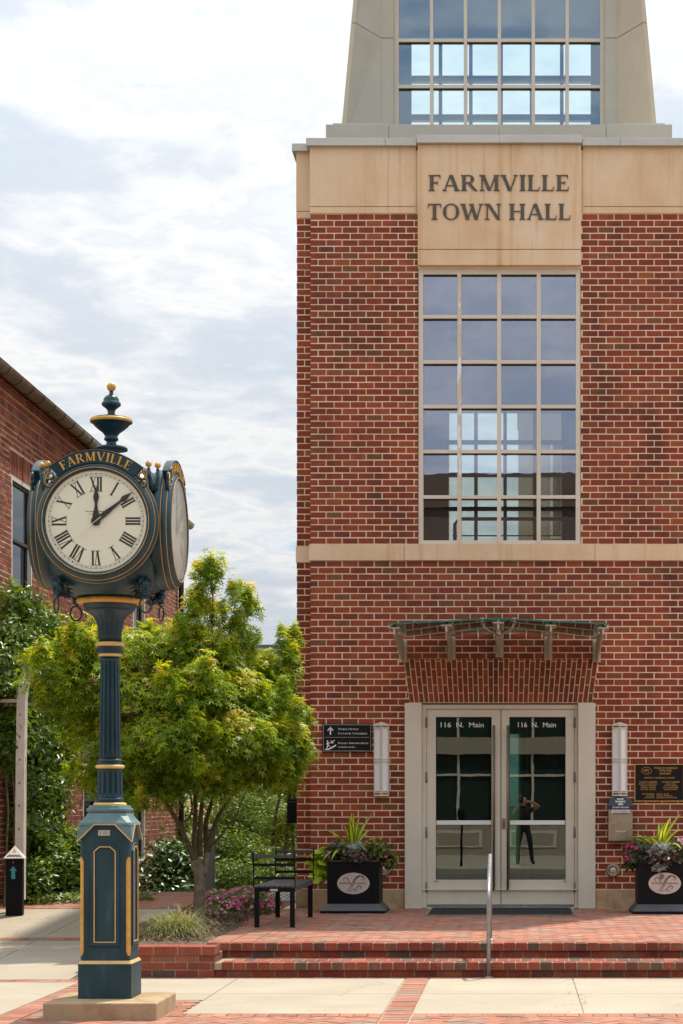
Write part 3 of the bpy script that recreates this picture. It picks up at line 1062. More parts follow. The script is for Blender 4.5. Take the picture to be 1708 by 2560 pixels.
# stone fascia panels
for x0, x1, yf in ((XL - .004, -1.246, FY - .01), (.836, XR + .004, FY - .01), (XL - .195, XL - .01, FY + .19), (XR + .01, XR + .195, FY + .19)):
    bx('stone_panel', 'stone', hall, x0, x1, yf, FY + .42 if yf < FY else FY + .6, 9.043, 9.79, .004)
    bx('stone_panel', 'stone', hall, x0, x1, yf, FY + .42 if yf < FY else FY + .6, 8.957, 9.036, .003)
    bx('joint', 'seal', hall, x0 + .01, x1 - .01, yf + .012, yf + .03, 9.03, 9.05)
SP = bx('stone_panel', 'stone', hall, -1.224, .814, FY - .07, FY + .3, 8.492, 9.80, .005, label='tall stone panel carrying the building name')
bx('stone_panel', 'stone', hall, -1.224, .814, FY - .07, FY + .3, 8.292, 8.485, .005)
bx('joint', 'seal', hall, -1.21, .80, FY - .055, FY, 8.48, 8.50)
M = MB()
serif_text(M, 'FARMVILLE', PX(1424, FY - .07) - PX(1071, FY - .07), .197, front((PX(1424, 24.93) + PX(1071, 24.93)) / 2, FY - .07, PZ(477.5, 24.93)), .012, track=.045)
M.build('lettering', 'letter', SP)
M = MB()
serif_text(M, 'TOWN HALL', PX(1428, FY - .07) - PX(1069, FY - .07), .197, front((PX(1428, 24.93) + PX(1069, 24.93)) / 2, FY - .07, PZ(549.5, 24.93)), .012, track=.045, space=.30)
M.build('lettering', 'letter', SP)

# metal copings
for x0, x1, y0, z0, z1 in ((XL - .045, -1.63, 24.93, 9.785, 9.88), (-1.627, -1.238, 24.93, 9.785, 9.88), (.828, 1.30, 24.93, 9.785, 9.88), (1.303, XR + .045, 24.93, 9.785, 9.88),
                           (-1.234, -.202, 24.87, 9.80, 9.897), (-.199, .824, 24.87, 9.80, 9.897), (XL - .245, XL - .047, 25.14, 9.785, 9.88), (XR + .047, XR + .245, 25.14, 9.785, 9.88)):
    bx('coping', 'coping', hall, x0, x1, y0, 25.75, z0, z1, .004)

# ---- the big gridded window
win = MB()
wx0, wx1, wz0, wz1 = -1.220, .810, 4.8225, 8.285
gy = FY + .015
win.box(wx0, wx0 + .062, gy, gy + .12, wz0, wz1)
win.box(wx1 - .062, wx1, gy, gy + .12, wz0, wz1)
win.box(wx0 + .062, wx1 - .062, gy + .001, gy + .12, wz1 - .085, wz1)
win.box(wx0 + .062, wx1 - .062, gy + .001, gy + .12, wz0, wz0 + .05)
window = win.build('window', 'frame', hall, .003)
vx = [-.7065, -.21, .285]
hz = [PZ(p, 25.02) for p in (1242.6, 1129, 1016.5, 905, 792)]
xs = [wx0 + .062] + vx + [wx1 - .062]
zs = [wz0 + .05] + hz + [wz1 - .085]
for i, x in enumerate(vx):
    o = bx('mullion', 'peeling' if i == 0 else 'frame', window, x - .0255, x + .0255, gy - .006, gy + .11, wz0 + .02, wz1 - .06, .003)
    if i == 0:
        o['label'] = 'mullion with white paint peeling off'
for k in range(6):
    for i in range(4):
        xa = xs[i] + (.0258 if i else 0)
        xb = xs[i + 1] - (.0258 if i < 3 else 0)
        za = zs[k] + (.022 if k else 0)
        zb = zs[k + 1] - (.022 if k < 5 else 0)
        bx('pane', 'pane', window, xa, xb, gy + .05, gy + .056, za, zb)
        if k < 5:
            bx('transom', 'frame', window, xa, xb, gy, gy + .10, zb, zb + .044, .003)
        bx('gasket', 'seal', window, xa, xb, gy + .028, gy + .048, zb - .014, zb)

# ---- interior seen through the glass
bx('floor_slab', 'interior', hall, XL + .12, XR - .12, FY + .37, 30.59, 4.42, 4.60)
bx('floor_slab', 'interior_dark', hall, XL + .12, XR - .12, FY + .37, 30.59, .10, .268)
bx('roof_slab', 'interior_dark', hall, XL - .1, XR + .1, FY + .6, 30.9, 9.60, 9.72)
for s, xx in ((-1, XL + .117), (1, XR - .117)):
    bx('inner_lining', 'interior_dark', hall, xx, xx - s * .01, FY + .37, 30.59, .27, 9.59)
bx('inner_lining', 'interior_dark', hall, XL + .13, bl, 30.57, 30.595, .27, 9.59)
bx('inner_lining', 'interior_dark', hall, br, XR - .13, 30.57, 30.595, .27, 9.59)
bx('inner_lining', 'interior_dark', hall, bl + .001, br - .001, 30.57, 30.595, 7.62, 9.59)
bx('inner_lining', 'interior_dark', hall, bl + .001, -.12, 30.57, 30.595, .27, 4.3)
bx('inner_lining', 'interior_dark', hall, .07, br - .001, 30.57, 30.595, .27, 4.3)
rw = MB()
for x in (-.613, -.166, .288):
    rw.box(x - .027, x + .027, 30.62, 30.7, 4.3, 7.62)
for z in (5.02, 5.55, 6.09, 6.61, 7.11):
    rw.box(bl, br, 30.61, 30.71, z - .027, z + .027)
rear = rw.build('rear_window', 'interior_dark', hall)
bx('pane', 'clear_glass', rear, bl, br, 30.75, 30.756, 4.3, 7.62)
M = MB()
M.tube([(-.86, 28.2, 4.55), (-.86, 28.2, 5.52), (-.80, 28.2, 5.59), (1.2, 28.2, 5.59), (1.5, 28.2, 5.59)], .026, 8)
for x in (-.4, .3, 1.0):
    M.tube([(x, 28.25, 4.55), (x, 28.25, 5.05)], .010, 6)
for z in (5.17, 5.36):
    M.tube([(-.9, 28.25, z), (1.5, 28.25, z)], .010, 6)
M.build('stair_rail', 'brown_rail', hall)
# ceiling track, blinds and a leaning stair string in the lobby
M = MB()
for k in range(5):
    M.box(.15, .17, 27 + .4 * k, 27.03 + .4 * k, .3, 2.9)
M.tube([(.15, 27.0, 2.9), (1.0, 29.5, 1.2)], .05, 6)
M.tube([(.35, 27.0, 3.2), (1.3, 29.5, 1.5)], .03, 6)
M.build('lobby_stair', 'interior', hall)

# ---- entrance doors
dr = MB()
dy = FY + .0
dr.box(-1.175, -1.118, dy + .03, dy + .16, ZG, 2.82)
dr.box(.734, .775, dy + .03, dy + .16, ZG, 2.82)
dr.box(-1.118, .734, dy + .031, dy + .16, 2.765, 2.82)
dr.box(-1.118, .734, dy + .03, dy + .2, ZG - .01, ZG + .018)
entr = dr.build('entrance', 'doorframe', hall, .003)
bx('door_surround', 'doorframe', hall, -1.388, -1.176, FY - .045, FY + .16, ZG, 2.836, .006)
bx('door_surround', 'doorframe', hall, .776, .993, FY - .045, FY + .16, ZG - .0, 2.836, .006)
bx('door_head', 'seal', hall, -1.176, .776, FY + .02, FY + .15, 2.821, 2.834)


def door_leaf(x0, x1, gx0, gx1, side):
    zt, zb = 2.759, ZG + .03
    gz1, gz0 = PZ(1792.4, 25.05), PZ(2199, 25.05)
    M = MB()
    y0, y1 = FY + .045, FY + .095
    M.box(x0, gx0, y0, y1, zb, zt)
    M.box(gx1, x1, y0, y1, zb, zt)
    M.box(gx0, gx1, y0 + .0008, y1, gz1, zt)
    M.box(gx0, gx1, y0 + .0008, y1, zb, gz0)
    d = M.build('door', 'doorframe', hall, .002)
    bx('pane', 'pane_door', d, gx0, gx1, y0 + .02, y0 + .026, gz0, gz1)
    g = MB()
    for a in ((gx0, gx0 + .006, gz0, gz1), (gx1 - .006, gx1, gz0, gz1), (gx0 + .006, gx1 - .006, gz0, gz0 + .006), (gx0 + .006, gx1 - .006, gz1 - .006, gz1)):
        g.box(a[0], a[1], y0 + .001, y0 + .018, a[2], a[3])
    g.build('gasket', 'seal', d)
    # pale bar across the glass
    bx('push_bar', 'lamp_white', d, gx0 + .0065, gx1 - .0065, y0 + .008, y0 + .0185, PZ(2061.6, 25.06), PZ(2051, 25.06))
    hx = (gx1 + .023) if side < 0 else (gx0 - .023)
    M = MB()
    z0, z1 = PZ(2226, 24.95), PZ(1813, 24.95)
    M.tube([(hx, FY - .055, z0), (hx, FY - .055, z1)], .0115, 12)
    for z in (z0 + .14, (z0 + z1) / 2, z1 - .14):
        M.tube([(hx, FY - .05, z), (hx, FY + .05, z)], .008, 8)
    M.build('handle', 'steel_dark', d)
    M = MB()
    M.tube([(hx + .017, FY + .03, z0), (hx + .017, FY + .03, z1)], .005, 8)
    M.build('handle', 'steel_dark', d)
    hxx = x0 - .006 if side < 0 else x1 + .006
    for p in (1806, 1943, 2081, 2218):
        z = PZ(p, 25)
        M = MB()
        M.tube([(hxx, FY + .03, z - .065), (hxx, FY + .03, z + .065)], .012, 10)
        M.box(hxx - .014, hxx + .014, FY + .036, FY + .048, z - .062, z + .062)
        M.build('hinge', 'post_grey', d)
    if side > 0:
        M = MB()
        lx, lz = PX(1260, 25), PZ(2059, 25)
        M.box(lx - .019, lx + .019, FY + .025, FY + .045, lz - .065, lz + .065)
        lk = M.build('lock', 'steel_dark', d, .006)
        MB().lathe([(.0, -.008), (.012, -.006), (.012, .0)], (lx, FY + .025, lz + .03), 12, axis='y').build('cylinder_face', 'steel', d)
    bx('kick_strip', 'galv', d, x0 + .004, x1 - .004, y0 - .004, y0 - .0005, zb + .002, zb + .02)
    wx = (PX(1100, 25), PX(1208, 25)) if side < 0 else (PX(1294, 25), PX(1389, 25))
    vs, fs = sans_text('116  N.  Main', .064, front((wx[0] + wx[1]) / 2, FY + .0645, PZ(1817.5, 25)), width=wx[1] - wx[0], bold=.004, depth=.001)
    MB().add(vs, fs).build('lettering', 'white', d)
    # flat catch strips at the foot of the glass
    bx('stop', 'galv', d, (gx0 - .02 if side < 0 else gx1 - .03), (gx0 + .03 if side < 0 else gx1 + .02), y0 - .006, y0 - .0005, gz0 - .022, gz0 - .014)
    return d


door_leaf(-1.115, -.1925, -1.0025, -.3035, -1)
door_leaf(-.1825, .730, -.0825, .6225, 1)
bx('door_gap', 'seal', hall, -.192, -.183, FY + .08, FY + .10, ZG + .03, 2.757)

# ---- glass canopy
canopy = thing('glass_canopy', (XC, FY, 3.6), 'shallow gabled glass canopy on five steel fin brackets above the entrance', 'canopy')
YF, YB = 23.1, 24.93
zf, zr = 3.648, 3.712


def glass_sheet(s):
    xo_f, xo_b = XC + s * 1.276, XC + s * 1.172
    xm = XC + s * .006
    q = [(xm, YF, zr), (xo_f, YF, zf), (xo_b, YB, zf), (xm, YB, zr)]
    if s < 0:
        q = q[::-1]
    t = .016
    return MB().hexa([(x, y, z) for x, y, z in q] + [(x, y, z + t) for x, y, z in q])


for s in (-1, 1):
    g = glass_sheet(s).build('glass_sheet', 'canopy_glass', canopy)
    xf = XC + s * 1.276
    xm = XC + s * .006
    MB().hexa([(min(xm, xf), YF - .004, zr if s > 0 else zf), (max(xm, xf), YF - .004, zf if s > 0 else zr), (max(xm, xf), YF - .0005, zf if s > 0 else zr), (min(xm, xf), YF - .0005, zr if s > 0 else zf),
               (min(xm, xf), YF - .004, (zr if s > 0 else zf) + .016), (max(xm, xf), YF - .004, (zf if s > 0 else zr) + .016), (max(xm, xf), YF - .0005, (zf if s > 0 else zr) + .016), (min(xm, xf), YF - .0005, (zr if s > 0 else zf) + .016)]).build('glass_edge', 'glass_edge', canopy)
for x in (-1.468, -.875, XC - .0, .465, 1.06):
    x = {-1.468: -1.41, -.875: -.805, .465: .405, 1.06: 1.01}.get(x, x)
    x = x - 0.0
    d = abs(x - XC)
    zt = zr + (zf - zr) * min(1, d / 1.25) - .035
    M = MB()
    # fin in the y-z plane
    th = .011
    prof = [(YF + .03, zt - .075), (YF + .03, zt - .008), (YB + .062, zt - .008), (YB + .062, zt - .26), (YB - .02, zt - .26)]
    vs = [(x - th, y, z) for y, z in prof] + [(x + th, y, z) for y, z in prof]
    n = len(prof)
    M.add(vs, [tuple(range(n)), tuple(range(2 * n - 1, n - 1, -1))] + [((i + 1) % n, i, n + i, n + (i + 1) % n) for i in range(n)])
    M.box(x - .065, x + .065, YF + .02, YF + .42, zt - .008, zt + .004)
    M.box(x - .05, x + .05, YB + .05, YB + .068, zt - .27, zt + .02)
    br_ = M.build('bracket', 'bracket', canopy)
    if abs(x - XC) > .3:
        bx('clamp_plate', 'lamp_white', br_, x - .07, x + .07, YF + .10, YF + .30, zt + .046, zt + .050)
    for yy in (YF + .14, YF + .30):
        MB().lathe([(.028, 0), (.028, .014), (.012, .016), (.012, .03)], (x, yy, zt + .003), 12).build('bolt', 'steel', br_)
# spider fitting at the ridge
M = MB()
for sx in (-1, 1):
    for yy in (YF + .10, YF + .42):
        M.tube([(XC, YF + .26, zr - .12), (XC + sx * .09, (YF + .26 + yy) / 2, zr - .13), (XC + sx * .17, yy, zr - .075), (XC + sx * .185, yy, zr - .02)], [.017, .014, .012, .010], 8)
        M.lathe([(.03, -.012), (.03, 0)], (XC + sx * .185, yy, zr - .010), 14)
        M.lathe([(.03, 0), (.024, .012)], (XC + sx * .185, yy, zr + .012), 14)
M.lathe([(.04, -.08), (.05, -.02), (.04, .01)], (XC, YF + .26, zr - .09), 14)
M.build('spider_fitting', 'steel', canopy)

# ================================================================== GLAZED TOWER on top
tw = hall
bt = PZ(311, 25.8)
for x0, x1 in ((-2.452, -1.642), (-1.637, -.224), (-.219, 1.161), (1.166, 2.015)):
    bx('tower_plinth', 'panel', tw, x0, x1, 25.8, 26.1, 9.60, bt, .004)
bx('tower_plinth', 'panel', tw, -2.452, 2.015, 26.102, 31.0, 9.60, bt - .002)
bx('tower_step', 'panel', tw, -2.37, -1.64, 25.9, 30.5, bt, bt + .05, .004)
bx('tower_step', 'panel', tw, 1.165, 1.93, 25.9, 30.5, bt, bt + .05, .004)
TZ0, TZ1 = bt - .02, 13.3
cxT = -.222


def batter(x, z):
    """outer edge leans in as it rises"""
    return (abs(x) - (z - TZ0) * .090)


for s in (-1, 1):
    def Q(x, y, z, lean):
        xx = abs(x) - (lean * (z - TZ0) * .092)
        return (cxT + s * xx, y, z)
    # plan corners: outer front, splay, strip, return to glass, then the flank
    plan = [(2.110, 26.52, 1), (2.055, 26.50, 1), (1.582, 26.80, 0), (1.418, 26.80, 0), (1.418, 27.02, 0), (1.60, 27.3, 0), (1.9, 30.6, 1), (2.110, 30.6, 1)]
    seam = PZ(95, 26.8)
    for za, zb in ((TZ0, seam - .005), (seam + .005, TZ1)):
        lo = [Q(x, y, za + (0.09 if (y < 26.6 and za > TZ0) else 0), l) for x, y, l in plan]
        hi = [Q(x, y, zb + (0.09 if (y < 26.6 and zb < TZ1) else 0), l) for x, y, l in plan]
        n = len(plan)
        M = MB()
        fs = [tuple(range(n - 1, -1, -1)), tuple(range(n, 2 * n))] + [(i, (i + 1) % n, n + (i + 1) % n, n + i) for i in range(n)]
        if s > 0:
            fs = [tuple(reversed(f)) for f in fs]
        fs = [f for f in fs]
        mi = [0] * len(fs)
        M.add(lo + hi, fs, 0)
        for k in range(len(M.m)):
            if k == 2 or (s > 0 and k in (3,)):
                M.m[k] = 1  # outer strip and one splay get the colour with light painted in
        M.build('tower_pier', ['panel', 'panel_lit'], tw)
    # vertical joint lines beside the flat strip
    for xj in (1.582, 1.50 - .0):
        pass
    bx('joint', 'panel', tw, cxT + s * 1.590, cxT + s * 1.578, 26.792, 26.80, TZ0, TZ1)
gx = [cxT + k * .4555 for k in (-3, -2, -1, 0, 1, 2, 3)]
gz = [TZ0, PZ(220.7, 26.95), PZ(105.3, 26.95)]
while gz[-1] < TZ1 - .4:
    gz.append(gz[-1] + (gz[2] - gz[1]))
gz[-1] = TZ1
tf = MB()
tf.box(cxT - 1.418, gx[0] + .012, 26.88, 27.0, TZ0, TZ1)
towf = tf.build('tower_window', 'frame', tw)
bx('jamb', 'frame', towf, gx[-1] - .012, cxT + 1.418, 26.88, 27.0, TZ0, TZ1)
for x in gx[1:-1]:
    bx('mullion', 'frame', towf, x - .023, x + .023, 26.87, 26.99, TZ0, TZ1, .003)
for k in range(len(gz) - 1):
    for i in range(6):
        xa = gx[i] + (.023 if i else .012)
        xb = gx[i + 1] - (.023 if i < 5 else .012)
        za = gz[k] + (.022 if k else 0)
        zb = gz[k + 1] - .022
        bx('pane', 'pane_tower', towf, xa, xb, 26.93, 26.936, za, zb)
        if k < len(gz) - 2:
            bx('transom', 'frame', towf, xa, xb, 26.88, 26.98, zb, zb + .044)
        bx('gasket', 'seal', towf, xa, xb, 26.90, 26.928, zb - .013, zb)
# rear glazing of the tower: frame members against the sky
rb = MB()
for x in [cxT + k * .4555 for k in (-2, -1, 0, 1, 2)]:
    rb.box(x - .026, x + .026, 30.0, 30.1, TZ0, 13.05)
for z in (12.45, 11.87, 11.25, 10.66):
    for dz_ in (-.028, .028):
        rb.box(cxT - 1.36, cxT + 1.36, 29.99, 30.11, z + dz_ - .013, z + dz_ + .013)
rb.box(cxT - 1.9, cxT - 1.345, 29.95, 30.05, TZ0, 13.05)
rb.box(cxT + 1.345, cxT + 1.9, 29.95, 30.05, TZ0, 13.05)
rb.box(cxT - 1.9, cxT + 1.9, 29.95, 30.1, 13.05, TZ1)
rb.build('tower_rear_frame', 'panel', tw)
bx('tower_ceiling', 'panel', tw, cxT - 1.55, cxT + 1.55, 27.02, 29.94, 13.15, 13.3)
bx('tower_roof', 'coping', tw, cxT - 1.9, cxT + 1.9, 26.5, 30.7, TZ1, TZ1 + .12)

# ================================================================== things on the facade


def sconce(x0, x1, lab):
    z0, z1 = PZ(1990, 24.9), PZ(1804, 24.9)
    xm = (x0 + x1) / 2
    t = thing('wall_sconce', (xm, FY, (z0 + z1) / 2), lab, 'wall lamp', 'tall white lamps flanking the doors')
    hw = (x1 - x0) / 2
    yb, yf = FY - .003, FY - .105
    M = MB()
    M.box(xm - hw, xm + hw, yb - .02, yb, z0 + .02, z1 - .04)
    sh = M.build('back_plate', 'doorframe', t)

    def wedge(a, za, zb, yy):
        return MB().prism_xy([(xm - a, yb - .02), (xm - a, yy + .035), (xm, yy), (xm + a, yy + .035), (xm + a, yb - .02)], za, zb)
    wedge(hw - .012, z0 + .06, z1 - .07, yf + .012).build('lens', 'lamp_white', t)
    for za, zb in ((z0, z0 + .018), (z0 + .04, z0 + .052), ((z0 + z1) / 2 - .035, (z0 + z1) / 2 - .025), ((z0 + z1) / 2 - .003, (z0 + z1) / 2 + .007), (z1 - .085, z1 - .073), (z1 - .052, z1 - .034)):
        wedge(hw, za, zb, yf).build('band', 'doorframe', t)
    for xx in (xm - hw + .004, xm + hw - .016, xm - .016, xm - .003, xm + .010):
        yy = yf + .004 + .035 * abs(xx + .006 - xm) / hw
        bx('rib', 'doorframe', t, xx, xx + .007, yy - .001, yy + .012, z0 + .018, z1 - .052)
    M = MB()
    n = [(xm - hw - .003, yb), (xm - hw - .003, yf + .035), (xm, yf - .002), (xm + hw + .003, yf + .035), (xm + hw + .003, yb)]
    zt = z1 - .034
    vs = [(x, y, zt) for x, y in n] + [(xm, yb, z1)]
    M.add(vs, [(4, 3, 2, 1, 0), (0, 1, 5), (1, 2, 5), (2, 3, 5), (3, 4, 5), (4, 0, 5)])
    M.build('cap', 'doorframe', t)
    return t


sconce(PX(933.7, 24.9), PX(972.3, 24.9), 'tall white wall lamp beside the black direction sign')
sconce(PX(1530.7, 24.9), PX(1569.3, 24.9), 'tall white wall lamp above the payment drop box')

# round lights near the ground
for px, py, lab in ((1532.9, 2176.4, 'small round caged step light below the payment drop box'), (960.4, 2173.5, 'small round step light half hidden by the planter beside the bench')):
    x, z = PX(px, 24.95), PZ(py, 24.95)
    t = thing('step_light', (x, FY, z), lab, 'wall light', 'round lights low on the brick wall')
    MB().lathe([(.045, -.030), (.058, -.042), (.075, -.040), (.089, -.018), (.090, 0)], (x, FY, z), 28, axis='y').build('ring', 'copper', t)
    MB().lathe([(0.0, -.036), (.025, -.034), (.044, -.028)], (x, FY, z), 20, axis='y').build('lens', 'lamp_white', t)
    M = MB()
    M.tube([(x - .056, FY - .040, z), (x, FY - .048, z), (x + .056, FY - .040, z)], .0035, 6)
    M.tube([(x, FY - .040, z - .056), (x, FY - .048, z), (x, FY - .040, z + .056)], .0035, 6)
    M.build('guard', 'steel', t)
    for k in range(4):
        a = pi / 4 + k * pi / 2
        MB().ball((x + .074 * cos(a), FY - .038, z + .074 * sin(a)), .005, 6, 4).build('screw', 'steel_dark', t)

# direction sign
x0, x1, z0, z1 = PX(805.5, 24.95), PX(929.5, 24.95), PZ(1880, 24.95), PZ(1809, 24.95)
t = thing('direction_sign', ((x0 + x1) / 2, FY, (z0 + z1) / 2), 'black sign pointing to town office and lower level police department', 'sign')
sg = bx('board', 'sign_black', t, x0, x1, FY - .022, FY - .002, z0, z1, .004)
w, h = x1 - x0, z1 - z0
M = MB()
yl = FY - .0228
for a, b, c, d in ((.012, w - .012, h - .015, h - .012), (.012, w - .012, .012, .015), (.012, .0145, .015, h - .015), (w - .0145, w - .012, .015, h - .015), (.03, w - .03, h * .515, h * .515 + .0022)):
    M.box(x0 + a, x0 + b, yl, FY - .0215, z0 + c, z0 + d)
M.build('border', 'white', sg)
M = MB()
k = w / 520.0     # sign pixels of the enlarged view


def SX(u): return x0 + (u - 275) * k
def SZ(v): return z1 - (v - 205) * (h / 300.0)


serif_text(M, 'Town Office', SX(658) - SX(440), .0235, front((SX(658) + SX(440)) / 2, FY - .022, SZ(272)), .001, small=.78)
serif_text(M, 'Council Chamber', SX(748) - SX(440), .0235, front((SX(748) + SX(440)) / 2, FY - .022, SZ(318)), .001, small=.78)
serif_text(M, 'Police Department', SX(760) - SX(440), .0235, front((SX(760) + SX(440)) / 2, FY - .022, SZ(420)), .001, small=.78)
serif_text(M, '(lower level)', SX(622) - SX(440), .017, front((SX(622) + SX(440)) / 2, FY - .022, SZ(460)), .001)
M.build('lettering', 'white', sg)
M = MB()


def poly(pts):
    pts = [(SX(u), SZ(v)) for u, v in pts]
    ar = sum(pts[i][0] * pts[(i + 1) % len(pts)][1] - pts[(i + 1) % len(pts)][0] * pts[i][1] for i in range(len(pts)))
    if ar < 0: pts = pts[::-1]
    M.prism_xz(pts, FY - .0232 - .0001 * (len(M.f) % 5), FY - .0215)


poly([(353, 322), (367, 322), (367, 260), (353, 260)])
poly([(360, 236), (372, 252), (348, 252)])
poly([(360, 238), (330, 270), (330, 284), (360, 254)])
poly([(360, 238), (390, 270), (390, 284), (360, 254)])
poly([(303, 482), (303, 472), (345, 466), (380, 446), (420, 424), (420, 440), (385, 462), (340, 482)])
poly([(326, 400), (340, 400), (340, 430), (326, 430)])
poly([(322, 396), (322, 382), (332, 380), (338, 388), (334, 398)])
poly([(326, 428), (336, 428), (332, 462), (322, 468), (320, 462)])
poly([(334, 428), (342, 425), (356, 446), (350, 452)])
poly([(340, 402), (354, 410), (352, 416), (338, 412)])
poly([(326, 405), (314, 420), (318, 424), (330, 414)])
poly([(402, 375), (408, 382), (378, 404), (372, 398)])
poly([(362, 412), (364, 384), (372, 384), (372, 404), (392, 404), (392, 412)])
M.build('pictogram', 'white', sg)

# bronze plaque
x0, x1, z0, z1 = PX(1586.5, 24.95), PX(1711, 24.95), PZ(2003.7, 24.95), PZ(1909.6, 24.95)
t = thing('dedication_plaque', ((x0 + x1) / 2, FY, (z0 + z1) / 2), 'black dedication plaque with gold rim and raised gold names', 'plaque')
pb = bx('plate', 'bronze_black', t, x0, x1, FY - .02, FY - .002, z0, z1)
M = MB()
e = .011
M.box(x0, x1, FY - .026, FY - .0195, z1 - e, z1); M.box(x0, x1, FY - .026, FY - .0195, z0, z0 + e)
M.box(x0, x0 + e, FY - .0262, FY - .0195, z0 + e, z1 - e); M.box(x1 - e, x1, FY - .0262, FY - .0195, z0 + e, z1 - e)
M.build('rim', 'bronze_gold', pb)
k = (x1 - x0) / 522.0


def QX(u): return x0 + (u - 447) * k
def QZ(v): return z1 - (v - 628) * ((z1 - z0) / 395.0)


M = MB()
for txt, uc, v, sz, wd in (('TOWN OF FARMVILLE', 775, 681, 19, 245), ('TOWN HALL', 773, 706, 19, 140), ('JUNE 2007', 772, 738, 19, 120), ('SYDNOR C. NEWMAN, JR., MAYOR', 710, 781, 15, 320),
                           ('COUNCIL MEMBERS', 591, 824, 14, 190), ('COUNCIL MEMBERS', 829, 824, 14, 190),
                           ('EDWARD I. GORDON, M.D.', 591, 845, 12, 200), ('HARLAN L. HORTON', 591, 865, 12, 155), ('DONALD L. HUNTER', 591, 884, 12, 155), ('C.M. "MIKE" LAFOON', 591, 903, 12, 160),
                           ('ANNE H. NASE', 829, 845, 12, 105), ('OTTO S. OVERTON', 829, 865, 12, 142), ('A.D. "CHUCKIE" REID', 829, 884, 12, 160), ('DAVID E. WHITUS', 829, 903, 12, 135),
                           ('TOWN MANAGER', 592, 950, 12, 130), ('GERALD J. SPATES', 745, 950, 12, 130), ('ARCHITECT', 615, 970, 12, 84), ('MOSELEY ARCHITECTS', 763, 970, 12, 166),
                           ('CONTRACTOR', 603, 989, 12, 108), ('KENBRIDGE CONSTRUCTION', 788, 989, 12, 216)):
    vs, fs = sans_text(txt, sz * k, front(QX(uc), FY - .0202, QZ(v)), width=wd * k, bold=.01)
    M.add(vs, fs)
lt = M.build('lettering', 'bronze_gold', pb)
M = MB()
cu, cv_ = QX(574), QZ(700)
M.tube([(cu + 54 * k * cos(a), FY - .021, cv_ + 36 * k * sin(a)) for a in np.linspace(0, 2 * pi, 33)], .0022, 6)
for du in (-.6, -.2, .25):
    M.tube([(cu + (du + .35 * t_) * 44 * k, FY - .021, cv_ + (12 - 26 * abs(t_) + 10 * sin(t_ * 6)) * k) for t_ in np.linspace(-1, 1, 12)], .002, 5)
M.tube([(cu - 30 * k, FY - .021, cv_ + 8 * k), (cu, FY - .021, cv_ + 16 * k), (cu + 32 * k, FY - .021, cv_ + 6 * k)], .003, 5)
M.build('emblem', 'bronze_gold', pb)

# payment drop box
x0, x1 = PX(1520.5, 24.85), PX(1582, 24.85)
zt, zh, zb = PZ(1994.6, 24.85), PZ(2022, 24.85), PZ(2103, 24.85)
xm = (x0 + x1) / 2
t = thing('payment_drop_box', (xm, FY, (zt + zb) / 2), 'steel payment drop box with dark blue sloping hood on the brick wall', 'drop box')
body = bx('body', 'steel', t, x0 + .004, x1 - .004, FY - .17, FY - .002, zb, zh, .006)
bx('door', 'steel', t, x0 + .036, x1 - .036, FY - .178, FY - .1705, zb + .015, zh - .055, .002)
M = MB()
M.add([(x0 - .006, FY - .2, zh + .0), (x1 + .006, FY - .2, zh), (x1 + .006, FY - .001, zh), (x0 - .006, FY - .001, zh),
       (x0 - .006, FY - .2, zh + .035), (x1 + .006, FY - .2, zh + .035), (x1 + .006, FY - .001, zh + .035), (x0 - .006, FY - .001, zh + .035),
       (x0 + .020, FY - .10, zt), (x1 - .020, FY - .10, zt), (x1 - .020, FY - .001, zt), (x0 + .020, FY - .001, zt)],
      [(0, 3, 2, 1), (0, 1, 5, 4), (1, 2, 6, 5), (3, 0, 4, 7), (2, 3, 7, 6), (4, 5, 9, 8), (5, 6, 10, 9), (7, 4, 8, 11), (6, 7, 11, 10), (8, 9, 10, 11)])
hood = M.build('hood', 'navy', t)
sl = (zt - zh - .035)
hm = lambda v0: (lambda u, v, d: (xm + u, FY - .2 + .1 * ((v0 + v) / sl) - d - .0005, zh + .035 + v0 + v))
M = MB()
for txt, v0, wd in (('PLACE', .077, .085), ('PAYMENTS', .045, .135), ('HERE', .013, .068)):
    vs, fs = sans_text(txt, .021, hm(v0), width=wd * .9, bold=.03, depth=.0015)
    M.add(vs, fs)
vs, fs = sans_text('DO NOT USE CASH', .018, front(xm, FY - .2005, zh + .009), width=.20, bold=.03, depth=.0012)
M.add(vs, fs)
M.build('lettering', 'white', hood)
sl_ = bx('slot_cover', 'lamp_white', t, x0 + .038, x1 - .038, FY - .19, FY - .1705, zh - .048, zh - .012, .002)
vs, fs = sans_text('TOWN OF FARMVILLE', .014, front(xm, FY - .1903, zh - .037), width=.20, bold=.02, depth=.001)
MB().add(vs, fs).build('lettering', 'navy', sl_)
bx('slot', 'seal', t, x0 + .065, x1 - .065, FY - .1795, FY - .1785, zh - .068, zh - .062)
vs, fs = sans_text('THANK YOU', .016, front(xm, FY - .1785, zb + .115), width=.125, bold=.03, depth=.001)
MB().add(vs, fs).build('lettering', 'white', body)
M = MB()
M.lathe([(.009, -.008), (.009, 0)], (x0 + .065, FY - .178, zb + .245), 12, axis='y')
M.tube([(x0 + .065, FY - .184, zb + .24), (x0 + .063, FY - .187, zb + .19)], .003, 6)
M.lathe([(.015, -.003), (.015, 0)], (x0 + .066, FY - .184, zb + .175), 12, axis='y')
M.build('lock', 'steel', t)

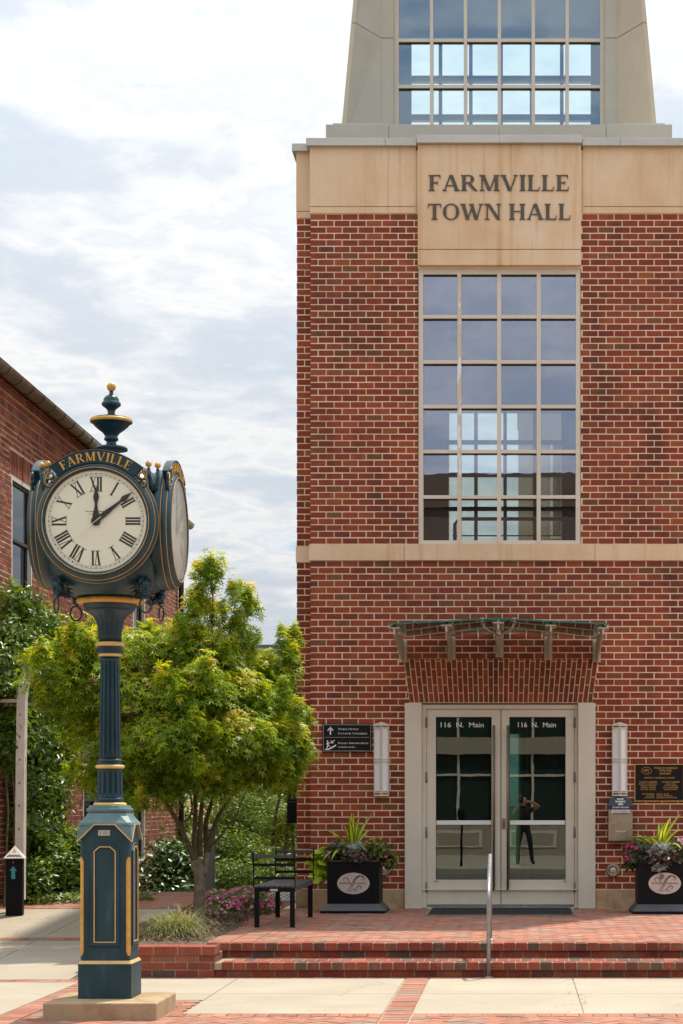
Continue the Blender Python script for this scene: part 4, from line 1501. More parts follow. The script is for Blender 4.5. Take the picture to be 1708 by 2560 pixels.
# black box on the flank
t = thing('flank_lantern', (XL - .2, 25.9, 1.5), 'small black box light fixed to the flank wall of the town hall', 'wall light')
zz0, zz1 = PZ(2061, 25.9), PZ(1999.5, 25.9)
xa = PX(721, 25.9)
bx('housing', 'black_metal', t, xa, XL - .195, 25.75, 26.05, zz0 + .02, zz1 - .02, .02)
bx('cap', 'black_metal', t, xa + .01, XL - .195, 25.78, 26.02, zz1 - .018, zz1 + .012, .01)
# ================================================================== GROUND
def struct(o, label=None):
    o['kind'] = 'structure'
    if label:
        o['label'] = label
    return o


def zslope(Y):
    return 0.0 if Y < 18.3 else 0.05 * (min(Y, 26.4) - 18.3)


M = MB()
M.add([(-400, 30, -.62), (400, 30, -.62), (400, 900, -.62), (-400, 900, -.62)], [(0, 1, 2, 3)])
M.add([(-400, -400, -.62), (400, -400, -.62), (400, 30, -.62), (-400, 30, -.62)], [(0, 1, 2, 3)])
struct(M.build('ground', 'lawn'), 'low ground stretching away behind the buildings')
road = struct(bx('road', 'asphalt', None, -60, 60, 2.4, 10.8, -.5, -.13), 'grey asphalt street in front of the town hall')
M = MB()
for x in range(-58, 60, 6):
    M.box(x, x + 3, 6.5, 6.6, -.13, -.126)
M.build('road_marking', 'white', road)
struct(bx('kerb', 'concrete', None, -60, 60, 10.8, 10.98, -.5, .0), 'concrete kerb along the town hall side of the street')
struct(bx('far_pavement', 'concrete', None, -60, 60, -9.0, 2.4, -.5, .0), 'pavement on the opposite side of the street')

# sidewalk bed (mortar dark sheet under the pavers)
pave = MB().box(-40, 40, 10.98, 18.27, -.5, -.010).build('pavement', 'mortar_dark')
struct(pave, 'town hall pavement of concrete slabs framed by brick pavers')
slabs = []
# concrete slabs Y 15.16..18.17
xcuts = [-9.5, -7.3, -5.06, -3.885]
for a, b in zip(xcuts[:-1], xcuts[1:]):
    slabs.append((a + .004, b - .004, 10.98 if False else 12.9, 15.35))
    slabs.append((a + .004, b - .004, 15.36, 17.78))
slabs += [(-3.655, -2.535, 16.21, 18.14), (-2.525, -1.012, 15.17, 18.14), (-.778, .509, 15.17, 18.14), (.519, 2.1, 15.17, 18.14), (2.11, 3.7, 15.17, 18.14), (3.71, 5.5, 15.17, 18.14)]
for a, b, c, d in slabs:
    bx('slab', 'concrete', pave, a, b, c, d, -.05, 0.0, .004)
    if d > 18:
        bx('score_line', 'soil', pave, a + .01, b - .01, 16.71, 16.718, -.002, .0006)
PV = []


def pav_rows(x0, x1, y0, y1, along='x', L=.2, w=.1, off=0.0, z=0.0, dz=.002):
    """rows of pavers; along: direction of the long side"""
    out = []
    g = .004
    if along == 'x':
        ny = max(1, round((y1 - y0) / w)); ww = (y1 - y0) / ny
        for j in range(ny):
            x = x0 - (off if j % 2 else 0)
            while x < x1 - .02:
                a, b = max(x, x0), min(x + L, x1)
                if b - a > .03:
                    h = z + random.uniform(-dz, dz)
                    out.append((a + g, b - g, y0 + j * ww + g, y0 + (j + 1) * ww - g, z - .05, h))
                x += L
    else:
        nx = max(1, round((x1 - x0) / w)); ww = (x1 - x0) / nx
        for j in range(nx):
            y = y0 - (off if j % 2 else 0)
            while y < y1 - .02:
                a, b = max(y, y0), min(y + L, y1)
                if b - a > .03:
                    h = z + random.uniform(-dz, dz)
                    out.append((x0 + j * ww + g, x0 + (j + 1) * ww - g, a + g, b - g, z - .05, h))
                y += L
    return out


CUT = []


def clip_rect(poly, x0, x1, y0, y1):
    for ax, lim, keep_gt in ((0, x0, True), (0, x1, False), (1, y0, True), (1, y1, False)):
        out = []
        for i in range(len(poly)):
            a, b = poly[i], poly[(i + 1) % len(poly)]
            ia = (a[ax] >= lim) if keep_gt else (a[ax] <= lim)
            ib = (b[ax] >= lim) if keep_gt else (b[ax] <= lim)
            if ia:
                out.append(a)
            if ia != ib:
                t = (lim - a[ax]) / (b[ax] - a[ax])
                out.append((a[0] + (b[0] - a[0]) * t, a[1] + (b[1] - a[1]) * t))
        poly = out
        if not poly:
            break
    return poly


def herringbone(x0, x1, y0, y1, z=0.0, dz=.002, L=.2):
    """herringbone laid at 45 degrees; cut pieces along the border go to CUT"""
    w = L / 2
    g = .0035
    out = []
    c, s = cos(pi / 4), sin(pi / 4)
    R = ((x1 - x0) + (y1 - y0)) * .72 + .5
    mx, my = (x0 + x1) / 2, (y0 + y1) / 2
    n = int(R / w) + 2
    for j in range(-n, n):
        for i in range(-n, n):
            k = (i - j) % 4
            X, Y = i * w, j * w
            if k == 0:
                q = (X, X + L, Y, Y + w)
            elif k == 2:
                q = (X, X + w, Y - w, Y + w)
            else:
                continue
            q = (q[0] + g, q[1] - g, q[2] + g, q[3] - g)
            P4 = [(mx + u * c - v * s, my + u * s + v * c) for u, v in ((q[0], q[2]), (q[1], q[2]), (q[1], q[3]), (q[0], q[3]))]
            if max(p[0] for p in P4) < x0 or min(p[0] for p in P4) > x1 or max(p[1] for p in P4) < y0 or min(p[1] for p in P4) > y1:
                continue
            h = z + random.uniform(-dz, dz)
            if min(p[0] for p in P4) >= x0 and max(p[0] for p in P4) <= x1 and min(p[1] for p in P4) >= y0 and max(p[1] for p in P4) <= y1:
                cu, cv = (q[0] + q[1]) / 2, (q[2] + q[3]) / 2
                ux, uy = mx + cu * c - cv * s, my + cu * s + cv * c
                a, b = (q[1] - q[0]) / 2, (q[3] - q[2]) / 2
                out.append((ux - a, ux + a, uy - b, uy + b, z - .05, h, (0, 0, pi / 4)))
            else:
                pl_ = clip_rect(P4, x0 + g, x1 - g, y0 + g, y1 - g)
                if len(pl_) > 2:
                    CUT.append((pl_, z - .05, h))
    return out


def herringbone_square(x0, x1, y0, y1, z=0.0, dz=.002, L=.2):
    w = L / 2
    out = []
    g = .004
    n = int((y1 - y0) / w) + 6
    m_ = int((x1 - x0) / w) + 6
    for j in range(-3, n):
        for i in range(-3, m_):
            # classic 90 degree herringbone on a grid of cells of size w
            k = (i - j) % 4
            X, Y = x0 + i * w, y0 + j * w
            if k == 0:
                q = (X, X + L, Y, Y + w)
            elif k == 2:
                q = (X, X + w, Y - w, Y + w)
            else:
                continue
            a, b, c, d = max(q[0], x0), min(q[1], x1), max(q[2], y0), min(q[3], y1)
            if b - a > .02 and d - c > .02:
                out.append((a + g, b - g, c + g, d - g, z - .05, z + random.uniform(-dz, dz)))
    return out


PV += pav_rows(-1.0, -.79, 10.98, 18.17, 'x', .21, .1)
PV += pav_rows(-3.875, -3.665, 10.98, 18.17, 'x', .21, .1)
PV += pav_rows(-3.655, -2.535, 15.17, 16.2, 'x', .2, .1, .1)
for a, b in ((-3.655, -1.01), (-.78, 5.5)):
    PV += pav_rows(a, b, 14.95, 15.16, 'y', .21, .105)
    PV += herringbone(a, b, 12.2, 14.945)
PV += pav_rows(-3.655, -1.01, 18.15, 18.268, 'x', .2, .11)
PV += pav_rows(-.78, 5.5, 18.15, 18.268, 'x', .2, .11)
PV += pav_rows(-9.5, -3.885, 17.80, 18.13, 'y', .33, .11) if False else pav_rows(-9.5, -3.885, 17.80, 18.05, 'x', .2, .125)
PV = [b for b in PV if not (b[2] < 12.2)]
def cut_pieces(parent):
    M = MB()
    for pl_, za, zb_c in CUT:
        M.prism_xy(pl_, za, zb_c)
    CUT.clear()
    meta(M.build('cut_pavers', 'paver_isl', parent), kind='stuff')


cut_pieces(pave)
place_bricks(PV, 'paver', pave, 300, name='paver', near=lambda b: (b[2] + b[3]) / 2 + (30 if (PXv := CX + (b[0] + b[1]) / 2 * FPX / b[2]) < -20 or PXv > 1730 or CY + EYE * FPX / ((b[2] + b[3]) / 2) > 2575 else 0))

# sloping plaza at the side of the steps
M = MB()
ys = [18.27, 18.3, 26.4, 26.6]
vs = []
for y in ys:
    for x in (-9.5, -3.98):
        vs.append((x, y, zslope(y) - .012 - (0 if y > 18.28 else .0)))
M.add(vs, [(2 * i, 2 * i + 1, 2 * i + 3, 2 * i + 2) for i in range(3)])
M.box(-9.5, -3.98, 26.5, 26.6, -.62, .38)
plaza = struct(M.build('path', 'mortar_dark'), 'side path of concrete slabs climbing beside the flower bed')
ycuts = [18.06, 19.70, 21.10, 21.36, 22.8, 24.30]
for (ya, yb) in ((18.06, 19.70), (19.70, 21.10), (21.36, 22.8), (22.8, 24.30)):
    for xa, xb in ((-9.4, -7.2), (-7.2, -5.06), (-5.06, -4.03)):
        g = .005
        vs = [(xa + g, ya + g, zslope(ya) - .06), (xb - g, ya + g, zslope(ya) - .06), (xb - g, yb - g, zslope(yb) - .06), (xa + g, yb - g, zslope(yb) - .06),
              (xa + g, ya + g, zslope(ya)), (xb - g, ya + g, zslope(ya)), (xb - g, yb - g, zslope(yb)), (xa + g, yb - g, zslope(yb))]
        MB().hexa(vs).build('slab', 'concrete', plaza)
SP_ = []
for i, b in enumerate(pav_rows(-9.4, -4.03, 21.115, 21.345, 'x', .21, .23)):
    z = zslope(21.23)
    SP_.append((b[0], b[1], b[2], b[3], z - .05, z + .004, (0.05, 0, 0)))
for b in pav_rows(-9.4, -4.03, 24.33, 26.5, 'x', .2, .1, .1, 0.0):
    zq_ = zslope((b[2] + b[3]) / 2)
    SP_.append((b[0], b[1], b[2], b[3], zq_ - .05, zq_ + .003, (0.05, 0, 0)))
place_bricks(SP_, 'paver', plaza, 220, name='paver')

# ---- terrace and its two steps
SX0 = -2.755
terr = MB()
terr.box(-3.35, 6.0, 19.05, 25.0, -.5, ZG - .012)
terr.box(SX0 - .10, 6.0, 18.862, 19.05, -.5, ZG - .067)
terr.box(SX0, 6.0, 18.36, 18.86, -.5, .06)
terr.box(-3.35, -2.77, 25.0, 31, -.5, ZG - .012)
terrace = struct(terr.build('terrace', 'mortar'), 'raised brick terrace with two steps in front of the doors')
jb = MB()
jb.box(SX0 - .155, 5.9, 18.824, 19.05, .206, ZG)
jb.box(SX0 - .155, 5.9, 18.849, 18.861, .0, .2055)
jb.box(SX0 + .005, 5.9, 18.254, 18.845, .072, .132)
jb.box(SX0 + .005, 5.9, 18.289, 18.359, -.01, .0715)
jb.build('bedding', 'mortar_step', terrace)
TP = []
TP += pav_rows(-2.93, -2.725, 19.07, 24.98, 'x', .205, .1, 0, ZG)
TP += pav_rows(-2.72, -2.51, 19.07, 24.98, 'x', .21, .1, 0, ZG)
TP += pav_rows(-3.3, -2.935, 21.5, 31, 'x', .21, .1, .1, ZG)
TP += herringbone(-2.505, 5.9, 19.07, 24.93, ZG)
cut_pieces(terrace)
place_bricks(TP, 'paver', terrace, 300, name='paver', near=lambda b: (b[2] + b[3]) / 2 + (30 if CX + (b[0] + b[1]) / 2 * FPX / b[2] > 1720 else 0))
# tread bricks
SB = []
x = SX0 - .16
while x < 5.9:
    w = .112
    r = lambda: random.uniform(-.003, .003)
    SB.append((x + .005, x + w - .005, 18.82 + r(), 19.055, ZG - .066, ZG + .004 + r()))
    if x > SX0:
        SB.append((x + .005, x + w - .005, 18.25 + r(), 18.47, .136 - .066, .136 + r()))
        SB.append((x + .005 + .05, x + w - .005 + .05, 18.48, 18.83, .136 - .066, .134))
    x += w
for k, (yy, z0, z1, sh) in enumerate(((18.845, .140, .200, 0), (18.285, .002, .064, .09))):
    x = SX0 - (.16 if k == 0 else 0) - sh
    while x < 5.9:
        a, b = max(x + .005, SX0 - (.16 if k == 0 else 0) + .004), x + .208
        if b - a > .03:
            SB.append((a, b, yy + random.uniform(-.003, .003), yy + .1, z0, z1))
        x += .213
place_bricks(SB, 'step', terrace, 300, name='brick', near=lambda b: abs((b[0] + b[1]) / 2))
# doormat set in a metal frame
t = thing('entrance_mat', (XC, 24.1, ZG), 'black ribbed entrance mat in a thin metal frame before the doors', 'doormat')
ma, mb_ = PX(1061, 23.26), PX(1441, 23.26)
bx('mat', 'mat_rubber', t, ma + .03, mb_ - .03, 23.32, 24.93, ZG + .002, ZG + .016)
M = MB()
for i in range(26):
    yy = 23.34 + i * .061
    M.box(ma + .05, mb_ - .05, yy, yy + .03, ZG + .016, ZG + .020)
M.build('rib', 'mat_rubber', t)
M = MB()
M.box(ma, mb_, 23.29, 23.32, ZG + .001, ZG + .018); M.box(ma, ma + .03, 23.32, 24.94, ZG + .001, ZG + .018); M.box(mb_ - .03, mb_, 23.32, 24.94, ZG + .001, ZG + .018)
M.build('frame', 'steel', t)

# ---- flower bed with its low brick wall
bedw = MB()
bedw.box(-3.96, SX0 - .004, 18.275, 18.62, -.4, .205)
bedw.box(-3.958, SX0 - .001, 18.259, 18.60, .2055, .275)
bedw.box(SX0 - .16, SX0 - .006, 18.62, 18.80, -.4, .205)
bw = bedw.build('low_brick_wall', 'mortar_dark')
meta(bw, 'low brick retaining wall with a brick coping holding the flower bed', 'garden wall')
WB = []
for (k, z0, z1) in ((0, -.0, .066), (1, .070, .136), (2, .140, .204)):
    x = -3.96 - (.1 if k % 2 else 0)
    while x < SX0:
        a, b = max(x + .004, -3.96), min(x + .206, SX0)
        if b - a > .02:
            WB.append((a, b, 18.27 + random.uniform(-.003, .003), 18.37, z0 + .003, z1 - .002))
        x += .212
    for yy in (18.38, 18.60):
        WB.append((SX0 - .1, SX0 + random.uniform(-.002, .002), yy, yy + .2, z0 + .003, z1 - .002))
x = -3.96
while x < SX0 - .1:
    WB.append((x + .005, min(x + .213, SX0 + .006), 18.255, 18.47, .208, .280 + random.uniform(-.003, .003)))
    WB.append((x + .005, min(x + .213, SX0 + .006), 18.48, 18.60, .208, .278))
    x += .218
place_bricks(WB, 'step', bw, 300)
M = MB()
vs = []
nx, ny = 18, 48
for j in range(ny + 1):
    yy = 18.52 + (26.2 - 18.52) * j / ny
    xr = -2.93 if yy < 21.5 else -2.93 - (yy - 21.5) * .075
    for i in range(nx + 1):
        xx = -3.985 + (xr + 3.985) * i / nx
        e = min(1, min(i, nx - i) / 3, j / 3)
        vs.append((xx, yy, .252 + .05 * e + random.uniform(-.008, .012)))
fs = [(j * (nx + 1) + i, j * (nx + 1) + i + 1, (j + 1) * (nx + 1) + i + 1, (j + 1) * (nx + 1) + i) for j in range(ny) for i in range(nx)]
M.add(vs, fs, 0, True)
bed = struct(M.build('flower_bed', 'soil'), 'mulched flower bed beside the terrace')
bx('edging', 'mortar_dark', bed, -4.02, -3.985, 18.6, 26.2, -.1, .285)
nm = 9000
P = np.stack([rng.uniform(-3.97, -2.96, nm), rng.uniform(18.6, 24.2, nm), np.full(nm, .305)], 1)
P[:, 2] += rng.random(nm) * .02
leaf_mesh('mulch', P, np.tile([0, 0, 1.0], (nm, 1)) + .6 * rng.normal(size=(nm, 3)), rng.uniform(.02, .06, nm), rng.random(nm), NARROW, 'mulchbit', bed, kind='stuff')

# drain grate behind the bench
t = thing('steel_grate', (-3.1, 27.6, .3), 'flat slatted metal grate in the paving behind the bench', 'grate')
M = MB()
x = -3.55
M.box(-3.6, -2.70, 26.60, 26.66, .275, .315)
M.box(-3.6, -2.70, 28.42, 28.48, .275, .315)
M.build('frame', 'lamp_white', t)
while x < -2.72:
    bx('slat', 'lamp_white', t, x, x + .04, 26.66, 28.42, .285, .31)
    x += .082
bx('pit', 'seal', t, -3.6, -2.70, 26.60, 28.48, .274, .279)

# ================================================================== HANDRAIL
t = thing('handrail', (PX(1222, 18.2), 18.2, 0), 'galvanised steel handrail on the entrance steps', 'handrail')
hx = PX(1222, 18.24)
zk = PZ(2226, 18.24)
ze = PZ(2133, 19.3)
M = MB()
pts = [(hx, 18.235, 0), (hx, 18.235, zk - .08)]
for k in range(1, 6):
    a = k / 6
    pts.append((hx, 18.235 + .11 * a * a, zk - .08 + .11 * a))
pts += [(hx, 18.36, zk + .045), (hx, 19.2, ze - .02)]
M.tube(pts, .0185, 14)
M.build('rail', 'galv', t)
M = MB()
M.tube([(hx, 19.2, ze - .02), (hx, 19.27, ze - .03), (hx, 19.30, ze - .09), (hx, 19.30, ZG)], .0185, 14)
M.build('post', 'galv', t)
for yy, z in ((18.235, 0), (19.3, ZG)):
    MB().lathe([(.042, 0), (.042, .006), (.024, .014)], (hx, yy, z), 18).build('flange', 'galv', t)

# ================================================================== BENCH
zb = ZG + .003
bn = thing('bench', (-2.55, 22.1, ZG), 'black slatted metal bench with low railed ends beside the flower bed', 'bench')
bx0n, bx1n = PX(636, 21.2), PX(736.5, 21.2)
yA, yB = 21.2, 23.05
bw_ = bx1n - bx0n
seat_z = .705
for yy in (yA, yB):
    for xx in (bx0n, bx1n - .05):
        bx('leg', 'black_metal', bn, xx, xx + .05, yy, yy + .05, zb, seat_z - .012, .003)
for yy, nmn in ((yA, 0), (yB, 1)):
    bx('end_rail', 'black_metal', bn, bx0n + .051, bx1n - .051, yy + .004, yy + .036, seat_z - .055, seat_z - .012)
for xx in (bx0n, bx1n - .04):
    bx('side_rail', 'black_metal_lit', bn, xx + .002, xx + .038, yA + .051, yB - .001, seat_z - .055, seat_z - .012)
ns = 8
for i in range(ns):
    xx = bx0n + (bw_ - .040) * i / (ns - 1)
    bx('slat', 'black_metal_lit', bn, xx, xx + .040 - .006, yA, yB + .05, seat_z - .011, seat_z + .004, .002)
for e, yy in ((0, yA - .006), (1, yB + .056)):
    sg_ = -1 if e == 0 else 1
    for k, (h0, h1) in enumerate(((.075, .105), (.215, .247), (.305, .338))):
        dyy = sg_ * (.004 if k == 0 else (.03 if k == 1 else .05))
        o = bx('arm_rail', 'black_metal_lit' if k == 2 else 'black_metal', bn, bx0n - .004, bx1n + .004, yy + dyy - .007, yy + dyy + .007, seat_z + h0, seat_z + h1, .002)
    for xx in (bx0n - .006, bx1n + .006):
        M = MB()
        M.tube([(xx, yy, seat_z - .01), (xx, yy, seat_z + .1), (xx - .012 * (1 if xx < -2.5 else -1) * -1 * 0, yy + sg_ * .03, seat_z + .23), (xx, yy + sg_ * .052, seat_z + .30), (xx, yy + sg_ * .060, seat_z + .355), (xx, yy + sg_ * .05, seat_z + .375)], [.006, .006, .0085, .011, .009, .004], 8)
        M.build('arm_upright', 'black_metal', bn)
bx('name_plate', 'plate', bn, PX(675, 21.19), PX(694, 21.19), yA - .004, yA + .001, PZ(2228, 21.2), PZ(2222.5, 21.2))

# ================================================================== PLANTERS


def flower_oval(parent, cx, y, cz, rx, rz, leaf=False):
    M = MB()
    seg = 48
    pts = [(cx + rx * cos(2 * pi * i / seg), cz + rz * sin(2 * pi * i / seg)) for i in range(seg)]
    M.prism_xz(pts, y - .006, y - .0005)
    pl = M.build('oval_plate', 'plate', parent)
    yy = y - .0068
    f3 = lambda u, v: (cx + u * rx, yy, cz + v * rz)
    M = MB()
    swash = [
        [(-.42, -.72), (-.25, -.45), (-.08, -.05), (.05, .35), (.22, .62), (.42, .72), (.60, .55), (.55, .38), (.44, .42)],
        [(-.33, -.78), (-.16, -.50), (.0, -.10), (.12, .30), (.30, .60), (.50, .70), (.70, .50), (.66, .30), (.56, .30)],
        [(-.50, .10), (-.62, .32), (-.52, .52), (-.34, .46), (-.30, .25), (-.16, .0), (-.05, -.25)],
        [(-.10, -.55), (.10, -.56), (.24, -.34), (.38, -.22), (.50, -.34), (.44, -.48), (.34, -.42)],
    ]
    for k, s in enumerate(swash):
        pts, rs = [], []
        for i in range(len(s) - 1):
            for q in range(4):
                t = q / 4
                p0 = s[max(i - 1, 0)]; p1 = s[i]; p2 = s[i + 1]; p3 = s[min(i + 2, len(s) - 1)]
                cr = lambda a, b, c, d: .5 * ((2 * b) + (-a + c) * t + (2 * a - 5 * b + 4 * c - d) * t * t + (-a + 3 * b - 3 * c + d) * t ** 3)
                pts.append(f3(cr(p0[0], p1[0], p2[0], p3[0]), cr(p0[1], p1[1], p2[1], p3[1])))
        n = len(pts)
        rs = [.0015 + .0035 * sin(pi * i / n) for i in range(n)]
        M.tube(pts, rs, 5, flat=.3)
    M.build('flourish', 'ink', pl)
    M = MB()
    serif_text(M, 'Historic', rx * .62, rz * .17, lambda u, v, d: (cx - rx * .50 + u, yy - d, cz - rz * .06 + v), .001, small=.82)
    serif_text(M, 'Farmville', rx * .80, rz * .17, lambda u, v, d: (cx + rx * .43 + u, yy - d, cz - rz * .06 + v), .001, small=.82)
    vs, fs = sans_text('Est. 1798', rz * .13, lambda u, v, d: (cx + rx * .02 + u, yy - d, cz - rz * .74 + v), width=rx * .52, depth=.001)
    M.add(vs, fs)
    M.build('lettering', 'ink', pl)
    if leaf:
        M = MB()
        M.prism_xz([(cx - .30 * rx, cz + .78 * rz), (cx - .36 * rx, cz + .62 * rz), (cx - .24 * rx, cz + .34 * rz), (cx - .16 * rx, cz + .36 * rz), (cx - .02 * rx, cz + .58 * rz), (cx - .05 * rx, cz + .80 * rz), (cx - .18 * rx, cz + .86 * rz)], yy - .003, yy)
        M.build('stuck_leaf', 'post_grey', pl)
    for a in (0, pi / 2, pi, 3 * pi / 2):
        MB().lathe([(.006, 0), (.004, -.004)], (cx + rx * .93 * cos(a), y - .007, cz + rz * .90 * sin(a)), 10, axis='y').build('rivet', 'lamp_white', pl)


def planter(x0, x1, yf, lab):
    """square black planter box on a flared foot"""
    t = thing('planter', ((x0 + x1) / 2, yf + .31, ZG), lab, 'planter', 'black planters flanking the entrance')
    d = x1 - x0
    zt, zf_ = .888, .378
    M = MB()
    M.box(x0, x1, yf, yf + d, zf_, zt - .0)
    M.box(x0 - .004, x1 + .004, yf - .004, yf + d + .004, zt - .018, zt)
    M.build('box', 'black_metal', t, .004)
    e = .075
    zb0 = ZG + .012
    M = MB()
    M.hexa([(x0 - e, yf - e, zb0 + .02), (x1 + e, yf - e, zb0 + .02), (x1 + e, yf + d + e, zb0 + .02), (x0 - e, yf + d + e, zb0 + .02),
            (x0 - .001, yf - .001, zf_ + .004), (x1 + .001, yf - .001, zf_ + .004), (x1 + .001, yf + d, zf_ + .004), (x0 - .001, yf + d, zf_ + .004)])
    M.build('flared_foot', 'black_metal_lit', t)
    bx('foot_rim', 'black_metal', t, x0 - e, x1 + e, yf - e, yf + d + e, ZG + .001, zb0 + .0195)
    bx('soil', 'soil', t, x0 + .02, x1 - .02, yf + .02, yf + d - .02, zt - .01, zt + .012)
    flower_oval(t, (x0 + x1) / 2 + .002, yf, PZ(2208.5, yf), .193, .128, leaf=x0 > 0)
    return t


p1 = planter(PX(818, 23.92), PX(948.5, 23.92), 23.92, 'black planter with lime and pink flowers beside the bench')
p2 = planter(PX(1596, 23.80), PX(1596, 23.80) + .625, 23.80, 'black planter with magenta flowers and silver leaves under the gold plaque')


def spikes(name, c, n, lab, seed, spread=1.0):
    """striped sword leaves"""
    rnd = random.Random(seed)
    t = thing(name, c, lab, 'plant', 'sword leaved plants in the two planters')
    for i in range(n):
        a = (i + rnd.random() * .5) / n * 2 * pi
        tilt = rnd.uniform(.08, 1.12) * spread
        Lf = rnd.uniform(.40, .60)
        d = Vector((cos(a), sin(a) * .8, 0))
        pts = []
        K = 7
        for k in range(K + 1):
            s = k / K
            th = tilt * (.5 + .95 * s)
            pts.append(Vector(c) + d * (Lf * s * sin(th)) + Vector((0, 0, Lf * s * cos(th))))
        side = Vector((-sin(a), cos(a), 0))
        side = (side + Vector((.9, 0, 0)) * (1 if side.x >= 0 else -1)).normalized()
        wd = [0.013, .021, .029, .033, .033, .027, .016, .001]
        M = MB()
        vs = []
        for k, p in enumerate(pts):
            nrm = (pts[min(k + 1, K)] - pts[max(k - 1, 0)]).cross(side).normalized()
            w = wd[k]
            vs += [p - side * w + nrm * w * .25, p - side * w * .45, p + side * w * .45, p + side * w + nrm * w * .25]
        fs, ms = [], []
        k0 = len(M.v)
        M.add(vs, [])
        for k in range(K):
            for q, mi in ((0, 0), (1, 1), (2, 0)):
                M.f.append((4 * k + q, 4 * k + q + 1, 4 * (k + 1) + q + 1, 4 * (k + 1) + q)); M.m.append(mi); M.s.append(True)
        o = M.build('leaf', ['spike_edge', 'spike_mid'], t)
        at = o.data.attributes.new('tone', 'FLOAT', 'FACE')
        at.data.foreach_set('value', [rnd.random()] * len(o.data.polygons))
    return t


def flowers(name, blobs, n, mat, lab, cat, size=.03, parent=None, shape=PETAL, face=(0, -1, .35), leafmat_='deep', leafn=0, leafsize=.05, leafshape=OVAL, group=None, base=None, clump=.035, per=10, extra=None):
    c = base or (blobs[0][0], blobs[0][1], blobs[0][2] - blobs[0][5])
    t = thing(name, c, lab, cat, group)
    if leafn:
        bush('foliage', blobs, leafn, leafsize, leafshape, leafmat_, t, up=.35, clump=clump, per=per)
    if n:
        b = np.array(blobs)
        idx = rng.integers(0, len(b), n)
        d = rng.normal(size=(n, 3)); d[:, 1] = -abs(d[:, 1]) * .8; d[:, 2] = abs(d[:, 2]) * .9 - .2
        d /= np.linalg.norm(d, axis=1, keepdims=True)
        P = b[idx, :3] + d * b[idx, 3:6] * 1.04
        nn = np.tile(np.array(face, float), (n, 1)) + .35 * rng.normal(size=(n, 3)) + d * .5
        leaf_mesh('blossom', P, nn, size * (.75 + .5 * rng.random(n)), rng.random(n), shape, mat, t)
    return t


px1, py1, zt = (PX(818, 23.92) + PX(948.5, 23.92)) / 2, 23.92 + .31, .89
spikes('striped_plant', (px1 - .03, py1, zt + .02), 21, 'yellow striped sword leaves rising from the planter beside the bench', 3)
flowers('impatiens', [(px1 - .19, py1 - .16, zt + .10, .13, .15, .14), (px1 - .26, py1 - .1, zt + .06, .09, .14, .09)], 22, 'pink', 'light pink blossoms over dark leaves in the planter beside the bench', 'flowers', .042, leafn=900, leafsize=.05)
flowers('sweet_potato_vine', [(px1 - .36, py1 - .10, zt + .02, .12, .16, .13), (px1 - .42, py1 - .14, zt - .12, .09, .12, .10), (px1 - .40, py1 - .2, zt - .22, .05, .06, .08)], 0, 'lime', 'lime green vine spilling from the planter beside the bench', 'plant', leafmat_='lime', leafn=230, leafsize=.095, leafshape=ROUND)
flowers('purple_coleus', [(px1 + .06, py1 - .24, zt + .04, .15, .10, .09), (px1 + .16, py1 - .22, zt + .02, .10, .1, .07)], 0, 'pink', 'brownish purple leaves in the planter beside the bench', 'plant', leafmat_='purple', leafn=620, leafsize=.055, leafshape=OVAL)
flowers('dusty_miller', [(px1 + .03, py1 - .12, zt + .14, .12, .10, .08)], 0, 'pink', 'silvery grey leaves in the middle of the planter beside the bench', 'plant', leafmat_='silver', leafn=320, leafsize=.045, leafshape=STAR)
flowers('variegated_impatiens', [(px1 + .27, py1 - .10, zt + .12, .17, .16, .13), (px1 + .36, py1 - .12, zt + .02, .12, .12, .10)], 9, 'hotpink', 'yellow edged leaves with red flowers in the planter beside the bench', 'flowers', .04, leafmat_='variegated', leafn=620, leafsize=.075, leafshape=OVAL)
px2, py2 = PX(1596, 23.80) + .3125, 23.80 + .31
spikes('striped_plant', (px2 - .04, py2, zt + .04), 21, 'yellow striped sword leaves in the planter under the plaque', 8)
flowers('magenta_impatiens', [(px2 - .28, py2 - .12, zt + .12, .17, .16, .13), (px2 - .36, py2 - .12, zt + .0, .10, .12, .09)], 20, 'hotpink', 'magenta and red blossoms over dark leaves in the planter under the plaque', 'flowers', .05, leafn=850, leafsize=.055)
flowers('pink_impatiens', [(px2 + .20, py2 - .14, zt + .13, .16, .14, .13), (px2 + .3, py2 - .14, zt + .03, .12, .12, .1)], 18, 'pink', 'bright pink blossoms at the frame side of the planter under the plaque', 'flowers', .05, leafn=700, leafsize=.055)
flowers('purple_coleus', [(px2 - .12, py2 - .24, zt + .04, .18, .10, .10), (px2 + .02, py2 - .24, zt + .03, .14, .1, .08)], 0, 'pink', 'brownish purple leaves hanging over the front of the planter under the plaque', 'plant', leafmat_='purple', leafn=700, leafsize=.065, leafshape=OVAL)
flowers('dusty_miller', [(px2 - .02, py2 - .16, zt + .15, .15, .12, .07), (px2 - .05, py2 - .33, zt - .06, .03, .02, .05)], 0, 'pink', 'silvery lace leaves in the middle of the planter under the plaque', 'plant', leafmat_='silver', leafn=420, leafsize=.05, leafshape=STAR)

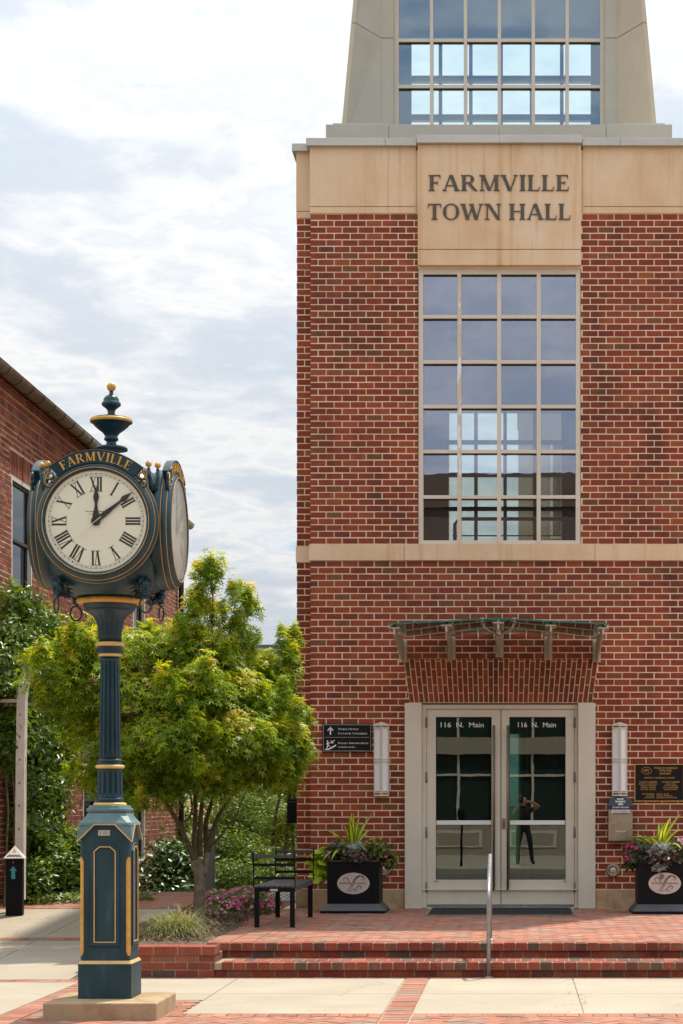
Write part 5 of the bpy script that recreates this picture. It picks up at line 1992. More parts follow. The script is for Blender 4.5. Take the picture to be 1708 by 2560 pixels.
# ================================================================== BOLLARDS, PERGOLA
t = thing('bollard', (PX(37.5, 23.6), 23.6, .26), 'black square bollard with pale pierced pyramid cap and blue arrow sticker', 'bollard')
c = (PX(37.5, 23.6), 23.6)
hw = .097
zb_, zt_ = .255, PZ(2145, 23.5)
ang = radians(8)
MB().box(c[0] - hw, c[0] + hw, c[1] - hw, c[1] + hw, zb_, zt_).rot(ang, c).build('body', 'black_metal', t, .006)
M = MB()
e = hw + .022
zq = PZ(2114, 23.6)
M.add([(c[0] - e, c[1] - e, zt_), (c[0] + e, c[1] - e, zt_), (c[0] + e, c[1] + e, zt_), (c[0] - e, c[1] + e, zt_), (c[0], c[1], zq),
       (c[0] - e, c[1] - e, zt_ - .008), (c[0] + e, c[1] - e, zt_ - .008), (c[0] + e, c[1] + e, zt_ - .008), (c[0] - e, c[1] + e, zt_ - .008)],
      [(0, 1, 4), (1, 2, 4), (2, 3, 4), (3, 0, 4), (5, 6, 1, 0), (6, 7, 2, 1), (7, 8, 3, 2), (8, 5, 0, 3), (8, 7, 6, 5)])
M.rot(ang, c)
cap = M.build('cap', 'post_white', t)
# pierced triangles of the cap front
H = zq - zt_


def capface(u, v):  # u -1..1, v 0..1 on the front face
    y = -e + e * v
    return (c[0] + u * e * (1 - v), c[1] + y - .0012, zt_ + H * v)


M = MB()
for i in range(5):
    u = (-.68 + .34 * i)
    s = .13
    for up in (1, -1):
        uu = u + (.17 if up < 0 else 0)
        if up < 0 and i == 4:
            continue
        v0, v1 = (.10, .27) if up > 0 else (.27, .10)
        M.add([capface(uu - s, v0), capface(uu + s, v0), capface(uu, v1)], [(0, 1, 2) if up > 0 else (0, 2, 1)])
M.add([capface(-.2, .58), capface(.2, .58), capface(.0, .74)], [(0, 1, 2)])
M.add([capface(-.35, .46), capface(.35, .46), capface(.35, .52), capface(-.35, .52)], [(0, 1, 2, 3)])
M.rot(ang, c)
M.build('cutout', 'seal', cap)
M = MB()
yy = c[1] - hw - .0015
sx, sz = c[0] - .01, PZ(2181, 23.5)
M.add([(sx - .042, yy, sz + .02), (sx + .042, yy, sz + .02), (sx, yy, sz + .075)], [(0, 1, 2)])
M.add([(sx - .022, yy, sz - .075), (sx + .024, yy, sz - .078), (sx + .022, yy, sz + .02), (sx - .02, yy, sz + .02)], [(0, 1, 2, 3)])
M.rot(ang, c)
M.build('arrow_sticker', 'sticker', t)
M = MB().lathe([(.008, -.004), (.008, 0)], (c[0] - .01, c[1] - hw - .002, PZ(2156, 23.5)), 10, axis='y').rot(ang, c)
M.build('screw', 'copper', t)

t = thing('bollard_light', (PX(525, 28), 28.0, .3), 'tall grey square bollard with rounded pale cap behind the maple trunk', 'bollard')
x0, x1 = PX(514, 28), PX(537, 28)
bx('post', 'post_grey', t, x0, x1, 27.9, 27.9 + x1 - x0, .27, PZ(2078, 28), .006)
bx('collar', 'seal', t, x0 + .008, x1 - .008, 27.91, 27.89 + x1 - x0, PZ(2078, 28), PZ(2075, 28))
bx('cap', 'post_white', t, x0, x1, 27.9, 27.9 + x1 - x0, PZ(2075, 28), PZ(2061, 28), .028)

# pergola post with curved head and cross bar
t = thing('pergola', (PX(50, 24.0), 24.0, .28), 'weathered white pergola with bolted post, curved head and flat cross bar', 'pergola')
Yp = 24.0
xa, xb = PX(38, Yp), PX(58, Yp)
d_ = .13
M = MB()
ring = []
prof = [(37, 2250, 0), (39.5, 1900, 0), (42, 1752, 0), (44.5, 1722, .5), (50, 1690, 1.5), (56.5, 1664, 3), (62, 1654, 4)]
for px_, py_, s in prof:
    x = PX(px_, Yp); z = PZ(py_, Yp)
    w = PX(58, Yp) - PX(37, Yp)
    tl = s * .012
    ring.append([(x, Yp, z), (x + w, Yp, z - tl), (x + w, Yp + d_, z - tl), (x, Yp + d_, z)])
for k in range(len(ring) - 1):
    M.hexa(ring[k] + ring[k + 1])
post = M.build('post', 'post_white', t)
for py_ in (1786, 1842, 1899, 1957, 2014, 2073):
    MB().lathe([(.010, -.006), (.014, -.002), (.014, 0)], (PX(37.5 + (2250 - py_) * .009 + 9, Yp), Yp, PZ(py_, Yp)), 10, axis='y').build('bolt', 'copper', post)
bx('cross_bar', 'post_white', t, -7.4, PX(42, Yp), Yp + .02, Yp + .08, PZ(1756, Yp), PZ(1747.5, Yp), .004)
bx('cross_bar', 'post_white', t, -7.4, PX(42, Yp), Yp + .9, Yp + .96, PZ(1756, Yp), PZ(1747.5, Yp), .004)

# ================================================================== OLD BRICK BUILDING (wall looks towards +X)
WX = -6.45
YE = 38.2
old = thing('old_brick_building', (WX, 30, 0), 'older dark red brick building with corbelled cornice, half-round gutter and tall sash windows', 'building')
wins = [(25.58, 26.69, 3.99, 5.80), (27.44, 28.53, .56, 2.66), (29.82, 30.89, .56, 2.66), (33.72, 34.82, .56, 2.66), (33.72, 34.82, 4.10, 5.80)]
ZT = 6.90
M = MB()
ycol = [(20.0, 25.58, None), (25.58, 26.69, [wins[0]]), (26.69, 27.44, None), (27.44, 28.53, [wins[1]]), (28.53, 29.82, None), (29.82, 30.89, [wins[2]]), (30.89, 33.72, None), (33.72, 34.82, [wins[3], wins[4]]), (34.82, YE - .004, None)]
for a, b, ws in ycol:
    z = -.62
    for w in (ws or []):
        M.box(WX - .35, WX - .004, a, b, z, w[2])
        z = w[3]
    M.box(WX - .35, WX - .004, a, b, z, ZT)
M.box(WX - 9, WX - .36, YE - .3, YE - .008, -.62, ZT)
M.box(WX - 9, WX - .36, 20.0, 20.3, -.62, ZT)
ow = M.build('wall', 'mortar_old', old)
OB = []
opn = [(w[0], w[1], w[2], w[3]) for w in wins] + [(w[0] - .10, w[1] + .10, w[3] - .02, w[3] + .33) for w in wins] + [(w[0] - .08, w[1] + .08, w[2] - .13, w[2] + .01) for w in wins]
nc = 87
z0c, z1c = .0, 6.43
for (a, b, c_, d_2) in courses(20.0, YE, z0c, z1c, nc, L=.22, j=.015, jz=.0155, openings=opn, flemish=6, jit=.003):
    p = random.uniform(-.003, .003)
    OB.append((WX - .09, WX + p, a, b, c_, d_2))
# corbelled cornice: rows of headers stepping out
for z0, z1, out, L_ in ((6.445, 6.538, .016, .110), (6.553, 6.65, .034, .110), (6.665, 6.727, .030, .22), (6.742, 6.838, .060, .110), (6.853, 6.915, .055, .22)  ):
    y = 20.0
    while y < YE - .02:
        OB.append((WX - .09, WX + out + random.uniform(-.002, .002), y + .0075, min(y + L_ - .0075, YE), z0, z1))
        y += L_


for (a, b, c_, d_2) in courses(WX - 8.9, WX - .09, .0, 6.95, 94, L=.22, j=.015, jz=.0155, flemish=6):
    OB.append((a, b, 19.992, 20.08, c_, d_2))


def oldnear(b):
    px_ = CX + WX * FPX / b[2]
    pz_ = CY - (b[4] - EYE) * FPX / b[2]
    hid = b[3] < 20.09 or px_ < -5 or 70 < px_ < 470 and 1120 < pz_ < 1500 or pz_ > 1480 and px_ < 150
    return b[2] + (60 if hid else 0)


place_bricks(OB, 'old', ow, 300, near=oldnear)
# cornice mortar backing steps
M = MB()
for z0, z1, out in ((6.438, 6.545, .011), (6.545, 6.657, .029), (6.657, 6.734, .025), (6.734, 6.845, .055), (6.845, 6.93, .050)):
    M.box(WX - .01, WX + out, 20.0, YE - .01, z0, z1)
cor = M.build('cornice', 'mortar_old', old)
cor['kind'] = 'stuff'
for w in wins:
    a, b, z0, z1 = w
    f = MB()
    xw = WX - .055
    fr = .065
    f.box(xw - .03, xw + .05, a, a + fr, z0, z1)
    f.box(xw - .03, xw + .05, b - fr, b, z0, z1)
    f.box(xw - .03, xw + .05, a + fr, b - fr, z1 - fr, z1)
    f.box(xw - .03, xw + .06, a + fr, b - fr, z0, z0 + .05)
    wn = f.build('window', 'white_trim', old)
    zm = z0 + (z1 - z0) * (.54 if z0 > 3 else .5)
    s = MB()
    for za, zb2, xo in ((zm, z1 - fr, .0), (z0 + .05, zm + .03, -.02)):
        s.box(xw + xo - .01, xw + xo + .02, a + fr, a + fr + .04, za, zb2)
        s.box(xw + xo - .01, xw + xo + .02, b - fr - .04, b - fr, za, zb2)
        s.box(xw + xo - .01, xw + xo + .02, a + fr + .04, b - fr - .04, zb2 - .04, zb2)
        s.box(xw + xo - .01, xw + xo + .02, a + fr + .04, b - fr - .04, za, za + .04)
    s.build('sash', 'screen', wn)
    bx('pane', 'dark_pane', wn, xw - .005, xw, a + fr + .04, b - fr - .04, zm + .04, z1 - fr - .04)
    bx('pane', 'dark_pane', wn, xw - .025, xw - .02, a + fr + .04, b - fr - .04, z0 + .09, zm - .01)
    bx('blind', 'screen', wn, xw - .08, xw - .07, a + fr, b - fr, z0, z1)
    # flat arch of upright bricks with a keystone
    n = int((b - a + .2) / .078)
    for i in range(n):
        ya = a - .1 + (b - a + .2) * i / n
        o = bx('arch_brick', 'old_obj', ow, WX - .09, WX + (.012 if abs(i - n // 2) < 1 else .002), ya + .005, ya + (b - a + .2) / n - .005, z1 + .006, z1 + .30)
    # brick sill
    n = int((b - a + .16) / .075)
    for i in range(n):
        ya = a - .08 + (b - a + .16) * i / n
        bx('sill_brick', 'old_obj', ow, WX - .12, WX + .035, ya + .005, ya + (b - a + .16) / n - .005, z0 - .115, z0 - .008)
# gutter
gzc = 6.94
M = MB()
gxc = WX + .155
seg = 10
vs, fs = [], []
for j, y in enumerate((19.8, YE + .35)):
    for i in range(seg + 1):
        a_ = pi + pi * i / seg
        vs.append((gxc + .098 * cos(a_), y, gzc + .098 * sin(a_)))
    for i in range(seg + 1):
        a_ = 2 * pi - pi * i / seg
        vs.append((gxc + .090 * cos(a_), y, gzc + .090 * sin(a_)))
n2 = 2 * (seg + 1)
M.add(vs, [(i, (i + 1) % n2, n2 + (i + 1) % n2, n2 + i) for i in range(n2)] + [tuple(range(n2 - 1, -1, -1)), tuple(range(n2, 2 * n2))], 0, True)
M.tube([(gxc + .095, 19.8, gzc), (gxc + .095, YE + .35, gzc)], .010, 8)
gut = M.build('gutter', 'gutter', old)
y = 20.3
while y < YE:
    M = MB()
    M.tube([(gxc + .102 * cos(pi + pi * i / 10), y, gzc + .102 * sin(pi + pi * i / 10)) for i in range(11)], .007, 5)
    M.build('bracket', 'seal', gut)
    y += .60
M = MB()
M.tube([(gxc, YE - .08, gzc - .06), (gxc, YE - .08, gzc - .22), (WX + .07, YE - .08, gzc - .45), (WX + .07, YE - .08, .3)], .052, 10)
M.build('downpipe', 'downpipe', old)
M = MB()
M.add([(WX + .12, 19.7, 6.975), (WX + .12, YE + .35, 6.975), (WX - 9, YE + .35, 8.8), (WX - 9, 19.7, 8.8), (WX + .12, 19.7, 6.935), (WX + .12, YE + .35, 6.935), (WX - 9, YE + .35, 8.6), (WX - 9, 19.7, 8.6)],
      [(0, 1, 2, 3), (7, 6, 5, 4), (0, 4, 5, 1), (1, 5, 6, 2), (3, 2, 6, 7), (0, 3, 7, 4)])
M.build('roof', 'roof', old)
MB().lathe([(.05, 0), (.05, .30)], (PX(235, 31.5), 31.5, 6.95), 12).build('vent_pipe', 'galv', old)

# ================================================================== distant flat-roofed building
fb = thing('flat_roofed_building', (-10, 62, 0), 'low beige building with a green metal roof edge behind the trees', 'building')
Yf = 60.0
M = MB()
M.box(PX(470, Yf), PX(1000, Yf), Yf, Yf + 12, -.62, PZ(1628, Yf))
fw = M.build('wall', 'stucco', fb)
bx('fascia', 'white_trim', fb, PX(465, Yf), PX(1004, Yf), Yf - .25, Yf + 12, PZ(1628, Yf), PZ(1621, Yf))
bx('roof_edge', 'green_trim', fb, PX(465, Yf), PX(1004, Yf), Yf - .3, Yf + 12, PZ(1621, Yf), PZ(1613.5, Yf))
bx('stone_band', 'stucco_warm', fb, PX(470, Yf), PX(1000, Yf), Yf - .04, Yf, PZ(1700, Yf), PZ(1664, Yf))
# beige block seen through the rear glazing
rbk = thing('rear_wing', (1.5, 36, 0), 'beige wing with narrow windows seen through the big window', 'building')
M = MB()
M.box(.05, 6.0, 35.0, 42, -.62, 9.4)
rwall = M.build('wall', 'stucco_warm', rbk)
bx('cornice', 'white_trim', rbk, .03, 6.02, 34.95, 42, 9.4, 9.55)
for k in range(3):
    for zz in (3.4, 6.2):
        w_ = bx('window', 'white_trim', rbk, .6 + .7 * k, 1.05 + .7 * k, 34.95, 35.0, zz, zz + 1.7)
        bx('pane', 'dark_pane', w_, .65 + .7 * k, 1.0 + .7 * k, 34.93, 34.949, zz + .05, zz + 1.65)
# ================================================================== STREET CLOCK
KX, KY = -3.085, 15.2
clock = thing('street_clock', (KX, KY, 0), 'dark green four-faced post clock with gold trim and town name above each dial', 'clock')
plx = PX((106.5 + 391.7) / 2, 14.69)
pl = thing('concrete_plinth', (plx, 15.11, 0), 'stained concrete block under the post clock', 'plinth')
bx('block', 'plinth', pl, plx - .4185, plx + .4185, 14.69, 15.53, -.02, .1275, .012)
zP = .129


def KZ(py, Y=KY):
    return EYE + (CY - py) * Y / FPX


# ---- pedestal
hb = .200
M = MB()
M.box(KX - hb, KX + hb, KY - hb, KY + hb, zP, .388)
M.build('base_block', 'clock_base', clock, .004)
hl = .186
M = MB()
M.hexa([(KX + a * hb, KY + b * hb, .3885) for a, b in ((-1, -1), (1, -1), (1, 1), (-1, 1))] + [(KX + a * hl, KY + b * hl, .412) for a, b in ((-1, -1), (1, -1), (1, 1), (-1, 1))])
M.build('ledge', 'gold_pale', clock)
M = MB()
ch = .014
M.prism_xy([(KX - hl + ch, KY - hl), (KX + hl - ch, KY - hl), (KX + hl, KY - hl + ch), (KX + hl, KY + hl - ch), (KX + hl - ch, KY + hl), (KX - hl + ch, KY + hl), (KX - hl, KY + hl - ch), (KX - hl, KY - hl + ch)], .4125, 1.44)
ped = M.build('pedestal', 'clock_base', clock)
# gold corner stops
for sx in (-1, 1):
    for sy in (-1, 1):
        z0, z1 = .45, 1.19
        x, y = KX + sx * hl, KY + sy * hl
        o = .0015
        a = (x - sx * (ch + .013), y + sy * o)
        b = (x + sx * o, y - sy * (ch + .013))
        M = MB()
        # front strip, chamfer, side strip with pointed ends
        p = [(x - sx * (ch + .012), y + sy * o), (x - sx * ch, y + sy * o), (x + sx * o, y - sy * ch), (x + sx * o, y - sy * (ch + .012))]
        vs = []
        for zz, dd in ((z0, 1), (z1, -1)):
            vs += [(p[0][0], p[0][1], zz + dd * .03), (p[1][0], p[1][1], zz), (p[2][0], p[2][1], zz), (p[3][0], p[3][1], zz + dd * .03)]
        fs = [(0, 1, 5, 4), (1, 2, 6, 5), (2, 3, 7, 6)]
        if sx * sy > 0:
            fs = [f[::-1] for f in fs]
        M.add(vs, fs)
        M.build('corner_stop', 'gold', clock)


def face_map(k):
    """k-th side of the clock: returns (u, v, d) -> world, d outward from the axis"""
    a = k * pi / 2
    ca, sa = cos(a), sin(a)
    # side 0 looks to -Y, 1 looks to +X, 2 to +Y, 3 to -X

    def f(u, v, d):
        x, y = u, -d
        return (KX + x * ca - y * sa, KY + x * sa + y * ca, v)
    return f


def fprism(M, f, pts, d0, d1, mi=0):
    """outline in (u, v) extruded outward d0..d1"""
    ar = sum(pts[i][0] * pts[(i + 1) % len(pts)][1] - pts[(i + 1) % len(pts)][0] * pts[i][1] for i in range(len(pts)))
    if ar < 0:
        pts = pts[::-1]
    n = len(pts)
    vs = [f(u, v, d1) for u, v in pts] + [f(u, v, d0) for u, v in pts]
    M.add(vs, [tuple(range(n))] + [((i + 1) % n, i, n + i, n + (i + 1) % n) for i in range(n)] + [tuple(range(2 * n - 1, n - 1, -1))], mi)


def outline(M, f, pts, w, d0, d1, closed=True):
    n = len(pts)
    for i in range(n if closed else n - 1):
        a, b = Vector(pts[i]), Vector(pts[(i + 1) % n])
        t = (b - a).normalized()
        nn = Vector((-t.y, t.x)) * w / 2
        a2, b2 = a - t * w * .3, b + t * w * .3
        fprism(M, f, [tuple(a2 - nn), tuple(b2 - nn), tuple(b2 + nn), tuple(a2 + nn)], d0, d1 + .0002 * (i % 3))


for k in range(4):
    f = face_map(k)
    # raised panel moulding and gold line
    w1, w2 = .113, .079
    zt1, zb1 = 1.297, .518
    M = MB()
    o = [(-w1, zb1), (w1, zb1), (w1, zt1 - .055), (w1 - .052, zt1), (-w1 + .052, zt1), (-w1, zt1 - .055)]
    i_ = [(-w2, zb1 + .034), (w2, zb1 + .034), (w2, zt1 - .064), (w2 - .040, zt1 - .030), (-w2 + .040, zt1 - .030), (-w2, zt1 - .064)]
    n = 6
    vs = [f(u, v, hl + .0005) for u, v in o] + [f(u * .965, v + (.006 if v < .6 else -.005), hl + .012) for u, v in o] + [f(u, v, hl + .010) for u, v in i_] + [f(u * .96, v + (.004 if v < .6 else -.004), hl + .001) for u, v in i_]
    fs = []
    for q in range(3):
        fs += [(q * n + a, q * n + (a + 1) % n, (q + 1) * n + (a + 1) % n, (q + 1) * n + a) for a in range(n)]
    M.add(vs, fs)
    pm = M.build('panel_moulding', 'clock_base', clock)
    M = MB()
    outline(M, f, i_, .007, hl + .006, hl + .0125)
    M.build('gold_line', 'gold_pale', pm)
    # gabled hood over the panel
    hv = [(-.205, 1.308), (-.116, 1.424), (-.052, 1.438), (.052, 1.438), (.116, 1.424), (.205, 1.308)]
    hv = [(-.205, 1.307), (-.076, 1.436), (.076, 1.436), (.205, 1.307)]
    M = MB()
    d0, d1 = hl - .02, .2065
    c_ = .190
    vs = [f(-.207, 1.305, .207), f(-.076, 1.436, .205), f(.076, 1.436, .205), f(.207, 1.305, .207), f(-c_, 1.4515, c_), f(c_, 1.4515, c_),
          f(-.180, 1.318, hl - .002), f(-.074, 1.424, hl - .002), f(.074, 1.424, hl - .002), f(.180, 1.318, hl - .002)]
    M.add(vs, [(0, 1, 4), (1, 2, 5, 4), (2, 3, 5), (6, 7, 1, 0), (7, 8, 2, 1), (8, 9, 3, 2)])
    hd = M.build('hood', 'clock_teal', clock)
    M = MB()
    outline(M, f, hv, .0075, d1 - .002, d1 + .0035, closed=False)
    M.build('gold_line', 'gold_pale', hd)
f = face_map(0)
M = MB()
fprism(M, f, [(-.050, 1.352), (.038, 1.352), (.038, 1.392), (-.050, 1.392)], hl, hl + .004)
npl = M.build('maker_plate', 'plate', ped)
M = MB()
serif_text(M, 'V', .017, .020, lambda u, v, d: f(-.033 + u, 1.362 + v, hl + .0042 + d), .0006)
for q in range(4):
    fprism(M, f, [(-.016, 1.363 + q * .006), (.032 - .004 * q, 1.363 + q * .006), (.032 - .004 * q, 1.3645 + q * .006), (-.016, 1.3645 + q * .006)], hl + .004, hl + .0047)
M.build('lettering', 'ink', npl)


def sq_ring(h, z, c=.25):
    """octagon-ish square ring, half width h, corner cut c*h"""
    k = h * (1 - c)
    return [(KX + x, KY + y, z) for x, y in ((-k, -h), (k, -h), (h, -k), (h, k), (k, h), (-k, h), (-h, k), (-h, -k))]


def sq_loft(prof, name, mat, c=.22, smooth=False):
    M = MB()
    vs = []
    for h, z, cc in prof:
        vs += sq_ring(h, z, cc)
    fs = [(q * 8 + a, q * 8 + (a + 1) % 8, (q + 1) * 8 + (a + 1) % 8, (q + 1) * 8 + a) for q in range(len(prof) - 1) for a in range(8)]
    fs += [tuple(range(7, -1, -1)), tuple((len(prof) - 1) * 8 + a for a in range(8))]
    M.add(vs, fs, 0, smooth)
    return M.build(name, mat, clock)


sq_loft([(.203, 1.43, .10), (.200, 1.446, .12), (.178, 1.470, .2), (.160, 1.498, .28), (.148, 1.520, .3), (.142, 1.526, .3), (.150, 1.530, .3), (.156, 1.542, .3), (.154, 1.556, .3), (.143, 1.560, .32), (.140, 1.575, .34), (.130, 1.578, .36)], 'pedestal_cap', 'clock_teal')


def zc2(y):     # from the enlarged shaft view
    return EYE + (CY - (1540 + .2383 * y)) * .00304


k2 = .2383 * .00304


def ring(y0, y1, hw, name='gold_ring', mat='gold_pale'):
    z0, z1 = zc2(y1), zc2(y0)
    h = (z1 - z0) / 2
    r = hw * k2
    MB().lathe([(r - h, 0), (r - h * .3, h * .25), (r, h), (r - h * .3, h * 1.75), (r - h, 2 * h)], (KX, KY, z0), 40).build(name, mat, clock)


ring(1957, 2003, 175)
ring(1562, 1602, 152)
ring(392, 432, 122)
ring(275, 322, 153)


def fl(amp, n=14, z0=None, z1=None):
    def g(h, a):
        e = 1.0
        if z0 is not None:
            zz = h
            e = max(0.0, min(1.0, (zz - z0) / .03)) * max(0.0, min(1.0, (z1 - zz) / .03))
            e = sqrt(e)
        c = cos(n * a)
        return 1 - amp * e * max(0.0, c) ** 0.7
    return g


def shaft(ya, yb, ra, rb, name):
    z0, z1 = zc2(yb), zc2(ya)
    H = z1 - z0
    n = 24
    prof = [((rb + (ra - rb) * i / n) * k2, H * i / n) for i in range(n + 1)]
    MB().lathe(prof, (KX, KY, z0), 168, flute=fl(.16, 14, .012, H - .012)).build(name, 'clock', clock)


shaft(436, 1500, 97, 115, 'fluted_shaft')
shaft(1604, 1905, 131, 135, 'fluted_drum')
M = MB()
for a in ([(1497, 115), (1507, 120), (1513, 131), (1527, 131), (1534, 118), (1553, 114), (1563, 130)], [(1902, 134), (1912, 140), (1918, 150), (1932, 150), (1940, 140), (1957, 146)], [(322, 132), (330, 134), (380, 134), (388, 128), (394, 112)], [(430, 114), (437, 100)]):
    MB().lathe([(r * k2, zc2(y) - zc2(a[-1][0])) for y, r in a[::-1]], (KX, KY, zc2(a[-1][0])), 40).build('shaft_collar', 'clock', clock)

# bell below the head
zg0, zg1 = KZ(1511), KZ(1497.5)
MB().lathe([(.22, 0), (.246, .004), (.252, .018), (.250, .034), (.225, .045)], (KX, KY, zg0), 56).build('gold_ring', 'gold', clock)
z0 = zc2(278)
bell = [(119 * k2, 0), (121 * k2, .05), (127 * k2, .085), (140 * k2, .125), (165 * k2, .165)]
H = zg0 - z0
bell = [(.086, 0), (.0885, H * .25), (.094, H * .42), (.107, H * .58), (.135, H * .72), (.168, H * .80), (.186, H * .845), (.178, H * .86), (.190, H * .885), (.193, H * .93), (.200, H * .94), (.200, H * 1.0), (.215, H * 1.02)]


def bf(h, a):
    e = max(0, 1 - h / (H * .8))
    return 1 - .05 * (e > 0) * max(0, cos(20 * a)) * min(1, e * 3)


MB().lathe(bell, (KX, KY, z0), 120, flute=bf).build('bell', 'clock', clock)

# ---- head body: superellipse loft
DZc = KZ(1302, 14.68)      # dial centre height
M = MB()
seg = 64
prof = [(zg1 + .004, .215, 2.0), (zg1 + .015, .28, 2.1), (zg1 + .04, 0.315, 2.3), (zg1 + .08, 0.369, 2.6), (zg1 + .15, 0.416, 3.0), (zg1 + .24, 0.450, 3.4), (DZc - .12, 0.466, 3.8), (DZc + .05, 0.471, 4.0),
        (DZc + .22, 0.461, 3.9), (DZc + .33, 0.423, 3.4), (DZc + .41, 0.356, 2.9), (DZc + .462, .290, 2.5), (DZc + .50, .17, 2.1), (DZc + .52, .10, 2.0)]
# interpolate smoothly
P2 = []
for i in range(len(prof) - 1):
    p0, p1, p2, p3 = prof[max(i - 1, 0)], prof[i], prof[i + 1], prof[min(i + 2, len(prof) - 1)]
    for q in range(3):
        t = q / 3
        P2.append(tuple(.5 * ((2 * b) + (-a + c) * t + (2 * a - 5 * b + 4 * c - d) * t * t + (-a + 3 * b - 3 * c + d) * t ** 3) for a, b, c, d in zip(p0, p1, p2, p3)))
P2.append(prof[-1])
vs = []
for z, r, e in P2:
    for i in range(seg):
        a = 2 * pi * i / seg
        c_, s_ = cos(a), sin(a)
        rr = r / ((abs(c_) ** e + abs(s_) ** e) ** (1 / e))
        vs.append((KX + rr * c_, KY + rr * s_, z))
fs = [(q * seg + i, q * seg + (i + 1) % seg, (q + 1) * seg + (i + 1) % seg, (q + 1) * seg + i) for q in range(len(P2) - 1) for i in range(seg)]
M.add(vs, fs, 0, True)
M.build('head', 'clock', clock)

# finial
kf = .2934 * KY / FPX


def zf_(y): return EYE + (CY - (930 + .2934 * y)) * KY / FPX


zb0 = zf_(668)
fin = [(668, 138), (650, 138), (640, 125), (634, 60), (622, 46), (600, 40), (588, 46), (582, 60), (566, 60), (555, 52), (545, 54), (520, 72), (490, 112), (460, 145), (438, 160), (434, 176)]
fin2 = [(400, 172), (392, 150), (378, 90), (366, 40), (352, 30), (330, 33), (318, 40), (300, 62), (288, 78), (275, 82), (262, 78), (252, 66), (238, 66), (220, 58), (205, 44), (196, 24), (186, 17), (166, 17)]
MB().lathe([(r * kf, zf_(y) - zb0) for y, r in fin], (KX + .01, KY, zb0), 48, flute=lambda h, a: 1 - (.035 * max(0, cos(26 * a)) if .10 < h < .19 else 0)).build('finial_vase', 'clock', clock)
MB().lathe([(.12, 0), (176 * kf, 0), (180 * kf, .008), (181 * kf, .018), (174 * kf, .027), (.10, .028)], (KX + .01, KY, zf_(434)), 48).build('finial_rim', 'gold', clock)
MB().lathe([(r * kf, zf_(y) - zf_(404)) for y, r in fin2], (KX + .01, KY, zf_(404)), 40).build('finial_urn', 'clock', clock)
MB().ball((KX + .01, KY, zf_(128)), .0345, 24, 14).build('finial_ball', 'gold', clock)

# ---- four dials
R = .3715
ROMAN = ['XII', 'I', 'II', 'III', 'IIII', 'V', 'VI', 'VII', 'VIII', 'IX', 'X', 'XI']


def numeral(M, f, txt, ang, d):
    h0, h1 = .219, .324
    ca, sa = cos(ang), sin(ang)
    T, t = .0135, .0042
    widths = {'I': .021, 'V': .047, 'X': .050}
    tot = sum(widths[c] for c in txt)
    x = -tot / 2

    def put(poly, k):
        # poly in (across, radial); clockwise angle from 12
        fprism(M, f, [(p * ca + q * sa, DZc + -p * sa + q * ca) for p, q in poly], d, d + .0012 + .00015 * (k % 6))
    n = 0
    for c in txt:
        w = widths[c]
        cx = x + w / 2
        if c == 'I':
            put([(cx - T / 2, h0), (cx + T / 2, h0), (cx + T / 2, h1), (cx - T / 2, h1)], n); n += 1
        elif c == 'V':
            put([(cx - T * .45, h0), (cx + T * .55, h0), (cx - .010 + T * .1, h1), (cx - .010 - T * .9, h1)], n); n += 1
            put([(cx, h0), (cx + t, h0), (cx + .018, h1), (cx + .018 - t, h1)], n); n += 1
        else:
            put([(cx + .012, h0), (cx + .012 + T, h0), (cx - .010, h1), (cx - .010 - T, h1)], n); n += 1
            put([(cx - .020, h0), (cx - .020 + t, h0), (cx + .019, h1), (cx + .019 - t, h1)], n); n += 1
        x += w
    for hh in (h0, h1):
        put([(-tot / 2 - .002, hh - .0016), (tot / 2 + .002, hh - .0016), (tot / 2 + .002, hh + .0016), (-tot / 2 - .002, hh + .0016)], n); n += 1


def disc(M, f, r0, r1, d, seg=72, d2=None):
    d2 = d if d2 is None else d2
    vs = [f(r0 * sin(2 * pi * i / seg), DZc + r0 * cos(2 * pi * i / seg), d) for i in range(seg)] + [f(r1 * sin(2 * pi * i / seg), DZc + r1 * cos(2 * pi * i / seg), d2) for i in range(seg)]
    M.add(vs, [(i, (i + 1) % seg, seg + (i + 1) % seg, seg + i) for i in range(seg)], 0, True)


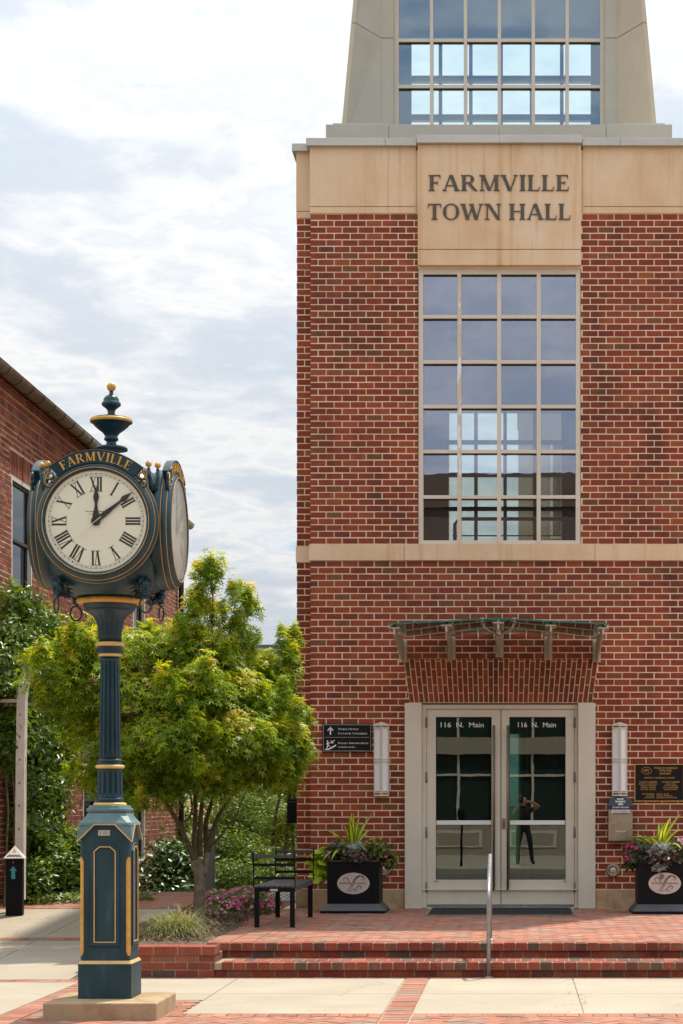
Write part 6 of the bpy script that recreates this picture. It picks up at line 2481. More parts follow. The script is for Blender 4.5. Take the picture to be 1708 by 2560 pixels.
for k in range(4):
    f0 = face_map(k)
    f = (lambda g: (lambda u, v, d: g(u, v, d - .057)))(f0)
    # drum and mouldings: profile (radius, outward)
    prof = [(.36, .40), (.432, .41), (.452, .45), (.455, .505), (.450, .512), (.449, .520), (.453, .528), (.450, .545), (.437, .556), (.430, .557), (.424, .570), (.412, .586), (.400, .592), (.390, .590), (.384, .584), (.378, .580), (.3725, .572)]
    M = MB()
    seg = 88
    vs = []
    for r, d in prof:
        vs += [f(r * sin(2 * pi * i / seg), DZc + r * cos(2 * pi * i / seg), d) for i in range(seg)]
    fs = [(q * seg + i, q * seg + (i + 1) % seg, (q + 1) * seg + (i + 1) % seg, (q + 1) * seg + i) for q in range(len(prof) - 1) for i in range(seg)]
    M.add(vs, [g[::-1] for g in fs], 0, True)
    bz = M.build('dial_housing', 'clock', clock)
    for r, d in ((.4335, .5575), (.3925, .5905), (.451, .5165)):
        M = MB()
        M.tube([f(r * sin(2 * pi * i / 72), DZc + r * cos(2 * pi * i / 72), d) for i in range(73)], .0030, 6)
        M.build('gold_line', 'gold', bz)
    M = MB()
    seg2 = 72
    vs = [f(0, DZc, .562)] + [f(R * 1.005 * sin(2 * pi * i / seg2), DZc + R * 1.005 * cos(2 * pi * i / seg2), .562) for i in range(seg2)]
    M.add(vs, [(0, 1 + (i + 1) % seg2, 1 + i) for i in range(seg2)])
    dl = M.build('dial', 'dial', clock)
    for i in range(12):
        M = MB()
        numeral(M, f, ROMAN[i], i * pi / 6, .5622)
        M.build('numeral', 'ink', dl)
    M = MB()
    seg3 = 60
    vs = []
    GP = [(.375, .5815), (.33, .5845), (.25, .588), (.15, .590), (.06, .5908)]
    for r, d in GP:
        vs += [f(r * sin(2 * pi * i / seg3), DZc + r * cos(2 * pi * i / seg3), d) for i in range(seg3)]
    vs.append(f(0, DZc, .591))
    fs = [(q * seg3 + i, (q + 1) * seg3 + i, (q + 1) * seg3 + (i + 1) % seg3, q * seg3 + (i + 1) % seg3) for q in range(len(GP) - 1) for i in range(seg3)]
    fs += [((len(GP) - 1) * seg3 + i, len(vs) - 1, (len(GP) - 1) * seg3 + (i + 1) % seg3) for i in range(seg3)]
    M.add(vs, [g[::-1] for g in fs], 0, True)
    M.build('dial_glass', 'dial_glass', dl)
    M = MB()
    dd = .5626
    for r in (.3385, .3505):
        vs = []
        for i in range(96):
            a = 2 * pi * i / 96
            vs += [f((r - .0009) * sin(a), DZc + (r - .0009) * cos(a), dd), f((r + .0009) * sin(a), DZc + (r + .0009) * cos(a), dd)]
        M.add(vs, [(2 * i, 2 * i + 1, (2 * i + 3) % 192, (2 * i + 2) % 192) for i in range(96)])
    for i in range(60):
        a = 2 * pi * i / 60
        w = .0016 if i % 5 else .0028
        ca, sa = cos(a), sin(a)
        fprism(M, f, [(p * ca + q * sa, DZc - p * sa + q * ca) for p, q in ((-w, .3392), (w, .3392), (w, .3498), (-w, .3498))], .562, .5630)
    M.build('minute_track', 'ink', dl)
    M = MB()
    for txt, vv, wd, sz in (('THE VERDIN COMPANY', .068, .165, .0075), ('CINCINNATI OHIO', .050, .105, .006)):
        vs, fs = sans_text(txt, sz, lambda u, v, d: f(u, DZc + vv + v, .5624 + d), width=wd, bold=.02, depth=.0006)
        M.add(vs, fs)
    M.build('lettering', 'ink', dl)

    def hand(ang, pts, d, mat, name='hand'):
        ca, sa = cos(ang), sin(ang)
        M = MB()
        full = pts + [(-p, q) for p, q in pts[::-1]]
        fprism(M, f, [(p * ca + q * sa, DZc - p * sa + q * ca) for p, q in full], d, d + .003)
        return M.build(name, mat, dl)
    hand(radians(0.5), [(.020, -.02), (.026, .02), (.023, .05), (.013, .09), (.0085, .125), (.013, .145), (.019, .163), (.021, .180), (.016, .200), (.007, .222), (.0035, .245), (.0015, .262)], .566, 'ink')
    hand(radians(51.6), [(.016, -.02), (.019, .05), (.018, .10), (.012, .17), (.0075, .235), (.012, .240), (.019, .256), (.020, .272), (.014, .292), (.006, .315), (.0012, .345)], .571, 'ink')
    hand(radians(232), [(.0022, -.05), (.0016, .17)], .576, 'dial', 'second_hand')
    M = MB()
    M.add([f(.034 * sin(2 * pi * i / 24), DZc + .034 * cos(2 * pi * i / 24), .5765) for i in range(24)] + [f(.034 * sin(2 * pi * i / 24), DZc + .034 * cos(2 * pi * i / 24), .565) for i in range(24)],
          [tuple(range(23, -1, -1))] + [(i, (i + 1) % 24, 24 + (i + 1) % 24, 24 + i) for i in range(24)])
    M.build('hub', 'ink', dl)
    # arched name band
    M = MB()
    a0 = radians(40.5)
    ns_ = 28
    inner, outer = .424, .525
    d0, d1 = .515, .572
    vs = []
    for i in range(ns_ + 1):
        a = -a0 + 2 * a0 * i / ns_
        for r, d in ((inner, d1), (outer, d1), (outer, d0), (inner, d0)):
            vs.append(f(r * sin(a), DZc + r * cos(a), d))
    fs = []
    for i in range(ns_):
        for q in range(4):
            fs.append((4 * i + q, 4 * i + (q + 1) % 4, 4 * (i + 1) + (q + 1) % 4, 4 * (i + 1) + q))
    fs += [(3, 2, 1, 0), tuple(4 * ns_ + q for q in range(4))]
    M.add(vs, [g[::-1] for g in fs])
    nb = M.build('name_band', 'clock', clock)
    M = MB()
    for r, in ((inner + .005,), (outer - .005,)):
        M.tube([f(r * sin(-a0 + 2 * a0 * i / 24), DZc + r * cos(-a0 + 2 * a0 * i / 24), d1 + .001) for i in range(25)], .004, 5)
    M.build('band_edge', 'clock', nb)
    M = MB()
    rm = .441

    def arcmap(u, v, d):
        a = u / .474
        r = rm + v
        return f(r * sin(a), DZc + r * cos(a), d1 + d)
    serif_text(M, 'FARMVILLE', .474 * radians(66), .066, arcmap, .004, track=.10)
    M.build('lettering', 'gold', nb)
    # scroll brackets and gold balls at both ends of the band
    for s in (-1, 1):
        M = MB()
        G = MB()
        cu, cv_ = s * .338, DZc + .305
        sp = []
        for i in range(30):
            t = i / 29
            # S-shaped scroll: big C with a small curl at the foot
            if t < .62:
                a = radians(150) - radians(300) * (t / .62)
                sp.append((cu + s * -(.034 + .006) * cos(a) * -1, cv_ + .052 + .040 * sin(a) * 1.0))
        pts = []
        for i in range(40):
            t = i / 39
            a = radians(40 + 400 * t)
            r = .012 + .030 * t
            pts.append((cu + s * (r * cos(a) - .0), cv_ + .035 + r * sin(a)))
        tail = [(cu + s * .045, cv_ + .02), (cu + s * .04, cv_ - .018), (cu + s * .020, cv_ - .046), (cu - s * .006, cv_ - .052), (cu - s * .028, cv_ - .040), (cu - s * .034, cv_ - .018), (cu - s * .020, cv_ - .006), (cu - s * .008, cv_ - .016)]
        P3 = [f(u, v, .560) for u, v in pts + tail[1:]]
        M.tube(P3, [.006 + .006 * min(1, i / 20) for i in range(len(P3))], 8)
        scb = M.build('scroll', 'clock', clock)
        G.tube([f(u, v, .571) for u, v in pts + tail[1:]], .003, 5)
        G.build('gold_line', 'gold', scb)
        M = MB()
        M.tube([f0(s * .39, DZc + .24, .40), f0(s * .388, DZc + .29, .42), f0(s * .380, DZc + .34, .43), f0(s * .372, DZc + .405, .43)], [.02, .017, .014, .012], 8)
        stk = M.build('bracket', 'clock', clock)
        M = MB().ball(f0(s * .372, DZc + .432, .43), .0235, 18, 11)
        M.build('gold_ball', 'gold', stk)
        MB().ball(f0(s * .372, DZc + .452, .43 + .016), .004, 6, 4).build('set_screw', 'steel_dark', stk)

# lion masks with rings on the lower corners
for k in range(4):
    a = pi / 4 + k * pi / 2
    out = Vector((cos(a), sin(a), 0))
    tang = Vector((-sin(a), cos(a), 0))
    c = Vector((KX, KY, KZ(1474))) + out * .395
    nrm = (out * .90 + Vector((0, 0, -.42))).normalized()
    upv = (Vector((0, 0, 1)) - nrm * nrm.z).normalized()

    def lm(u, v, d):
        return tuple(c + (tang * u + upv * v + nrm * d) * 1.22)
    M = MB()
    # mane: overlapping pointed locks
    rr = random.Random(k)
    for ringi, (r0, r1, dd, nn) in enumerate(((.030, .092, .012, 15), (.022, .074, .032, 13), (.016, .058, .046, 11))):
        for i in range(nn):
            b = 2 * pi * (i + .5 * ringi) / nn
            w = .9 * 2 * pi / nn
            L1 = r1 * rr.uniform(.85, 1.12)
            pt = lambda ang, r, d: lm(r * cos(ang), r * sin(ang) * 1.05, d)
            vs = [pt(b - w / 2, r0, dd), pt(b + w / 2, r0, dd), pt(b + .12, L1, dd - .012), pt(b, (r0 + L1) / 2, dd + .016)]
            M.add(vs, [(0, 2, 3), (1, 3, 2), (0, 3, 1)], 0, True)
    # brow, skull, muzzle, nose, cheeks
    hx_ = []
    for (u, v, d, sx_, sy_, sz_) in ((0, .012, .048, .040, .044, .030), (0, -.016, .072, .023, .021, .020), (0, -.002, .080, .011, .026, .012), (-.024, .020, .066, .013, .008, .010), (.024, .020, .066, .013, .008, .010),
                                     (-.013, -.024, .082, .012, .010, .010), (.013, -.024, .082, .012, .010, .010), (-.036, .046, .046, .013, .015, .008), (.036, .046, .046, .013, .015, .008), (0, -.042, .070, .014, .010, .012)):
        B = MB().ball((0, 0, 0), 1.0, 12, 8)
        M.add([lm(u + x * sx_, v + z * sy_, d + y * sz_) for x, y, z in B.v], [g[::-1] for g in B.f], 0, True)
    ln = M.build('lion_mask', 'clock', clock)
    # hanging ring
    rc = Vector(lm(0, -.045, .088))
    rc.z -= .056
    M = MB()
    side = (tang * .94 + out * .2).normalized()
    M.tube([tuple(rc + side * (.046 * cos(t_a)) + Vector((0, 0, 1)) * (.056 * sin(t_a))) for t_a in np.linspace(0, 2 * pi, 33)], .0075, 8)
    M.build('ring', 'clock', ln)
# round louvred vents on the lower flanks of the head
for a in (radians(218),):
    c = Vector((KX, KY, KZ(1412))) + Vector((cos(a), sin(a), 0)) * .505
    nrm = Vector((cos(a), sin(a), -.25)).normalized()
    tg = Vector((-sin(a), cos(a), 0))
    upv = nrm.cross(tg) * -1
    M = MB()
    vs = [tuple(c + tg * (.036 * cos(q)) + upv * (.036 * sin(q)) + nrm * .008) for q in np.linspace(0, 2 * pi, 25)[:-1]]
    M.add(vs, [tuple(range(24))])
    M.add(vs, [tuple(range(23, -1, -1))])
    vt = M.build('vent', 'seal', clock)
    for q in range(-4, 5):
        v = q * .007
        w = sqrt(max(0, .035 ** 2 - v * v))
        M = MB().tube([tuple(c - tg * w + upv * v + nrm * .010), tuple(c + tg * w + upv * v + nrm * .010)], .0018, 5)
        M.build('louvre', 'clock', vt)
# ================================================================== VEGETATION
def crown_from_pixels(name, items, Y, n, size, parent, mat='maple', per=34, puff=(.17, .12, .045), shape=STAR, seed=4, dz=0.0, flat=1.0):
    """items: (px, py, dY, rx_px, ry_px, weight). Leaf sprays layered over each lobe's shell."""
    Ps, Ns, Ts, Ss, Tp = [], [], [], [], []
    tot = sum(i[5] * i[3] * i[4] for i in items)
    for (px, py, dY, rx, ry, w) in items:
        yy = Y + dY
        c = np.array([PX(px, yy), yy, PZ(py, yy) + dz])
        s = yy / FPX
        r = np.array([rx * s, min(rx, ry * 1.3) * s * .95, ry * s])
        m = max(2, int(n * w * rx * ry / tot / per))
        pf = min(1.0, min(rx, ry) * s * .62 / puff[0])
        m = int(m * 1.0 / max(pf, .4) ** 1.2)
        for _ in range(m):
            d = rng.normal(size=3); d /= np.linalg.norm(d)
            if d[2] < -.35 and rng.random() < .5: d[2] = -d[2]
            rad = .62 + .38 * rng.random() ** .5
            pc = c + d * r * rad
            k = max(10, int(per * pf ** 1.3))
            # spray: drooping disc leaning outwards
            th = rng.random(k) * 2 * pi
            q = np.sqrt(rng.random(k))
            ox = q * np.cos(th) * puff[0] * pf * rng.uniform(.7, 1.3)
            oy = q * np.sin(th) * puff[0] * pf * rng.uniform(.7, 1.3)
            oz = rng.normal(size=k) * puff[2] - q ** 2 * puff[1] * .6 + (ox * d[0] + oy * d[1]) * (-.35)
            Ps.append(pc + np.stack([ox, oy, oz], 1))
            nn = np.stack([ox * 2.2, oy * 2.2, np.full(k, .55)], 1) + d * .35 + rng.normal(size=(k, 3)) * .35
            Ns.append(nn)
            outv = np.stack([ox, oy, -np.abs(oz) - .03], 1) + rng.normal(size=(k, 3)) * .05
            Tp.append(outv / (np.linalg.norm(outv, axis=1, keepdims=True) + 1e-6))
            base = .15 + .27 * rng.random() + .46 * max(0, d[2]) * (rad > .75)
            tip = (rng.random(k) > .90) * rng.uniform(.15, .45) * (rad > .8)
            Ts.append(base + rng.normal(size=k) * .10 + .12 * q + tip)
            Ss.append(size * (.65 + .6 * rng.random(k)))
    o = leaf_mesh(name, np.concatenate(Ps), np.concatenate(Ns), np.concatenate(Ss), np.concatenate(Ts), shape, mat, parent, tipdir=np.concatenate(Tp))
    return o


# ---- the maple by the terrace
TY = 21.3
tx = PX(499, TY)
maple = thing('maple_tree', (tx, TY, .28), 'spreading green japanese maple with forked bare trunk in the flower bed', 'tree')
items = [  # px, py, dY, rx, ry, weight
    (528, 1440, -.1, 32, 42, 1.3), (512, 1530, .0, 46, 50, 1.0), (606, 1488, .1, 24, 36, 1.1), (600, 1575, .1, 38, 36, .9),
    (428, 1600, -.2, 72, 52, 1.0), (340, 1630, -.3, 70, 62, 1.0), (480, 1640, -.1, 90, 60, 1.0), (590, 1655, .1, 54, 48, 1.0), (704, 1640, .5, 30, 30, .8), (722, 1598, .5, 18, 22, 1.0), (700, 1680, .5, 46, 40, .8),
    (180, 1620, -.5, 62, 42, .8), (95, 1652, -.7, 34, 22, .8), (150, 1690, -.6, 70, 50, .9), (215, 1600, -.4, 60, 40, .8), (250, 1700, -.5, 80, 70, 1.0), (200, 1770, -.4, 55, 45, .8), (125, 1735, -.6, 34, 24, .7),
    (350, 1740, -.4, 100, 80, 1.1), (470, 1740, -.5, 100, 80, 1.2), (500, 1700, -.6, 60, 40, 1.2), (590, 1760, -.1, 90, 80, 1.1), (680, 1760, .2, 70, 62, 1.0),
    (240, 1850, -.3, 64, 60, .9), (215, 1920, -.1, 44, 34, .6), (330, 1870, -.4, 90, 70, 1.1), (450, 1850, -.7, 110, 70, 1.2), (570, 1850, -.4, 100, 72, 1.1), (690, 1860, .0, 72, 66, 1.0), (745, 1880, .2, 30, 34, .7), (735, 1810, .2, 34, 34, .7),
    (300, 1950, -.3, 70, 42, .9), (390, 1950, -.3, 90, 48, 1.0), (500, 1940, -.3, 100, 50, 1.0), (620, 1930, .0, 90, 45, 1.0), (700, 1940, .1, 44, 30, .6), (325, 2000, -.3, 30, 18, .5), (480, 1700, .6, 130, 100, .25), (520, 1880, .8, 130, 80, .25), (290, 1830, .6, 90, 80, .2),
]
_r = random.Random(21)
shoots = []
for it in items:
    if it[5] < .55:
        continue
    for _ in range(3):
        a_ = _r.uniform(-2.9, .0) if _r.random() < .75 else _r.uniform(0, 3.1)
        shoots.append((it[0] + cos(a_) * it[3] * .95, it[1] + sin(a_) * it[4] * .95, it[2] + _r.uniform(-.35, .1), _r.uniform(11, 20), _r.uniform(16, 30), 1.5))
items = [(p + _r.uniform(-12, 12), q + _r.uniform(-10, 10), dy_, rx_, ry_, w_) for p, q, dy_, rx_, ry_, w_ in items]
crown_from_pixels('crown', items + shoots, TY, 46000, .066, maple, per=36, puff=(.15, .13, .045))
M = MB()


def wp(px, py, dY=0.0):
    return (PX(px, TY + dY), TY + dY, PZ(py, TY + dY))


trk = [wp(500, 2330), wp(499, 2310), wp(497, 2260), wp(500, 2210), (wp(498, 2180)), wp(488, 2150)]
M.tube(trk, [.078, .066, .060, .058, .060, .062], 14)
M.tube([wp(505, 2190), wp(512, 2165, .05), wp(519, 2130, .08)], [.045, .036, .030], 10)
tk = M.build('trunk', 'bark', maple)
limbs = [
    [wp(490, 2160), wp(470, 2110, -.05), wp(448, 2060, -.1), wp(424, 2022, -.2), wp(380, 1960, -.3), wp(300, 1880, -.4), wp(230, 1790, -.5), wp(140, 1700, -.6)],
    [wp(490, 2160), wp(484, 2100, .05), wp(489, 2040, .1), wp(488, 1960, .1), wp(470, 1850, .0), wp(440, 1700, -.1), wp(430, 1600, -.2)],
    [wp(500, 2140, .05), wp(500, 2080, .1), wp(503, 2010, .1), wp(520, 1900, .1), wp(530, 1700, 0), wp(532, 1450, -.1)],
    [wp(519, 2130, .08), wp(528, 2090, .12), wp(545, 2040, .15), wp(580, 1990, .15), wp(640, 1900, .2), wp(700, 1790, .3), wp(715, 1640, .5)],
    [wp(519, 2130, .08), wp(512, 2060, .3), wp(526, 2020, .3), wp(560, 1900, .3), wp(590, 1700, .2), wp(604, 1520, .1)],
    [wp(448, 2060, -.1), wp(470, 2050, -.1), wp(482, 2030, 0), wp(478, 1980, .1), wp(420, 1850, -.2), wp(350, 1730, -.3)],
    [wp(519, 2120, .1), wp(545, 2100, 0), wp(575, 2060, -.1), wp(600, 2020, -.2), wp(620, 1960, -.3), wp(690, 1880, -.2)],
    [wp(430, 2030, -.2), wp(412, 2010, -.3), wp(405, 1960, -.3), wp(340, 1900, -.4), wp(260, 1860, -.4)],
]
for L in limbs:
    n = len(L)
    P3 = []
    for i in range(n - 1):
        a, b = Vector(L[i]), Vector(L[i + 1])
        for q in range(3):
            P3.append(a.lerp(b, q / 3) + Vector((random.uniform(-1, 1), random.uniform(-1, 1), 0)) * .006)
    P3.append(Vector(L[-1]))
    # smooth
    for _ in range(2):
        P3 = [P3[0]] + [(P3[i - 1] + P3[i] * 2 + P3[i + 1]) / 4 for i in range(1, len(P3) - 1)] + [P3[-1]]
    m_ = len(P3)
    r0 = .036 if L is not limbs[6] and L is not limbs[7] and L is not limbs[5] else .017
    M = MB()
    M.tube(P3, [r0 * (1 - .85 * (i / (m_ - 1)) ** .8) for i in range(m_)], 9)
    M.build('limb', 'bark_green', maple)

# ---- climbing ivy mass on the old wall
iv = thing('climbing_vine', (-6.2, 25.3, .3), 'glossy evergreen vine climbing the old brick wall around the white post', 'vine')
blobs = []
for px_, py_, yv, rx, ry in ((48, 1500, 25.1, 14, 34), (62, 1540, 25.2, 30, 34), (40, 1590, 25.0, 28, 44), (95, 1560, 25.8, 42, 34), (70, 1620, 25.2, 52, 50), (120, 1590, 26.2, 44, 36), (20, 1660, 24.9, 34, 50), (10, 1715, 24.7, 36, 30),
                             (75, 1690, 25.3, 44, 60), (115, 1680, 26.0, 50, 60), (95, 1780, 25.6, 44, 70), (130, 1800, 26.2, 44, 70), (85, 1850, 25.3, 32, 60), (110, 1900, 25.7, 42, 70), (140, 1900, 26.3, 34, 60),
                             (80, 1960, 25.2, 28, 50), (110, 1990, 25.6, 38, 60), (90, 2060, 25.3, 36, 50), (20, 1850, 24.9, 12, 90)):
    yv_ = 6.17 * FPX / (CX - px_)
    blobs.append((-6.17, yv_, PZ(py_, yv_), .22, rx * yv_ ** 2 / (6.17 * FPX) * .95, ry * yv_ / FPX))
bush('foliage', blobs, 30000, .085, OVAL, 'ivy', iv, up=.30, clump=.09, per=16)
M = MB()
for a in range(7):
    x = -5.9 + .10 * a
    x = -6.25 + .01 * a
    M.tube([(x, 24.4 + .35 * a, .2), (x + .03, 24.5 + .3 * a, 1.5), (x - .03, 24.4 + .3 * a, 2.6), (x, 24.6 + .2 * a, 3.3)], .014, 6)
M.build('stem', 'bark', iv)

sh = thing('hedge_shrub', (-5.2, 26.6, .3), 'rounded glossy shrub at the foot of the vine behind the clock', 'shrub')
blobs = [(PX(px_, yv), yv, PZ(py_, yv), rx * yv / FPX, .30, ry * yv / FPX) for px_, py_, yv, rx, ry in ((150, 2115, 26.3, 50, 45), (190, 2145, 26.3, 44, 60), (120, 2160, 25.7, 40, 60), (85, 2195, 25.2, 28, 40), (170, 2195, 26.0, 60, 34), (225, 2180, 26.5, 34, 46))]
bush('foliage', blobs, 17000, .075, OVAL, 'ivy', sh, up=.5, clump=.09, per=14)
M = MB()
for a in range(5):
    limb(M, (-5.9 + .12 * a, 26.2, .2), (-6.0 + .2 * a, 26.2, .7), .02, .008)
M.build('stem', 'bark', sh)
gc = thing('ground_ivy', (-5.3, 25.2, .31), 'low leafy ground cover along the brick paving edge', 'ground cover')
P = np.stack([rng.uniform(-6.1, -4.6, 1500), rng.uniform(24.75, 25.6, 1500), .33 + .09 * rng.random(1500)], 1)
P = P[(P[:, 1] - 24.7) > (P[:, 0] + 6.1) * .35]
P[:, 2] += .02
P2_ = np.stack([rng.uniform(-5.3, -4.9, 500), rng.uniform(25.5, 26.0, 500), .36 + .10 * rng.random(500)], 1)
P = np.concatenate([P, P2_])
leaf_mesh('leaves', P, np.tile([0, -.4, 1.0], (len(P), 1)) + .5 * rng.normal(size=P.shape), rng.uniform(.05, .10, len(P)), rng.random(len(P)), OVAL, 'shrub', gc)
gc['kind'] = 'stuff'
del gc['category']

cm = thing('camellia_shrub', (PX(430, 30), 30, .2), 'broad leaved glossy shrub against the old brick wall behind the maple trunk', 'shrub')
blobs = [(PX(px_, yv), yv, PZ(py_, yv), rx * yv / FPX, .5, ry * yv / FPX) for px_, py_, yv, rx, ry in ((422, 2115, 30.2, 13, 16), (430, 2150, 30, 32, 32), (400, 2180, 29.8, 26, 30), (460, 2170, 30.2, 36, 40), (430, 2215, 29.7, 50, 34), (470, 2225, 29.8, 36, 28), (400, 2235, 29.5, 30, 18))]
bush('foliage', blobs, 3800, .105, OVAL, 'camellia', cm, up=.6, clump=.12, per=9, tone0=.15)
M = MB()
for a in range(6):
    limb(M, (PX(430, 30) + .05 * a - .1, 30, -.2), (PX(400 + 15 * a, 30), 30, PZ(2150, 30)), .02, .007)
M.build('stem', 'bark', cm)

# ---- shrubs and small trees in the gap
defs = [
    ('flowering_shrub', 'light green shrub speckled yellow beside the grey bollard light', 'shrub', [(560, 2130, 31, 40, 50), (620, 2160, 31, 50, 50), (580, 2200, 30, 70, 40), (680, 2200, 30.5, 60, 36)], 8000, .07, 'shrub'),
    ('green_shrub', 'dense mid green shrub filling the gap beside the hall corner', 'shrub', [(640, 2050, 36, 90, 80), (700, 2100, 35, 60, 80), (600, 2020, 37, 60, 60), (730, 2150, 34, 40, 60), (560, 2080, 36, 50, 60)], 11000, .075, 'shrub'),
    ('crepe_myrtle', 'pale blossoming tree beyond the corner of the old building', 'tree', [(480, 2030, 44, 46, 60), (520, 2010, 45, 50, 50), (590, 1980, 46, 60, 40), (450, 2100, 42, 26, 60), (700, 2010, 44, 60, 50)], 7000, .11, 'shrub'),
    ('yellow_green_tree', 'bright yellow-green tree close to the hall corner behind the maple', 'tree', [(722, 1760, 33, 30, 60), (735, 1850, 33, 26, 70), (715, 1900, 33.5, 30, 60), (738, 1960, 33, 20, 30), (725, 2075, 33, 24, 26)], 6000, .10, 'shrub_yellow'),
    ('background_tree', 'loose green tree behind the crown of the maple', 'tree', [(618, 1598, 40, 16, 18), (640, 1780, 40, 110, 100), (480, 1780, 42, 120, 100), (700, 1770, 40, 50, 50), (420, 1900, 42, 60, 60), (560, 1900, 41, 130, 80)], 9000, .13, 'maple'),
]
for nm_, lab, cat, bl, n, sz, mt in defs:
    b0 = bl[0]
    t = thing(nm_, (PX(b0[0], b0[2]), b0[2], -.5), lab, cat)
    blobs = [(PX(p, y), y, PZ(q, y), rx * y / FPX, rx * y / FPX * .9, ry * y / FPX) for p, q, y, rx, ry in bl]
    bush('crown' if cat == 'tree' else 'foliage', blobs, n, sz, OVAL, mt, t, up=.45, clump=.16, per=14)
    M = MB()
    for b in blobs[:5]:
        limb(M, (blobs[0][0] + .3 * random.uniform(-1, 1), blobs[0][1], -.6), (b[0], b[1], b[2]), .05 if cat == 'tree' else .02, .012, .1)
    M.build('trunk' if cat == 'tree' else 'stem', 'bark', t)
    if nm_ == 'crepe_myrtle':
        Ps, Ns = [], []
        for (px_, py_) in ((470, 2010), (455, 2050), (505, 2030), (462, 2085), (700, 2000), (695, 2085), (560, 2010), (482, 2090), (520, 2075), (450, 2110), (530, 2040)):
            c_ = np.array([PX(px_, 43.2), 43.2, PZ(py_, 43.2)])
            Ps.append(c_ + rng.normal(size=(60, 3)) * np.array([.10, .08, .14]))
        P = np.concatenate(Ps)
        leaf_mesh('blossom', P, rng.normal(size=P.shape) + np.array([0, -1, .6]), rng.uniform(.04, .09, len(P)), rng.random(len(P)), PETAL, 'blossom_white', t)

# pink bedding flowers
vb = [(PX(px_, yv), yv, PZ(py_, yv), rx * yv / FPX, .35, ry * yv / FPX) for px_, py_, yv, rx, ry in ((560, 2266, 23.6, 46, 28), (600, 2256, 24.0, 46, 32), (640, 2262, 23.8, 42, 38), (668, 2262, 24.4, 24, 26), (545, 2246, 24.8, 36, 22), (620, 2236, 25, 44, 20))]
flowers('vinca_bed', vb, 470, 'pink', 'mound of pink and magenta bedding flowers beside the bench', 'flowers', .046, leafn=7000, leafsize=.042, leafmat_='shrub', face=(0, -.8, .7), clump=.05, per=12)
vb = [(PX(px_, yv), yv, PZ(py_, yv), rx * yv / FPX, .25, ry * yv / FPX) for px_, py_, yv, rx, ry in ((540, 2288, 22.3, 26, 17), (520, 2278, 22.5, 14, 14), (472, 2284, 22.6, 10, 10))]
flowers('vinca_clump', vb, 60, 'pink', 'small clump of magenta flowers at the foot of the maple', 'flowers', .045, leafn=1600, leafsize=.042, leafmat_='shrub', face=(0, -.8, .7), clump=.04, per=12)

# ornamental grass
og = thing('ornamental_grass', (PX(440, 19.2), 19.2, .29), 'arching tuft of green and straw coloured grass behind the low brick wall', 'grass tuft')
NB = 950
K = 6
vs, fs, tn = [], [], []
gx0, gy0 = PX(438, 19.3), 19.2
for i in range(NB):
    a = random.random() * 2 * pi
    b0 = Vector((gx0 + random.gauss(0, .075), gy0 + random.gauss(0, .065), .285))
    Lf = random.uniform(.34, .54)
    bend = random.uniform(1.0, 2.1)
    d = Vector((cos(a), sin(a) * .8, 0))
    side = Vector((-sin(a), cos(a), 0))
    w = random.uniform(.0028, .0052)
    base = len(vs)
    p = b0.copy()
    el = random.uniform(.55, 1.5)
    for k in range(K + 1):
        ww = w * (1 - k / K) + .0003
        vs += [tuple(p - side * ww), tuple(p + side * ww)]
        p = p + (d * cos(el) + Vector((0, 0, sin(el)))) * (Lf / K)
        el -= bend / K * (1 + k * .25)
        if p.z < .29: p.z = .29
    for k in range(K):
        fs.append((base + 2 * k, base + 2 * k + 1, base + 2 * k + 3, base + 2 * k + 2))
        tn.append(None)
    tv = random.random() ** 1.3
    tn[-K:] = [min(1, tv * .8 + .3 * (k / K) ** 2) for k in range(K)]
M = MB()
M.add(vs, fs, 0, False)
o = M.build('blades', 'grass_blade', og)
o.data.attributes.new('tone', 'FLOAT', 'FACE').data.foreach_set('value', tn)

# ================================================================== OTHER SIDE OF THE STREET (seen in the glass)
sf = thing('shopfront_building', (0, -9, 0), 'grey building with dark green shop windows reflected in the town hall glass', 'building')
M = MB()
fy0 = -9.0
M.box(-30, 30, fy0 - 8, fy0 - .4, -.4, 5.2)
M.box(-30, 30, fy0 - .4, fy0, -.02, .9)
M.box(-30, 30, fy0 - .4, fy0, 3.0, 3.5)
M.box(-30, 30, fy0 - .4, fy0, 5.2, 5.7)
xx = -29.3
while xx < 30:
    M.box(xx, xx + .22, fy0 - .4, fy0 + .02, .9, 3.0)
    M.box(xx, xx + .22, fy0 - .4, fy0 + .02, 3.5, 5.2)
    xx += 2.2
M.build('wall', 'stucco_warm', sf)
bx('upper_wall', 'shop_wall', sf, -30, 30, fy0 - 8, fy0 - .02, 5.7, 10.3)
M = MB()
for q in range(26):
    a = -1.0 + 2.0 * q / 26
    M.box(-30 + q * 2.3, -30 + (q + 1) * 2.3, fy0 - .2, fy0 + .1, 10.3, 10.7 + .6 * cos(a * pi / 2) * (8 < q < 17))
M.build('parapet', 'shop_wall', sf)
m, N = newmat('shop_glass')
Pq = pos(N)
w_ = N.n('ShaderNodeTexWave', wave_type='BANDS', bands_direction='Z', inp={'Vector': Pq, 'Scale': 9.0})
finish(N, N.ramp(w_.outputs[0], [(0.4, (0.010, 0.020, 0.017)), (0.6, (0.035, 0.06, 0.05))]), 0.15)
xx = -29.3
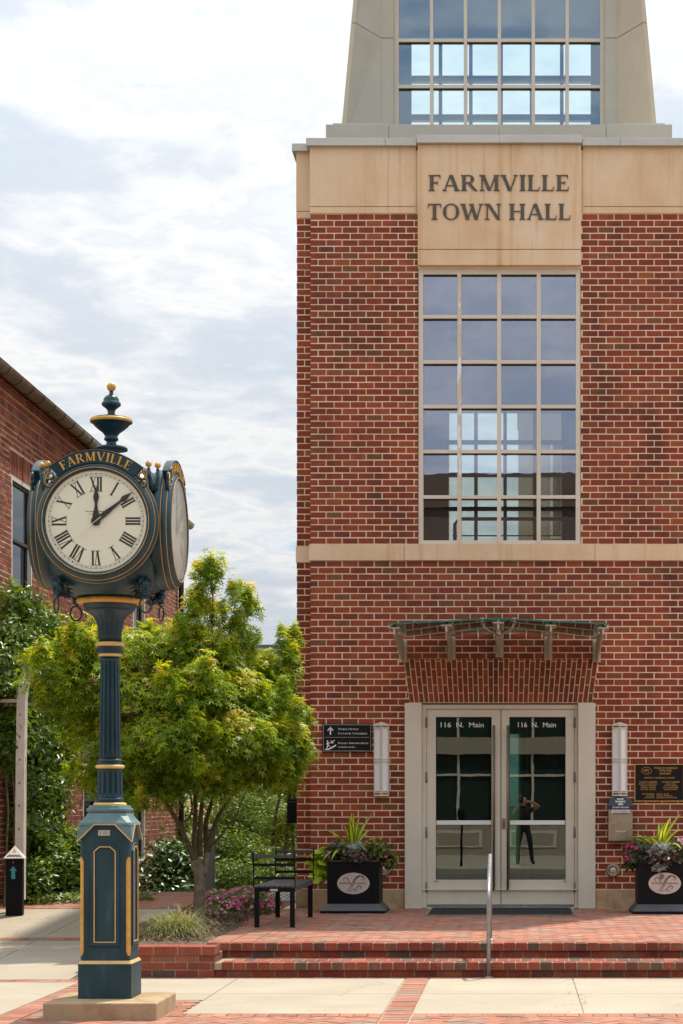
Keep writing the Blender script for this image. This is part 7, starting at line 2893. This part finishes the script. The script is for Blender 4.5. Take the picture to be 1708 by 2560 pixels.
while xx < 28:
    bx('pane', 'shop_glass', sf, xx + .22, xx + 2.2, fy0 - .3, fy0 - .2, .9, 3.0)
    bx('pane', 'shop_glass', sf, xx + .22, xx + 2.2, fy0 - .3, fy0 - .2, 3.5, 5.2)
    bx('mullion', 'frame', sf, xx + 1.16, xx + 1.24, fy0 - .19, fy0 - .12, .9, 3.0)
    bx('transom', 'frame', sf, xx + .22, xx + 2.2, fy0 - .19, fy0 - .13, 2.35, 2.42)
    bx('mullion', 'frame', sf, xx + 1.16, xx + 1.24, fy0 - .19, fy0 - .12, 3.5, 5.2)
    bx('panel', 'frame', sf, xx + .5, xx + 1.9, fy0 + .001, fy0 + .03, .25, .75)
    bx('panel', 'stucco_warm', sf, xx + .58, xx + 1.82, fy0 + .031, fy0 + .04, .32, .68)
    xx += 2.2

mt = thing('parking_meter', (-1.35, .6, 0), 'single black parking meter on a pole reflected in the door glass', 'parking meter')
MB().tube([(-1.35, .6, 0), (-1.35, .6, 1.12)], .03, 10).build('pole', 'black_metal', mt)
MB().lathe([(.05, 0), (.085, .05), (.09, .16), (.095, .22), (.08, .30), (.05, .35), (.0, .37)], (-1.35, .6, 1.1), 18).build('head', 'black_metal', mt)
MB().lathe([(.05, -.012), (.05, 0)], (-1.35, .505, 1.32), 16, axis='y').build('dial', 'plate', mt)


def skinned(name, joints, edges, mat_of, mats, parent, sub=2):
    me = bpy.data.meshes.new(name)
    me.from_pydata([j[0] for j in joints], edges, [])
    o = bpy.data.objects.new(name, me)
    COL.objects.link(o)
    md = o.modifiers.new('skin', 'SKIN')
    sd = me.skin_vertices[0].data if me.skin_vertices else None
    if sd is None:
        bpy.context.view_layer.objects.active = o
        bpy.ops.mesh.customdata_skin_add()
        sd = me.skin_vertices[0].data
    for i, j in enumerate(joints):
        r = j[1]
        sd[i].radius = r if isinstance(r, tuple) else (r, r)
    sd[0].use_root = True
    md.use_smooth_shade = True
    ss = o.modifiers.new('sub', 'SUBSURF')
    ss.levels = ss.render_levels = sub
    dg = bpy.context.evaluated_depsgraph_get()
    res = bpy.data.meshes.new_from_object(o.evaluated_get(dg))
    bpy.data.objects.remove(o)
    for mm in mats:
        res.materials.append(MATS[mm])
    for p in res.polygons:
        p.material_index = mat_of(p.center)
        p.use_smooth = True
    return link(name, res, parent, tuple(ORG[parent.name]))


pr = thing('person', (.10, -.42, 0), 'photographer in black clothes raising a camera with one elbow out, reflected in the door', 'person')
J = [((0, 0, .95), .15), ((0, .0, 1.12), (.15, .11)), ((0, 0, 1.32), (.18, .12)), ((0, .0, 1.43), .08), ((0, .03, 1.52), .055), ((0, .05, 1.62), .085), ((0, .05, 1.72), .075),
     ((-.10, 0, .90), .105), ((-.14, .03, .50), .072), ((-.15, .0, .09), .048), ((-.15, .13, .04), .040),
     ((.10, 0, .90), .105), ((.17, .02, .50), .072), ((.22, -.02, .09), .048), ((.26, .11, .04), .040),
     ((-.19, .0, 1.39), .062), ((-.30, .14, 1.30), .050), ((-.12, .28, 1.52), .034), ((-.06, .32, 1.57), .030),
     ((.19, .0, 1.39), .062), ((.40, .10, 1.48), .050), ((.20, .27, 1.58), .034), ((.09, .31, 1.60), .030)]
E = [(0, 1), (1, 2), (2, 3), (3, 4), (4, 5), (5, 6), (0, 7), (7, 8), (8, 9), (9, 10), (0, 11), (11, 12), (12, 13), (13, 14), (2, 15), (15, 16), (16, 17), (17, 18), (2, 19), (19, 20), (20, 21), (21, 22)]
hands = []
for (hx_, hy_, hz_, s) in ((-.06, .32, 1.57, 1), (.09, .31, 1.60, -1)):
    base = 18 if s > 0 else 22
    for q in range(4):
        i0 = len(J)
        J.append(((hx_ + s * .02, hy_ + .02, hz_ + .025 - .018 * q), .010))
        J.append(((hx_ + s * .055, hy_ + .03, hz_ + .028 - .018 * q), .009))
        J.append(((hx_ + s * .075, hy_ + .005, hz_ + .026 - .018 * q), .007))
        E += [(base, i0), (i0, i0 + 1), (i0 + 1, i0 + 2)]
    i0 = len(J)
    J.append(((hx_ + s * .02, hy_ - .02, hz_ - .02), .011)); J.append(((hx_ + s * .05, hy_ - .03, hz_ - .01), .009))
    E += [(base, i0), (i0, i0 + 1)]
J = [((p[0] + .10, p[1] - .42, p[2]), r) for p, r in J]


def body_mat(c):
    x, y, z = c[0] - .10, c[1] + .42, c[2]
    if z > 1.485 and abs(x) < .11 and y < .16: return 0
    if (abs(x) > .27 and z > 1.2) or y > .16 and z > 1.2: return 0
    return 1


skinned('body', J, E, body_mat, ['skin', 'cloth_dark'], pr)
M = MB().ball((.10, -.42 + .03, 1.70), .098, 16, 10, sc=(.92, 1.05, .95))
M.build('hair', 'ink', pr)
M = MB().ball((.10, -.42 + .14, 1.655), .014, 8, 5)
M.build('nose', 'skin', pr)
cmr = thing('camera_body', (.11, -.09, 1.60), 'small black camera held up to the photographer face', 'camera')
bx('body', 'black_metal', cmr, .045, .175, -.14, -.10, 1.56, 1.65, .006)
MB().lathe([(.036, -.05), (.038, 0), (.034, .0)], (.11, -.10, 1.60), 20, axis='y').build('lens', 'black_metal', cmr)
